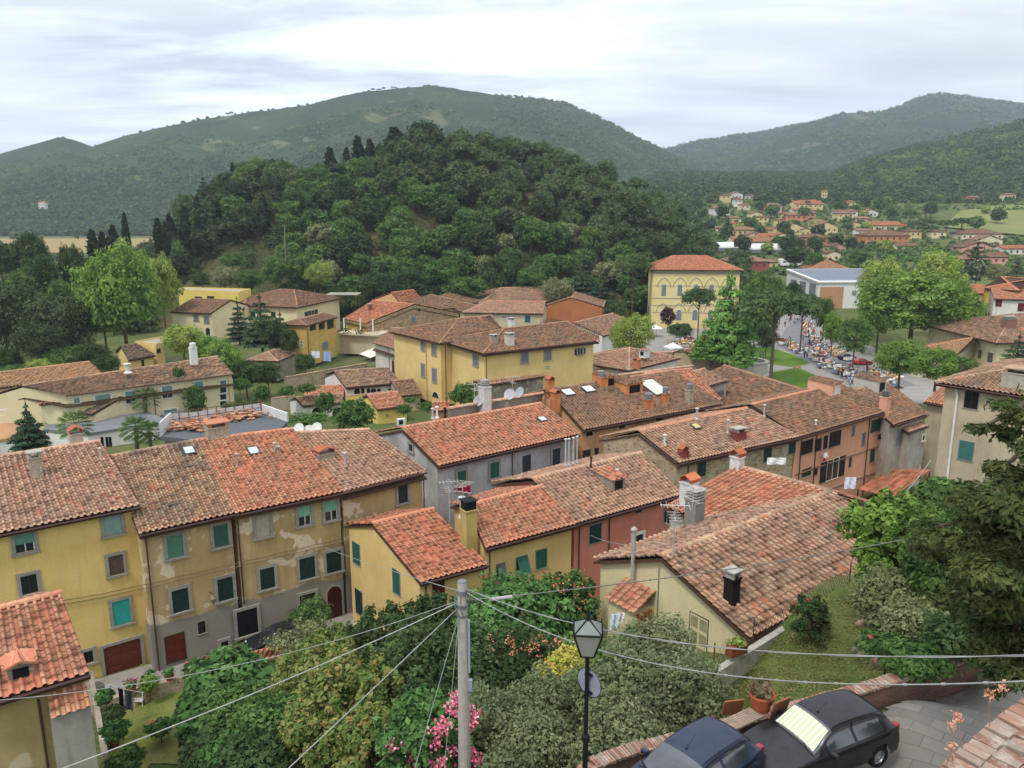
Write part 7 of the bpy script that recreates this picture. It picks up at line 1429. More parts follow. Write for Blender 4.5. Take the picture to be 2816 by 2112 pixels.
for i, a in enumerate(RT):
    k, x, y, Y, rx, h_, m_, lab, n_, sz, nm = a
    near_tree(k, x, y, Y, rx, h_, m_, lab, n_, sz, nm, cat='shrub' if nm == 'shrub' else 'tree', seed=50+i, nl=11)
# foreground conifer with layered drooping boughs, traced bough by bough in its own depth
BGH = [(2790, 1150, 15, .7), (2745, 1195, 15.5, .55), (2820, 1230, 14.5, .7), (2720, 1290, 15, .6), (2780, 1320, 14.5, .8), (2800, 1400, 14, 1.4), (2690, 1390, 15.5, 1.1), (2640, 1480, 16.5, 1.1), (2625, 1400, 17, .8), (2590, 1545, 17.5, .8), (2600, 1640, 17, .7), (2740, 1470, 15, 1.4), (2820, 1520, 14, 1.5), (2680, 1560, 16, 1.2), (2760, 1600, 15, 1.5), (2690, 1650, 16, 1.2), (2830, 1650, 14.5, 1.6), (2740, 1710, 15.5, 1.1), (2800, 1760, 14.8, 1.2), (2760, 1810, 15, .8), (2820, 1850, 14.5, .8), (2740, 1880, 15.2, .5), (2900, 1450, 15, 1.8), (2920, 1650, 15, 1.8), (2950, 1250, 15.5, 1.6)]
cx = Vector(WY(2900, 1700, 16)); cx.z = gz(cx.x, cx.y); CT = thing('conifer_tree', cx, 'large dark conifer filling the right edge above the paved road', 'tree'); cs, rs = [], []
for x, y, Y, r in BGH:
    p = Vector(WY(x, y, Y))
    for j in range(4): cs.append(p+Vector((random.gauss(0, r*.30), random.gauss(0, r*.30), random.gauss(0, r*.17)))-cx); rs.append((r*.46, r*.46, r*.2))
for i in range(26):
    t = i/25; q = 1.3*(1-t)+.35; an = i*2.4; cs.append(Vector((.3*t+cos(an)*q*.6, .3*t+sin(an)*q*.6, 4+t*9.2))); rs.append((q*.7, q*.7, .4))
leaves_mesh('crown', cs, rs, 105000, .06, LM['conifer'], CT, 77, shell=.25, aspect=2.4, up=.6)
g = G(); g.tube([Vector((0, 0, -.5)), Vector((.1, 0, 4)), Vector((.2, .2, 9)), Vector((.3, .3, 13))], [.4, .33, .22, .1], 8)
for c_ in cs[::5]: s_ = Vector((.15, .1, max(1.5, c_[2]+.8))); g.tube([s_, s_.lerp(c_, .6)+Vector((0, 0, .2)), c_], [.11, .07, .03], 5)
g.build('trunk', BARK, CT, local=True)
# oleander with pink flower heads
p = WY(1170, 2040, 21); OL = tree('wild', 3.6, 1.7, 900, 6000, .14, 'fig', 'oleander', label='oleander bush covered in pink flowers at the foot of the concrete pole', cat='shrub', loc=(p[0], 21, p[2]-2.2), th=.3, nl=9)
def flowers(T, pts, n, r, size, h, seed=1, name='flowers', k=1.0):
    rg = np.random.default_rng(seed); P = []; 
    for c_ in pts: P.append(np.array(c_)+rg.normal(0, r, (n, 3)))
    P = np.concatenate(P); m = len(P); a = rg.normal(size=(m, 3)); a /= np.linalg.norm(a, axis=1)[:, None]; b = np.cross(a, rg.normal(size=(m, 3))); b /= np.linalg.norm(b, axis=1)[:, None]; s_ = size*(.6+.8*rg.random(m))[:, None]
    V = np.stack([P-a*s_, P-b*s_, P+a*s_, P+b*s_], 1).reshape(-1, 3); return mk(name, V, np.arange(4*m).reshape(m, 4), plain(h, .8, k=k, var=.25, scale=8), T)
fr_ = random.Random(3)
FP = [(1255, 1925), (1240, 1950), (1262, 1960), (1290, 1955), (1305, 1965), (1220, 1990), (1205, 2010), (1235, 2000), (1295, 1990), (1080, 2045), (1095, 2055), (1105, 2050), (1075, 2075), (1165, 2020), (1185, 2030), (1200, 2045), (1240, 2070), (1255, 2060), (1100, 2100), (1140, 2110), (1180, 2080), (1215, 2095), (1120, 2085), (1290, 2070), (1310, 2090), (1190, 2105), (1150, 2010), (1320, 2100), (1230, 2105), (1275, 2105)]
flowers(OL, [WY(x, y, 20+fr_.uniform(-.2, .8)) for x, y in FP], 45, .09, .045, 'd8718a', 2); flowers(OL, [WY(x+4, y-4, 20+fr_.uniform(-.2, .6)) for x, y in FP], 16, .08, .035, 'eaa6b4', 3, 'pale_petals')
# trumpet flowers on the climber
TR = [o for o in C.objects if o.get('label') == 'deep green tree hung with orange trumpet flowers'][0]
flowers(TR, [WY(fr_.uniform(1340, 1560), fr_.uniform(1745, 1810), 29.2+fr_.uniform(-.4, .4)) for _ in range(34)], 7, .07, .04, 'b8785c', 5)
TR = [o for o in C.objects if o.get('label') == 'green tree with orange flowers before the red house'][0]
flowers(TR, [WY(fr_.uniform(1510, 1620), fr_.uniform(1570, 1700), 36.5) for _ in range(26)], 4, .09, .045, 'b87050', 6)
# rose bush on the lawn
p = onground(2225, 1778); RS = tree('wild', 2.2, 1.0, 901, 4500, .085, 'dark', 'rose_bush', label='rose bush with red blooms standing on the lawn', cat='shrub', loc=p, th=.15, nl=7)
flowers(RS, [WY(x, y, p[1]-.9) for x, y in ((2228, 1644), (2188, 1662), (2184, 1680), (2222, 1650))], 9, .03, .035, 'b84048', 7)
p = WY(2395, 1752, 21.2); HB = [o for o in C.objects if o.get('label') == 'low glossy plants along the stone border'][0]; flowers(HB, [p], 9, .03, .035, 'b84048', 8)
# shrubs by the ochre house and the lower garden
for x, y, Y, rx, h_, m_, lab, nm in ((857, 1695, 49, 1.35, 2.6, 'broad', 'round clipped shrub before the brown door of the ochre house', 'shrub'), (830, 1765, 46, 2.2, 2.2, 'grey', 'silvery grey shrub beside the parked dark car', 'shrub'), (690, 1640, 52, .1, .1, 'grey', '', ''), (312, 1965, 40, .5, 1.1, 'dark', 'dark potted shrub by the lower garden wall', 'shrub'), (440, 2000, 40, .7, .8, 'citrus', 'bright green low shrub on the lower garden grass', 'shrub'), (345, 2090, 36, .9, 1.2, 'broad', 'leafy shrub at the bottom of the lower garden', 'shrub'), (410, 1880, 44, .5, .9, 'bright', 'small leafy pot plant on the garden wall', 'shrub'), (290, 1915, 40, .45, .8, 'fig', 'small pot plant against the lower garden wall', 'shrub'), (320, 2010, 38, .7, 1.0, 'fig', 'leafy pot plant further down the lower garden wall', 'shrub')):
    if not nm: continue
    c_ = WY(x, y, Y); tree('bush', h_, rx, 950+x, 3500, .11, m_, nm, label=lab, cat='shrub', loc=(c_[0], Y, c_[2]-h_*.5), nl=9)
# ================================================================ street, lower garden
ST = plain('8c857c', .95, var=.18, scale=.6)
def strip(name, pts, mat, dz):
    V = [(x, y, gz(x, y)+dz) for x, y in pts]; o = mk(name, V, [tuple(range(len(V)))], mat); tag(o, kind='structure'); return o
nn_ = h2b.n; ee_ = h2b.e
def off(P, a, b): q = P+ee_*a-nn_*b; return (q.x, q.y)
s0 = Vector((h2a.a.x, h2a.a.y, 0)); Ls = 27
V = []
for i in range(28):
    for b in (-.9, 3.2): x, y = off(s0, -9+i*1.0, b-.3); V.append((x, y, -30+.1))
o = mk('street', V, [(2*i, 2*i+1, 2*i+3, 2*i+2) for i in range(27)], ST); tag(o, kind='structure')
wlA, wlB = off(s0, -4, 2.9), off(s0, 16, 2.9); lw = thing('garden_wall', (*wlA, -31), 'low stone garden wall with flower pots along the street', 'wall'); g = G()
a, b = Vector((*wlA, -31.5)), Vector((*wlB, -31.5)); g.prism([a, b, b-nn_*.35, a-nn_*.35], (0, 0, 2.5)); g.build('masonry', STN, lw)
PTM = plain('9c5238', .85, var=.25, scale=4)
def pot(loc, r=.22, h=.35, plant='broad', fl=None, label='terracotta pot with green plant', n=300, ph=.45, seed=1):
    T = thing('flower_pot', loc, label, 'flower pot'); g = G(); g.lathe(loc, [(r*.7, 0), (r, h*.85), (r*1.1, h*.86), (r*1.1, h), (r*.9, h), (r*.85, h*.9)], 12); g.build('pot', PTM, T)
    if plant: leaves_mesh('plant', [(0, 0, h+ph*.5)], [(r*1.5, r*1.5, ph*.6)], n, .1, LM[plant], T, seed, shell=.1)
    if fl: flowers(T, [Vector(loc)+Vector((0, 0, h+ph*.8))], 40, .17, .05, fl, seed)
    return T
dirw = (b-a).normalized()
for i, (t, fl, lab) in enumerate(((2.2, 'c03a6a', 'flower pot with magenta blooms, nearest the yellow house'), (3.1, 'e0dcd8', 'flower pot with white blooms on the street wall'), (4.4, None, 'terracotta trough of green leaves on the street wall'), (5.6, 'd85a7a', 'flower pot with pink blooms in the middle of the street wall'), (6.6, 'd85a7a', 'flower pot with rose blooms right of the middle one'), (7.8, None, 'terracotta pot with a dark green plant on the street wall'), (9.0, None, 'terracotta pot with a pale green plant, last on the street wall'))):
    p = a+dirw*t-nn_*.17; pot((p.x, p.y, -29), .27, .3, 'broad' if i % 2 else 'fig', fl, lab, seed=i)
for i, (x, y, lab) in enumerate(((283, 1935, 'rust red pot, highest by the lower garden side wall'), (285, 1955, 'rust red pot below the highest by the side wall'), (300, 2020, 'terracotta pot half way down the side wall'), (415, 1880, 'terracotta pot standing at the back of the lower garden'), (318, 2060, 'terracotta pot at the bottom of the side wall'), (425, 2012, 'big terracotta pot under the bright low shrub'))):
    q = onground(x, y); pot(q, .26, .38, 'fig' if i < 5 else None, None, lab, seed=30+i)
lg = onground(300, 1950)
Vg = [onground(x, y) for x, y in ((255, 1880), (420, 1830), (580, 1860), (620, 2000), (560, 2112), (330, 2150), (270, 2000))]
def drape(name, poly, mat, dz=.05, step=.8, label=None):
    """a sheet following the ground inside a polygon"""
    P = np.array([(p[0], p[1]) for p in poly]); lo, hi = P.min(0), P.max(0); nx, ny = int((hi[0]-lo[0])/step)+2, int((hi[1]-lo[1])/step)+2
    xs = np.linspace(lo[0], hi[0], nx); ys = np.linspace(lo[1], hi[1], ny); X, Y = np.meshgrid(xs, ys); Z = ground(X, Y)+dz
    bm = bmesh.new(); vs = [[bm.verts.new((X[j, i], Y[j, i], Z[j, i])) for i in range(nx)] for j in range(ny)]
    for j in range(ny-1):
        for i in range(nx-1): bm.faces.new((vs[j][i], vs[j][i+1], vs[j+1][i+1], vs[j+1][i]))
    def ins(x, y): return sum(((P[i][1] > y) != (P[i-1][1] > y)) and (x < (P[i-1][0]-P[i][0])*(y-P[i][1])/(P[i-1][1]-P[i][1])+P[i][0]) for i in range(len(P))) % 2
    for f in list(bm.faces):
        c_ = f.calc_center_median()
        if not ins(c_.x, c_.y): bm.faces.remove(f)
    for v in list(bm.verts):
        if not v.link_faces: bm.verts.remove(v)
    V = [v.co[:] for v in bm.verts]; bm.verts.index_update(); F = [tuple(v.index for v in f.verts) for f in bm.faces]; bm.free()
    o = mk(name, V, F, mat, smooth=True); tag(o, label, kind='structure'); return o
drape('lower_lawn', Vg, grassmat('dry_grass', '6f7a3c', '8a8452', '55632e', 1.2, .85), .06)
# washing line, clothes, chair
wa, wb = Vector(WY(262, 1868, 41)), Vector(WY(395, 1905, 42)); wn_ = (wb-wa); g = G(); g.tube([wa, wa+wn_*.5-Vector((0, 0, .15)), wb], .012, 4); T = g.build('washing_line', WFR); tag(T, 'thin washing line over the lower garden', 'washing line')
for i, (t, w_, h_, c_, lab) in enumerate(((.27, .5, .55, 'b9bdb8', 'pale cloth hanging from the garden washing line'), (.5, .3, 1.25, '12121a', 'black trousers hanging from the garden washing line'), (.66, .45, 1.3, '3c4452', 'slate blue towel hanging from the garden washing line'))):
    p = wa+wn_*t-Vector((0, 0, .12)); e_ = wn_.normalized(); g = G(); V = []
    for j in range(5):
        for k in range(5): V.append(p+e_*(w_*(k/4-.5))+Vector((0, .05*sin(k*2+j), -h_*j/4)))
    g.add(V, [(j*5+k, j*5+k+1, j*5+k+6, j*5+k+5) for j in range(4) for k in range(4)]); o = g.build('hanging_cloth', plain(c_, .9)); md = o.modifiers.new('s', 'SOLIDIFY'); md.thickness = .01; tag(o, lab, 'laundry')
cp = onground(388, 1952); T = thing('garden_chair', cp, 'white plastic garden chair by the washing line', 'chair', rz=0); g = G(); g.box((cp[0], cp[1], cp[2]+.42), (.5, .48, .04)); g.build('seat', WHITE, T); g = G(); g.box((cp[0]+.24, cp[1]+.1, cp[2]+.68), (.05, .46, .5)); g.build('backrest', WHITE, T)
for sx in (-1, 1):
    for sy in (-1, 1): g = G(); g.tube([(cp[0]+sx*.22, cp[1]+sy*.2, cp[2]+.42), (cp[0]+sx*.26, cp[1]+sy*.24, cp[2])], .02, 5); g.build('leg', WHITE, T)
for sy in (-1, 1): g = G(); g.tube([(cp[0]-.2, cp[1]+sy*.24, cp[2]+.42), (cp[0]-.2, cp[1]+sy*.25, cp[2]+.64), (cp[0]+.24, cp[1]+sy*.25, cp[2]+.68)], .02, 5); g.build('armrest', WHITE, T)
# side wall of the lower garden
sw = thing('garden_wall', onground(270, 2000), 'narrow rendered wall beside the annex, lined with pots', 'wall'); a, b = Vector(onground(262, 1900)), Vector(onground(305, 2130)); g = G(); g.prism([a, b, b+Vector((-.35, 0, 0)), a+Vector((-.35, 0, 0))], (0, 0, 1.1)); g.build('masonry', GRP, sw)
lt = thing('lean_to', onground(690, 1830), 'low orange tiled lean-to roof showing through the fig leaves', 'lean-to'); q = [Vector(W(x, y, z)) for x, y, z in ((600, 1812, -28.3), (790, 1768, -28.3), (575, 1850, -28.9), (770, 1805, -28.9))]
tiles('roof', q[0], q[1], q[2], q[3], 'bright', lt, cw=.36); g = G(); [g.tube([p, Vector((p.x, p.y, -31))], .05, 5) for p in q]; g.build('post', TIMBER, lt)
# wall lantern of the ochre house
P_, t_, n_ = face(h2a, 'f'); q = hit(h2a, 'f', 577, 1628); T = thing('wall_lantern', q, 'iron lantern on a bracket on the ochre facade', 'lantern'); g = G(); g.tube([q, q+n_*.7+Vector((0, 0, .15))], .03, 5); g.tube([q-Vector((0, 0, .5)), q+n_*.6], .02, 5); g.build('bracket', BLACK, T); g = G(); g.lathe(q+n_*.7+Vector((0, 0, -.25)), [(.1, -.3), (.22, .05), (.24, .08), (.05, .3), (.03, .38)], 6); g.build('lamp', plain('7a6a50', .3), T)
# ================================================================ upper garden and road with parked cars
def unq(x, y, z): return W(x, y, z)
LW = grassmat('upper_lawn', '5a6a34', '777c48', '465430', 1.5, .7)
drape('upper_lawn', [W(x, y, z)[:2] for x, y, z in ((1985, 1860, -18), (2075, 1770, -18.2), (2335, 1612, -17.7), (2600, 1560, -17), (2720, 1700, -14), (2700, 1815, -13.1), (2370, 1912, -13.2), (2100, 2000, -13.3), (1960, 1985, -15))], LW, .06, .3)
m, t, b = newmat('paving_slabs'); g_ = N(t, 'ShaderNodeNewGeometry'); mp_ = N(t, 'ShaderNodeMapping'); mp_.inputs['Rotation'].default_value = (0, 0, .75); L(g_.outputs['Position'], mp_.inputs[0], t)
br = N(t, 'ShaderNodeTexBrick'); L(mp_.outputs[0], br.inputs[0], t); br.inputs['Scale'].default_value = 1.0; br.inputs['Brick Width'].default_value = .75; br.inputs['Row Height'].default_value = .42; br.inputs['Mortar Size'].default_value = .012; br.offset = .5
for nme, c_ in (('Color1', '66635e'), ('Color2', '7a766f'), ('Mortar', '55503f')): br.inputs[nme].default_value = (*H(c_), 1)
nz_ = noise_node(t, g_.outputs['Position'], 1.2, 5, .7); col = mixc(t, thr(t, nz_, .35, .8), br.outputs['Color'], H('6a665a')); n3_ = noise_node(t, g_.outputs['Position'], 25, 3, .7); col = mixc(t, thr(t, n3_, .6, .8), col, H('55524a')); L(col, b.inputs['Base Color'], t); bump(t, b, br.outputs['Fac'], -.4, .02); PAVE = m
drape('road', [(2.2, 13.4), (-1, 9), (4, 4), (14, 8), (26, 18), (27, 26), (20, 26), (13.0, 20.9), (8.4, 18.1), (5.0, 16.0), (2.0, 14.6)], PAVE, .07, .25)
BRK, t, b = newmat('old_brick'); g_ = N(t, 'ShaderNodeNewGeometry'); mp_ = N(t, 'ShaderNodeMapping'); mp_.inputs['Rotation'].default_value = (radians(90), 0, 0); L(g_.outputs['Position'], mp_.inputs[0], t)
br = N(t, 'ShaderNodeTexBrick'); L(mp_.outputs[0], br.inputs[0], t); br.inputs['Scale'].default_value = 1; br.inputs['Brick Width'].default_value = .26; br.inputs['Row Height'].default_value = .075; br.inputs['Mortar Size'].default_value = .008
for nme, c_ in (('Color1', '5e4238'), ('Color2', '745043'), ('Mortar', '6f665a')): br.inputs[nme].default_value = (*H(c_), 1)
a_ = noise_node(t, g_.outputs['Position'], 3, 5, .7); L(mixc(t, thr(t, a_, .45, .75), br.outputs['Color'], H('4a4238')), b.inputs['Base Color'], t); b.inputs['Roughness'].default_value = .95
wp = [W(x, y, -12.78) for x, y in ((1560, 2200), (1640, 2112), (1735, 2078), (1850, 2050), (1990, 2010), (2180, 1960), (2370, 1908), (2460, 1880), (2560, 1850), (2640, 1826), (2700, 1808))]
bwall = thing('brick_wall', (wp[6][0], wp[6][1], -13.2), 'low old brick wall with a sloping brick coping behind the parked cars', 'wall'); g = G(); g2 = G()
for p, q in zip(wp[:-1], wp[1:]):
    p, q = Vector(p), Vector(q); d = (q-p).normalized(); n_ = Vector((-d.y, d.x, 0)); g.prism([p, q+d*.02, q+d*.02+n_*.32, p+n_*.32], (0, 0, -1.6)); k = max(1, int((q-p).length/.075))
    for i in range(k):
        c_ = p.lerp(q, (i+.5)/k)+n_*.15+Vector((0, 0, .035)); hh = random.uniform(.05, .085); g2.box(c_+Vector((0, 0, random.gauss(0, .006)))+n_*random.gauss(0, .008), (.062, .40, hh), atan2(d.y, d.x), 0)
g.build('masonry', BRK, bwall); m, t, b = newmat('coping_brick'); oi = N(t, 'ShaderNodeNewGeometry'); r = ramp(t, [(0, H('755646')), (.4, H('8e6a58')), (.7, H('9c7e6a')), (1, H('80766a'))]); L(oi.outputs['Random Per Island'], r.inputs[0], t); lc = noise_node(t, oi.outputs['Position'], 5, 5, .7); L(mixc(t, thr(t, lc, .5, .66), r.outputs[0], H('a39a8c')), b.inputs['Base Color'], t); b.inputs['Roughness'].default_value = .95; COP = m
g2.build('coping', COP, bwall)
# brick parapet of the viewpoint at the bottom right corner
pz = -3.2; pp = [Vector(W(x, y, pz)) for x, y in ((2560, 2160), (2640, 2075), (2740, 1990), (2816, 1930), (2990, 1800))]; T = thing('brick_wall', (pp[2].x, pp[2].y, -13), 'weathered brick parapet top close to the viewer, bottom right corner', 'wall')
g = G(); g2 = G()
for p, q in zip(pp[:-1], pp[1:]):
    d = (q-p).normalized(); n_ = Vector((d.y, -d.x, 0)); g.prism([p, q, q+n_*.75, p+n_*.75], (0, 0, -10)); k = max(1, int((q-p).length/.075))
    for i in range(k):
        for j in range(5):
            c_ = p.lerp(q, (i+.5)/k)+n_*(.06+j*.145)+Vector((0, 0, .01)); g2.box(c_+Vector((random.gauss(0, .004), 0, random.gauss(0, .006))), (.071, .14, .05), atan2(d.y, d.x)+random.gauss(0, .04), random.gauss(0, .05))
g.build('masonry', BRK, T); g2.build('coping', COP, T)
dp = G(); m_dp = leafmat('dry_stalks', ['8a5a44', 'a8705a', 'b58a70', '7a6a44'])
T2 = thing('dry_plants', (pp[2].x, pp[2].y, pz), 'reddish dry weeds growing from the brick parapet', 'plant'); cs = []
for i in range(5):
    p = pp[0].lerp(pp[3], random.random())-pp[2]; tip = p+Vector((random.gauss(-.04, .03), random.gauss(0, .03), random.uniform(.12, .3))); dp.tube([p, tip], .003, 3); cs.append(tip)
dp.build('stem', plain('8a6a50', .9), T2, local=True); leaves_mesh('foliage', cs, [(.035, .035, .05)]*len(cs), 260, .012, m_dp, T2, 8, shell=.1)
tcs = []
for _ in range(420):
    x, y = random.uniform(2000, 2700), random.uniform(1620, 1990)
    if y < 1850-(x-2000)*.62 or y > 1995-(x-2000)*.26: continue
    tcs.append(np.array(onground(x, y))+np.array([0, 0, .09]))
tg = leaves_mesh('grass', tcs, [(.55, .55, .05)]*len(tcs), 26000, .035, leafmat('grass_blades', ['46562a', '5c6a34', '74783e', '8a8450'], k=1.2), None, 91, shell=.05, aspect=2.6, up=1.5); tag(tg, 'grass and weeds growing over the upper lawn', 'grass', kind='stuff')
# planks, big pot, wooden panel behind the cars
pk = W(2140, 1965, -12.55); T = thing('plank_platform', pk, 'weathered plank platform on the brick wall between the two cars', 'platform'); g = G(); P = [Vector(W(x, y, -12.3)) for x, y in ((1975, 1990), (2060, 1950), (2100, 1975), (2020, 2012))]
for i in range(7): a = P[0].lerp(P[3], i/7); b = P[1].lerp(P[2], i/7); w_ = (P[3]-P[0])/7*.88; g.prism([a, b, b+w_, a+w_], (0, 0, .05))
g.build('planks', plain('8a7868', .95, var=.25, scale=6), T)
def bigpot(x, y, Y, r, h, lab, plant='fig'):
    q = WY(x, y, Y); T = thing('flower_pot', q, lab, 'flower pot'); g = G(); g.lathe(q, [(r*.72, 0), (r*.95, h*.7), (r*1.0, h*.72), (r*1.0, h*.76), (r*1.05, h*.9), (r*1.12, h*.91), (r*1.12, h), (r*.98, h), (r*.95, h*.9), (.02, h*.88)], 20); g.build('pot', PTM, T); leaves_mesh('plant', [(0, 0, h+.08)], [(r*.95, r*.95, .3)], 420, .09, leafmat('dry_pot_plant', ['4a5030', '5e5a3c', '6e6444', '5a6438']), T, 5, shell=.1)
bigpot(2092, 1950, 17.9, .29, .44, 'large banded terracotta pot with dry plant on the lawn behind the cars')
q = Vector(W(2025, 1800, -18)); T = thing('planter', q, 'rust coloured planter with yellow-green plants at the lawn corner', 'planter'); g = G(); g.box(q+Vector((0, 0, .25)), (.9, .35, .45), .5); g.build('box', plain('7e452c', .8), T); leaves_mesh('plant', [(0, 0, .55)], [(.45, .25, .2)], 500, .08, LM['lime'], T, 6, shell=.1)
for x, y, Y, rz, lab in ((2015, 1945, 18.6, .2, 'leaning wooden board left of the big pot'), (2145, 1945, 17.6, .5, 'leaning wooden board right of the big pot')): q = WY(x, y, Y); g = G(); g.box((q[0], Y, q[2]), (.55, .04, .5), rz, .25); tag(g.build('wooden_board', plain('8a5a3c', .9), None), lab, 'board')
# stone border and boulders
rk_ = random.Random(8)
for i, (x, y, s_, lab) in enumerate(((2425, 1835, .26, 'upright pinkish boulder of the stone border'), (2405, 1828, .17, 'small round boulder left of the upright one'), (2463, 1848, .15, 'small boulder right of the upright one'), (2515, 1862, .26, 'broad dark boulder by the brick wall'), (2370, 1812, .18, 'mossy boulder at the left of the stone border'), (2350, 1800, .14, 'small stone at the left end of the border'), (2550, 1845, .18, 'flat stone at the right of the border'), (2385, 1725, .24, 'top boulder of the rock heap behind the shrub'), (2365, 1735, .2, 'lower boulder of the rock heap behind the shrub'), (2410, 1735, .2, 'boulder at the right of the rock heap'))):
    q = onground(x, y); bm = bmesh.new(); bmesh.ops.create_icosphere(bm, subdivisions=3, radius=1)
    for v in bm.verts: v.co = Vector((v.co.x*s_*1.2, v.co.y*s_, v.co.z*s_*(1.3 if 'upright' in lab else .85)))*(1+.22*noise.noise(v.co*1.3+Vector((i, 0, 0))))+Vector(q)+Vector((0, 0, s_*.4))
    bm.verts.index_update(); o = mk('boulder', [v.co[:] for v in bm.verts], [tuple(v.index for v in f.verts) for f in bm.faces], plain(['8f7462', '857a6c', '9b8878', '6a6058'][i % 4], .95, var=.3, scale=6), smooth=True); bm.free(); tag(o, lab, 'boulder')
# retaining kerb along the roof with rusty mesh fence
fa = [Vector(W(x, y, z)) for x, y, z in ((1962, 1838, -18.3), (2070, 1770, -18.05), (2200, 1690, -17.9), (2335, 1608, -17.7))]; T = thing('wire_fence', fa[1], 'rusty wire mesh fence between the lawn and the tiled roof', 'fence'); g = G(); g2 = G(); g3 = G()
for p, q in zip(fa[:-1], fa[1:]):
    d = (q-p); n_ = Vector((-d.y, d.x, 0)).normalized()*.3; g3.prism([p-n_, q-n_, q, p], (0, 0, -.9)); k = int(d.length/.22)
    for i in range(k): a = p+d*(i/k); g2.tube([a, a+d.normalized()*.45+Vector((0, 0, .9))], .008, 3, False); g2.tube([a+d.normalized()*.45, a+Vector((0, 0, .9))], .008, 3, False)
    g.tube([p-Vector((0, 0, .3)), p+Vector((0, 0, 1.15))], .03, 5)
g.tube([fa[-1], fa[-1]+Vector((0, 0, 1.15))], .03, 5)
g3.build('kerb', CONCRETE, T); g2.build('mesh', plain('4e3c34', .8), T); g.build('post', plain('5a3a30', .8), T)
# ================================================================ concrete pole, lamp, cables
PB = Vector(WY(1272, 1700, 20)); PB = Vector((PB.x, 20, gz(PB.x, 20))); ztop = WY(1270, 1600, 20)[2]; T = thing('utility_pole', PB, 'round concrete utility pole carrying the cables, centre of the foreground', 'pole')
g = G(); g.tube([(PB.x, PB.y, PB.z-.5), (PB.x, PB.y, ztop)], [.21, .125], 16); g.build('pole', plain('a39d94', .9, var=.14, scale=5), T)
g = G(); g.lathe((PB.x, PB.y, ztop-.35), [(.15, 0), (.15, .12)], 14); g.lathe((PB.x, PB.y, ztop-.75), [(.15, 0), (.16, .1)], 14); g.lathe((PB.x, PB.y, ztop), [(.13, 0), (.12, .03), (.02, .04)], 14); g.lathe((PB.x, PB.y, ztop-1.0), [(.16, 0), (.16, .05)], 14)
for i in range(7): an = i*.9; g.tube([(PB.x+.15*cos(an), PB.y+.15*sin(an), ztop-.35), (PB.x+.24*cos(an), PB.y+.24*sin(an), ztop-.3-.08*i), (PB.x+.16*cos(an+.6), PB.y+.16*sin(an+.6), ztop-1.0)], .014, 4)
g.build('clamps', plain('77797a', .6, .4), T); g = G(); g.box((PB.x+.17, PB.y-.05, ztop-1.9), (.06, .09, 1.6)); g.box((PB.x+.18, PB.y-.05, ztop-3.1), (.14, .1, .35)); g.tube([(PB.x+.18, PB.y-.05, ztop-3.2), (PB.x+.15, PB.y-.1, ztop-3.7), (PB.x+.12, PB.y-.1, ztop-3.4)], .015, 4); g.build('conduit', plain('8b95a0', .5), T)
TOP = Vector((PB.x, PB.y, ztop))
def cable(P, Q, sag, r=.02, lab='', mat=None, n=26, twist=0, clips=0):
    P, Q = Vector(P), Vector(Q); g = G(); d = (Q-P).normalized(); s_ = d.cross(Vector((0, 0, 1))).normalized()
    def pt(t): return P.lerp(Q, t)-Vector((0, 0, 4*sag*t*(1-t)))
    if twist:
        for k in (0, 1): g.tube([pt(i/n)+(s_*cos(i/n*twist+k*pi)+Vector((0, 0, 1))*sin(i/n*twist+k*pi))*r*1.1 for i in range(n+1)], r, 5)
    else: g.tube([pt(i/n) for i in range(n+1)], r, 5)
    if clips:
        for i in range(clips): g.tube([pt((i+.5)/clips), pt((i+.5)/clips+.05/(Q-P).length)], r*1.7, 6)
    o = g.build('cable', mat or plain('8b8b89', .6)); tag(o, lab, 'cable'); return o
DC = plain('6e6a66', .7)
cable(TOP+Vector((.1, 0, -.2)), WY(2900, 1800, 9.5), .65, .009, 'upper pale cable looping from the pole to the right edge', n=40, twist=34)
cable(TOP+Vector((.1, 0, -.3)), WY(2900, 1868, 9.0), .95, .0125, 'lower thick cable looping from the pole to the right edge', n=40, twist=0, clips=26)
cable(TOP+Vector((.1, 0, -.55)), WY(2640, 1452, 27), .25, .017, 'clipped cable rising right from the pole over the big roof', DC, n=30, clips=34)
g = G(); d = (Vector(WY(2640, 1452, 27))-TOP).normalized(); q = TOP+Vector((.1, 0, -.6)); g.tube([q+d*.75, q+d*1.35], .05, 8); tag(g.build('cable_joint', plain('a6a2a0', .5)), 'grey cable joint sleeve right of the pole', 'cable joint')
cable(TOP+Vector((-.1, 0, -.55)), WY(-60, 1930, 17), .5, .009, 'upper thin cable running left from the pole'); cable(TOP+Vector((-.1, 0, -.6)), WY(100, 2140, 14.5), .15, .013, 'lower pale cable running left from the pole', plain('a09e9a', .6)); cable(TOP+Vector((-.1, 0, -.75)), WY(700, 2200, 13), .02, .012, 'straight cable diving from the pole to the bottom left', plain('989692', .6))
cable(TOP+Vector((-.08, -.1, -.9)), WY(1130, 2150, 18.5), 0, .011, 'outer guy wire of the concrete pole'); cable(TOP+Vector((-.08, -.1, -.9)), WY(1218, 2150, 18.7), 0, .009, 'inner guy wire of the concrete pole')
cable(TOP+Vector((0, 0, -.3)), hit(h2b, 'f', 880, 1500), .1, .012, 'cable from the pole towards the ochre facade'); cable(WY(2440, 1402, 52), WY(2560, 1265, 60), .3, .03, 'pale cable above the orange canopy', n=10)
cable(hit(h4, 'f', 1624, 1472), W(1720, 1499, -17), .1, .02, 'short cable from the red house to the big roof', n=8)
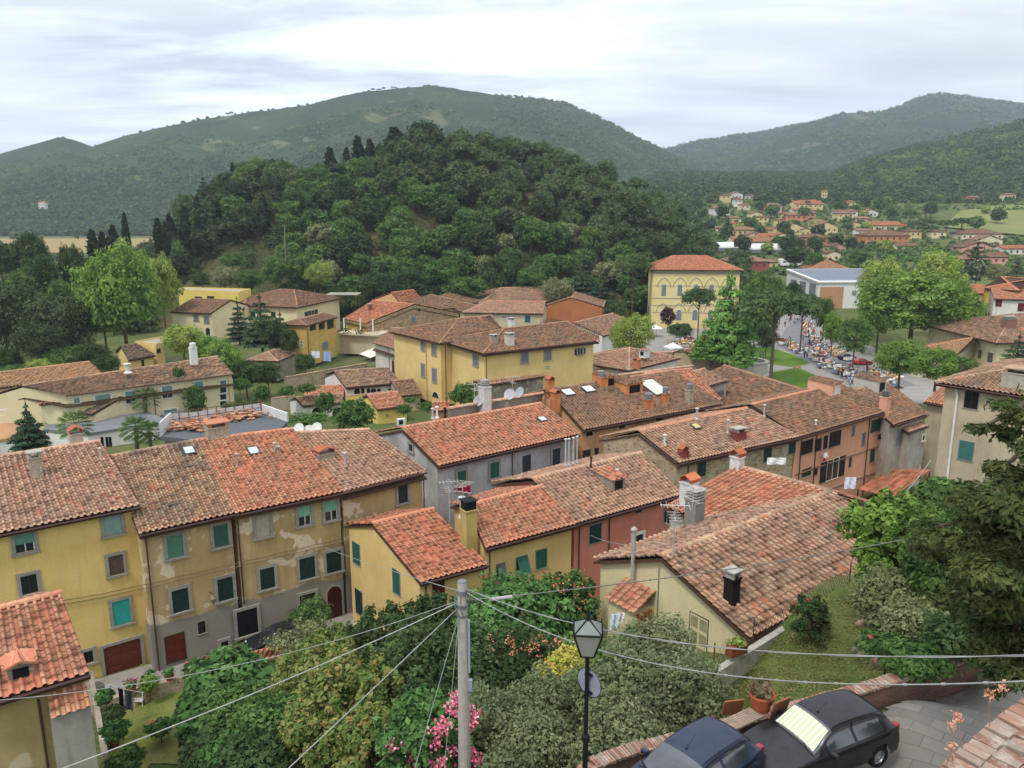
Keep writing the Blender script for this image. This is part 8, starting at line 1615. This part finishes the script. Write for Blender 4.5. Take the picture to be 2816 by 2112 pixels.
# cast iron lamp
LP = Vector(WY(1616, 1900, 14.5)); LP = Vector((LP.x-.02, 14.5, gz(LP.x, 14.5))); zl = WY(1620, 1800, 14.5)[2]; T = thing('street_lamp', LP, 'black iron street lamp with four-sided frosted lantern in front of the olive trees', 'street lamp'); g = G()
hp = zl-LP.z; g.lathe((LP.x, LP.y, LP.z), [(.11, 0), (.11, .4), (.06, .5), (.055, hp-2.0), (.085, hp-1.95), (.085, hp-1.85), (.045, hp-1.8), (.04, hp-.1), (.06, hp-.06), (.03, hp)], 12); g.build('pole', BLACK, T)
wt, wb_, lh = .30, .14, .56; Lz = zl; m, t, b = newmat('frosted_glass'); b.inputs['Base Color'].default_value = (*H('94958c'), 1); b.inputs['Roughness'].default_value = .3; b.inputs['Transmission Weight'].default_value = .25; FG = m
def ring4(w_, z, r=.7): return [Vector((LP.x+w_*cos(r+k*pi/2)*1.3, LP.y+w_*sin(r+k*pi/2)*1.3, z)) for k in range(4)]
a4, b4 = ring4(wb_, Lz+.02), ring4(wt, Lz+lh); top = Vector((LP.x, LP.y, Lz+lh+.24)); g = G()
for k in range(4): g.add([a4[k], a4[(k+1) % 4], b4[(k+1) % 4], b4[k]], [(0, 1, 2, 3)])
L_ = g.build('lantern_panes', FG, T); g = G()
for k in range(4): g.tube([a4[k], b4[k]], .022, 5); g.tube([b4[k], b4[(k+1) % 4]], .024, 5); g.tube([b4[k], top], .018, 5); g.tube([a4[k], a4[(k+1) % 4]], .02, 5); g.tube([b4[k], b4[k]+Vector((0, 0, .09))], .015, 4)
g.lathe(top, [(.06, -.03), (.03, .03), (.045, .08), (.02, .13), (.01, .2)], 8); g.build('lantern_frame', BLACK, T); g = G(); g.add([b4[0]+Vector((0, 0, .01)), b4[1]+Vector((0, 0, .01)), b4[2]+Vector((0, 0, .01)), b4[3]+Vector((0, 0, .01)), top], [(0, 1, 4), (1, 2, 4), (2, 3, 4), (3, 0, 4)]); g.build('lantern_roof', plain('6c746e', .4), T)
# round road sign seen from behind
sc_ = Vector(WY(1621, 1880, 14.5))-Vector((0, .1, 0)); T = thing('road_sign', sc_, 'grey back of a round road sign clamped to the lamp post', 'sign'); g = G(); dv = Vector((.72, .69, .0)).normalized(); av = Vector((-dv.y, dv.x, 0)); n = 28
P1 = [sc_+Vector((.0, .14, 0))+(av*cos(2*pi*k/n)+Vector((0, 0, 1))*sin(2*pi*k/n))*.31 for k in range(n)]; g.prism(P1, dv*.012); g.build('disc', plain('80868e', .5), T); g = G()
for k in range(n): g.tube([P1[k], P1[(k+1) % n]], .008, 4, False)
for z_ in (-.2, .2): g.box(sc_+Vector((-.02, .1, z_)), (.16, .1, .04))
g.build('rim_and_clamps', BLACK, T)
# ================================================================ cars
def carpaint(name, c_, rough=.22, coat=.35):
    m, t, b = newmat(name); b.inputs['Base Color'].default_value = (*H(c_), 1); b.inputs['Roughness'].default_value = rough; b.inputs['Specular IOR Level'].default_value = .3; b.inputs['Coat Weight'].default_value = coat*.6; b.inputs['Coat Roughness'].default_value = .06
    g = N(t, 'ShaderNodeNewGeometry'); n_ = noise_node(t, g.outputs['Position'], 3.5, 6, .7); cc = H(c_); L(mixc(t, thr(t, n_, .35, .8), cc, tuple(x*.85+.02 for x in cc)), b.inputs['Base Color'], t); r_ = N(t, 'ShaderNodeMapRange'); L(n_, r_.inputs[0], t); r_.inputs[3].default_value = rough; r_.inputs[4].default_value = rough+.25; L(r_.outputs[0], b.inputs['Roughness'], t); return m
CG = carpaint('car_glass', '232a2e', .05, 1.0); CG.node_tree.nodes['Principled BSDF'].inputs['Specular IOR Level'].default_value = 1.0; TYRE = plain('101010', .9); RIM = plain('8d9094', .35, .7)
def crom(t, P):
    n = len(P)-1; x = min(max(t, 0), .99999)*n; i = int(x); f = x-i; p0, p1, p2, p3 = P[max(i-1, 0)], P[i], P[min(i+1, n)], P[min(i+2, n)]
    return .5*((2*p1)+(-p0+p2)*f+(2*p0-5*p1+4*p2-p3)*f*f+(-p0+3*p1-3*p2+p3)*f*f*f)
# stations from nose to tail: x, top z, belt z, half width at sill, at belt, roof-edge half width, roof-edge drop
ST1 = [(-.02, .48, .40, .60, .62, .5, .02), (.06, .66, .60, .74, .74, .6, .03), (.35, .80, .74, .82, .80, .66, .04), (.8, .90, .83, .84, .83, .68, .05), (1.15, .965, .88, .85, .84, .69, .06), (1.35, 1.08, .90, .855, .845, .66, .10), (1.75, 1.33, .91, .86, .85, .60, .07), (2.05, 1.405, .92, .86, .85, .58, .05), (2.6, 1.43, .94, .86, .85, .575, .05), (3.2, 1.40, .97, .86, .845, .565, .05), (3.55, 1.34, 1.0, .85, .83, .55, .06), (3.85, 1.08, .97, .83, .80, .58, .08), (4.0, .90, .84, .80, .77, .6, .05), (4.06, .62, .56, .74, .72, .6, .03), (4.02, .42, .38, .68, .68, .55, .02)]
def car(paint, loc, rz, label, shade=None, wheel=True, windows=2, scale=1.0):
    T = thing('car', loc, label, 'car', rz=rz); S = [np.array(s_) for s_ in ST1]; Sx = np.linspace(0, 1, len(S))
    def sec(s_):
        v = crom(s_, S); x, zt, zb, wsill, wb_, wr, rd = v
        hs = max(0, (zt-zb-.1)/.35); hs = min(1, hs)
        return [np.array(p) for p in ((wsill*.93, .20), (wsill, .30), (wsill+.015, .55), (wb_+.01, zb-.06), (wb_-.01, zb), (wb_*(1-hs)*.92+wr*hs+.03*hs, zb+(zt-rd-zb)*(.55 if hs < 1 else .6)), (wr, zt-rd), (wr*.55, zt-rd*.25), (0, zt))], x
    def pt(s_, q, off=0.0):
        c_, x = sec(s_); p = crom(q, c_); v = Vector((-x+2.0, p[0], p[1]))
        if off:
            c2, x2 = sec(min(1, s_+.004)); p2 = crom(q, c2); c3 = crom(min(.9999, q+.01), c_) if q < .98 else None
            a = Vector((-x2+2.0, p2[0], p2[1]))-v; b_ = (Vector((-x+2.0, c3[0], c3[1]))-v) if c3 is not None else Vector((0, -1, 0)); n_ = a.cross(b_); n_ = n_.normalized() if n_.length > 1e-9 else Vector((0, 0, 1))
            if n_.dot(Vector((0, v.y, .35+max(0, v.z-.8)))) < 0: n_ = -n_
            v = v+n_*off
        return v
    def patch(s0, s1, q0, q1, ns, nq, off=0., both=True, bottom=None):
        V, F = [], []
        for sg in ((1, -1) if both else (1,)):
            b_ = len(V)
            for i in range(ns+1):
                for j in range(nq+1):
                    v = pt(s0(j/nq)+(s1(j/nq)-s0(j/nq))*i/ns if callable(s0) else s0+(s1-s0)*i/ns, q0+(q1-q0)*j/nq, off); V.append(Vector((v.x, v.y*sg, v.z)))
            for i in range(ns):
                for j in range(nq):
                    a, c_ = b_+i*(nq+1)+j, b_+(i+1)*(nq+1)+j; F.append((a, a+1, c_+1, c_) if sg > 0 else (a, c_, c_+1, a+1))
        return V, F
    V, F = patch(0, 1, 0, 1, 84, 32); bm = bmesh.new(); vs = [bm.verts.new(v) for v in V]
    for f in F:
        c_ = sum((V[i] for i in f), Vector())/4; arch = any(((c_.x-(2.0-ax))**2+(c_.z-.30)**2) < .345**2 for ax in (.72, 3.30)) and abs(c_.y) > .5
        if not arch: bm.faces.new([vs[i] for i in f])
    bmesh.ops.remove_doubles(bm, verts=bm.verts, dist=.0008); bm.verts.index_update(); me = bpy.data.meshes.new('body'); bm.to_mesh(me); bm.free(); me.materials.append(paint); o = bpy.data.objects.new('body', me); C.objects.link(o); o.parent = T
    for p in me.polygons: p.use_smooth = True
    g = G(); g.box((0, 0, .45), (3.6, 1.3, .5)); g.build('chassis', BLACK, T, local=True)
    def P_(nm, a, m, **k): V, F = patch(*a, **k); oo = mk(nm, V, F, m, T, local=True, smooth=True); return oo
    sx = lambda x: float(np.interp(x, [s_[0] for s_ in ST1[:13]], Sx[:13]))
    P_('windscreen', (sx(1.21), sx(1.84), .72, 1, 10, 10), CG, off=.012)
    P_('rear_window', (sx(3.60), sx(3.84), .70, 1, 6, 8), CG, off=.012)
    if shade: P_('sunshade', (sx(1.26), sx(1.78), .77, 1, 12, 8), shade, off=.018)
    wl = [(1.62, 2.45), (2.53, 3.38)] if windows == 2 else [(1.62, 2.30), (2.36, 2.95), (3.0, 3.4)]
    for a, b_ in wl: P_('side_window', (sx(a), sx(b_), .515, .71, 8, 6), CG, off=.010)
    P_('door_seam', (sx(2.50), sx(2.515), .2, .5, 1, 8), BLACK, off=.006)
    P_('side_trim', (sx(.62), sx(3.62), .335, .36, 30, 1), BLACK, off=.009)
    P_('door_seam', (sx(1.52), sx(1.532), .2, .5, 1, 8), BLACK, off=.006)
    P_('tax_disc', (sx(1.28), sx(1.36), .80, .84, 1, 1), WHITE, off=.022, both=False)
    P_('bonnet_seam', (sx(1.165), sx(1.18), .62, 1, 1, 8), BLACK, off=.007)
    P_('roof_strip', (sx(1.9), sx(3.5), .765, .772, 14, 1), BLACK, off=.006)
    for sg in (-1, 1):
        g = G(); g.box((.37, sg*.96, .93), (.12, .2, .13)); mo_ = g.build('mirror', paint, T, local=True); bv = mo_.modifiers.new('b', 'BEVEL'); bv.width = .04; bv.segments = 3
        g = G(); g.lathe((0, 0, 0), [(.04, -.02), (.1, 0), (.1, .02), (.04, .04)], 12); V = [(1.86+v[2]*2+.04, sg*.58+v[1]*1.3, .62+v[0]) for v in g.v]; mk('headlight', V, g.f, plain('c8ccd0', .1, 0, 1, 1), T, local=True)
        g = G(); g.box((-1.93, sg*.70, .86), (.16, .18, .26)); tl_ = g.build('tail_light', plain('8a1a1c', .2, 0, 1, .6), T, local=True); bv = tl_.modifiers.new('b', 'BEVEL'); bv.width = .03; bv.segments = 2
        if wheel:
            for ax in (.72, 3.30):
                x = 2.0-ax; g = G(); k = 24; pr = [(.19, -.1), (.28, -.11), (.30, -.06), (.30, .06), (.28, .11), (.19, .1)]; V = [(x+r*cos(2*pi*i/k), sg*(.76+yy), .30+r*sin(2*pi*i/k)) for r, yy in pr for i in range(k)]
                g.add(V, [(j*k+i, j*k+(i+1) % k, (j+1)*k+(i+1) % k, (j+1)*k+i) for j in range(5) for i in range(k)]); wh = thing('wheel', (0, 0, 0), None, None); wh.parent = T; del_ = g.build('tyre', TYRE, wh, local=True)
                g = G(); pr = [(.0, .05), (.06, .07), (.19, .04), (.2, .07), (.195, -.08)]; V = [(x+r*cos(2*pi*i/k), sg*(.76+yy), .30+r*sin(2*pi*i/k)) for r, yy in pr for i in range(k)]; g.add(V, [(j*k+i, j*k+(i+1) % k, (j+1)*k+(i+1) % k, (j+1)*k+i) for j in range(4) for i in range(k)])
                for i in range(8): an = i*pi/4; g.box((x+.125*cos(an), sg*.83, .30+.125*sin(an)), (.02, .01, .02))
                g.build('rim', RIM, wh, local=True)
        g = G(); q = pt(sx(1.19), .80, .03); g.tube([Vector((q.x, sg*.5-.0, q.z)), Vector((q.x-.12, sg*.5-.38*1, q.z+.09))], .012, 4); g.build('wiper', BLACK, T, local=True)
    g = G(); q = pt(sx(2.0), 1); g.tube([Vector((q.x, 0, q.z)), Vector((q.x-.3, 0, q.z+.22))], .006, 4); g.lathe((q.x, 0, q.z), [(.03, 0), (.02, .03)], 8); g.build('aerial', BLACK, T, local=True)
    for sg in (-1, 1): g = G(); g.box((-.42, sg*.868, .80), (.16, .03, .03)); g.build('door_handle', BLACK, T, local=True)
    g = G(); g.box((2.03, 0, .42), (.03, .5, .11)); g.build('number_plate', WHITE, T, local=True)
    g = G(); g.box((2.0-.0, 0, .30), (.1, 1.2, .16)); g.box((2.03, 0, .55), (.06, .5, .08)); g.build('grille', BLACK, T, local=True)
    T.scale = (scale,)*3; return T
m, t, b = newmat('pleated_sunshade'); g_ = N(t, 'ShaderNodeTexCoord'); wv = N(t, 'ShaderNodeTexWave'); wv.inputs['Scale'].default_value = 2.3; wv.bands_direction = 'Y'; L(g_.outputs['Object'], wv.inputs[0], t); L(mixc(t, wv.outputs['Fac'], H('b4bc98'), H('e0ecc0', 1.0)), b.inputs['Base Color'], t); bump(t, b, wv.outputs['Fac'], .8, .03); SHADE = m
bk = carpaint('black_car_paint', '0c0c10', .2); bl = carpaint('blue_car_paint', '18243a', .2)
ca = Vector(W(2310, 1945, -11.72)); ROT = radians(205)
car(bk, (7.30, 16.90, -13.03), 3.562, 'black hatchback with a pleated cream sunshade behind its windscreen', SHADE, scale=.955)
cb = Vector(W(1955, 2035, -11.7)); car(bl, (3.89, 15.59, -13.03), 3.823, 'dark blue car partly cut off by the bottom edge', None, scale=.95)
cc = hit(h2b, 'f', 720, 1750); q = Vector((cc.x, cc.y, 0))-nn_*1.4+ee_*.6; car(carpaint('dark_grey_car', '17191d', .3), (q.x, q.y, -29.88), atan2(ee_.y, ee_.x)+pi, 'dark car parked in front of the black garage door of the ochre house', None, windows=3)
q = Vector(W(2372, 1003, -33)); car(carpaint('red_car_paint', 'a81e1c', .3), (q.x, q.y, -32.95), .2, 'red car parked at the end of the market', None, windows=3); q = Vector(W(2330, 990, -33)); car(carpaint('navy_car_paint', '20242e', .3), (q.x, q.y, -32.95), .3, 'dark car parked behind the red one', None, windows=3)
q = Vector(W(2177, 812, -33)); car(carpaint('white_car_paint', 'cfd2d4', .3), (q.x, q.y, -32.95), .5, 'white car on the street by the solar hall', None, windows=3)
q = Vector(W(2170, 762, -33)); T = thing('camper_van', (q.x, q.y, gz(q.x, q.y)), 'white camper van parked near the curved street lamps', 'van'); g = G(); z0 = gz(q.x, q.y); g.box((q.x, q.y, z0+2.2), (11, 4.2, 3.4)); o = g.build('body', WHITE, T); bv = o.modifiers.new('b', 'BEVEL'); bv.width = .4; bv.segments = 3; g = G(); [g.box((q.x+i*2.4, q.y-2.12, z0+2.6), (1.2, .06, .8)) for i in (-1.5, -.5, .5, 1.5)]; g.build('window', BLACK, T)
# laundry
LA = [(h8, 2262, 1243, 'ffffff', .9, .5, 'white cloth drying below the shutters of the salmon flats'), (h8, 2258, 1256, '9c1c2c', .5, .35, 'red cloth drying below the shutters of the salmon flats'), (h8, 2410, 1192, '1c1c2c', .7, .6, 'dark clothes drying at the corner window of the salmon flats')]
for h, x, y, c_, w_, hh, lab in LA:
    P_, t_, n_ = face(h, 'f'); q = hit(h, 'f', x, y)+n_*.35; g = G(); V = [q+t_*(w_*(k/5-.5))+Vector((0, 0, -hh*j/3))+n_*.06*sin(k*2.1+j) for j in range(4) for k in range(6)]; g.add(V, [(j*6+k, j*6+k+1, j*6+k+7, j*6+k+6) for j in range(3) for k in range(5)]); o = g.build('hanging_cloth', plain(c_, .9, k=.85)); md = o.modifiers.new('s', 'SOLIDIFY'); md.thickness = .015; tag(o, lab, 'laundry')
for x, y, w_, hh, Y, c_, lab in ((2338, 1328, 1.0, 1.1, 69, 'd4d4e4', 'lilac white sheet hanging beside the salmon flats'), (1742, 1662+55, .4, .75, 33, 'c4ced4', 'pale blue towel on the line by the tiled porch'), (1765, 1662+38, .35, .4, 33.3, 'd8cfd4', 'pale pink cloth on the line by the tiled porch'), (868, 975, 1.6, 1.3, 152, 'ccd0dc', 'white laundry before the ochre loggia house'), (900, 980, 1.4, 1.9, 152, '8aa0c8', 'blue and white laundry before the ochre loggia house'), (2135, 1268, 1.6, .6, 66, 'dcdcd8', 'white laundry rack by the rubble stone house')):
    if '1742' in str(x): x, y = 1690, 1710
    if '1765' in str(x): x, y = 1707, 1697
    q = Vector(WY(x, y, Y)); g = G(); V = [q+Vector((w_*(k/5-.5), .06*sin(k*2+j), -hh*(j/3-.5))) for j in range(4) for k in range(6)]; g.add(V, [(j*6+k, j*6+k+1, j*6+k+7, j*6+k+6) for j in range(3) for k in range(5)]); o = g.build('hanging_cloth', plain(c_, .9)); md = o.modifiers.new('s', 'SOLIDIFY'); md.thickness = .015; tag(o, lab, 'laundry')
# palms in front of the school
def palm(x, yb, yt, Y, r, lab, seed):
    b_ = WY(x, yb, Y); t_ = WY(x, yt, Y); h_ = t_[2]-b_[2]; T = thing('palm_tree', b_, lab, 'tree'); g = G(); g.tube([(0, 0, -.5), (0, 0, h_*.5), (.1, 0, h_)], [.28, .24, .3], 8); g.build('trunk', BARK, T, local=True); rg = random.Random(seed); V, F, UV = [], [], []
    for i in range(46):
        an = i*2.4; el = 1.25-i/46*2.0; d = Vector((cos(an), sin(an), 0)); L0 = r*rg.uniform(.6, .8); p = Vector((.1, 0, h_)); tip = p+d*L0*cos(el)+Vector((0, 0, L0*sin(el))); s_ = d.cross(Vector((0, 0, 1)))
        for j in range(-6, 7):
            a = j/6*1.15; q = tip+(d*cos(a)*cos(el)+s_*sin(a)+Vector((0, 0, sin(el)*cos(a)-.25)))*r*.5; w_ = s_*.03+Vector((0, 0, .03)); b0 = len(V); V += [tip-w_, tip+w_, q+w_*.5, q-w_*.5]; F.append((b0, b0+1, b0+2, b0+3)); rr_ = rg.random(); UV += [(rr_, .5)]*4
        b0 = len(V); w_ = s_*.025; V += [p-w_, p+w_, tip+w_, tip-w_]; F.append((b0, b0+1, b0+2, b0+3)); UV += [(.3, .3)]*4
    mk('crown', V, F, LM['palm'], T, uv=UV, local=True)
palm(405, 1180, 1095, 116, 1.9, 'tall fan palm in front of the school', 1); palm(212, 1235, 1170, 96, 1.9, 'fan palm left of the grey flat roof', 2); palm(378, 1235, 1180, 92, 1.7, 'low fan palm below the tall one', 3); palm(415, 1235, 1190, 95, 1.6, 'low fan palm right of its neighbour', 4)
c_ = tree('conifer', 8, 2.6, 600, 5000, .22, 'cedar', 'fir_tree', label='blue-green fir behind the bright yellow roof'); at_px(90, 1260, 1095, 84, c_, h0=8, label='blue-green fir rising behind the roof of the bright yellow house', w_=130, wT=2.6)
antenna(None, 0, 0, 3.4, .1, P=h1.R2*.4+h1.R1*.6, parent=h1.T); chimney(h1, 178, 1235, .8, .8, 1.2, plain('a89a8c', .9), 'tiles', P=h1.R1*.25+h1.R2*.75+Vector((.5, 1.2, -.5)))
for i, (x, y) in enumerate(((823, 1180), (850, 1185), (872, 1178))): dish(WY(x, y, 70), h2c.T, .55, -1.9, WHITE)
# ---------------------------------------------------------------- air between here and the mountains
hz, t, b = newmat('haze'); t.nodes.remove(b); o = [n for n in t.nodes if n.type == 'OUTPUT_MATERIAL'][0]; v = N(t, 'ShaderNodeVolumePrincipled'); v.inputs['Color'].default_value = (.76, .86, 1.0, 1); v.inputs['Density'].default_value = .00013; v.inputs['Anisotropy'].default_value = .2; L(v.outputs[0], o.inputs['Volume'], t)
g = G(); g.box((0, 2100, 240), (12000, 5400, 620)); ho = g.build('haze', hz); ho['kind'] = 'stuff'; ho['label'] = 'thin haze over the valley'
# tidy: builds never placed, helper marks
def wipe(o):
    for c_ in list(o.children): wipe(c_)
    bpy.data.objects.remove(o)
for o in [o for o in C.objects if o.parent is None and o.get('label') in ('x', 'dark cypress')]: wipe(o)
for o in C.objects:
    if '_used' in o: del o['_used']
    if o.parent is not None and 'category' in o: del o['category']
    if o.parent is not None and 'group' in o: del o['group']
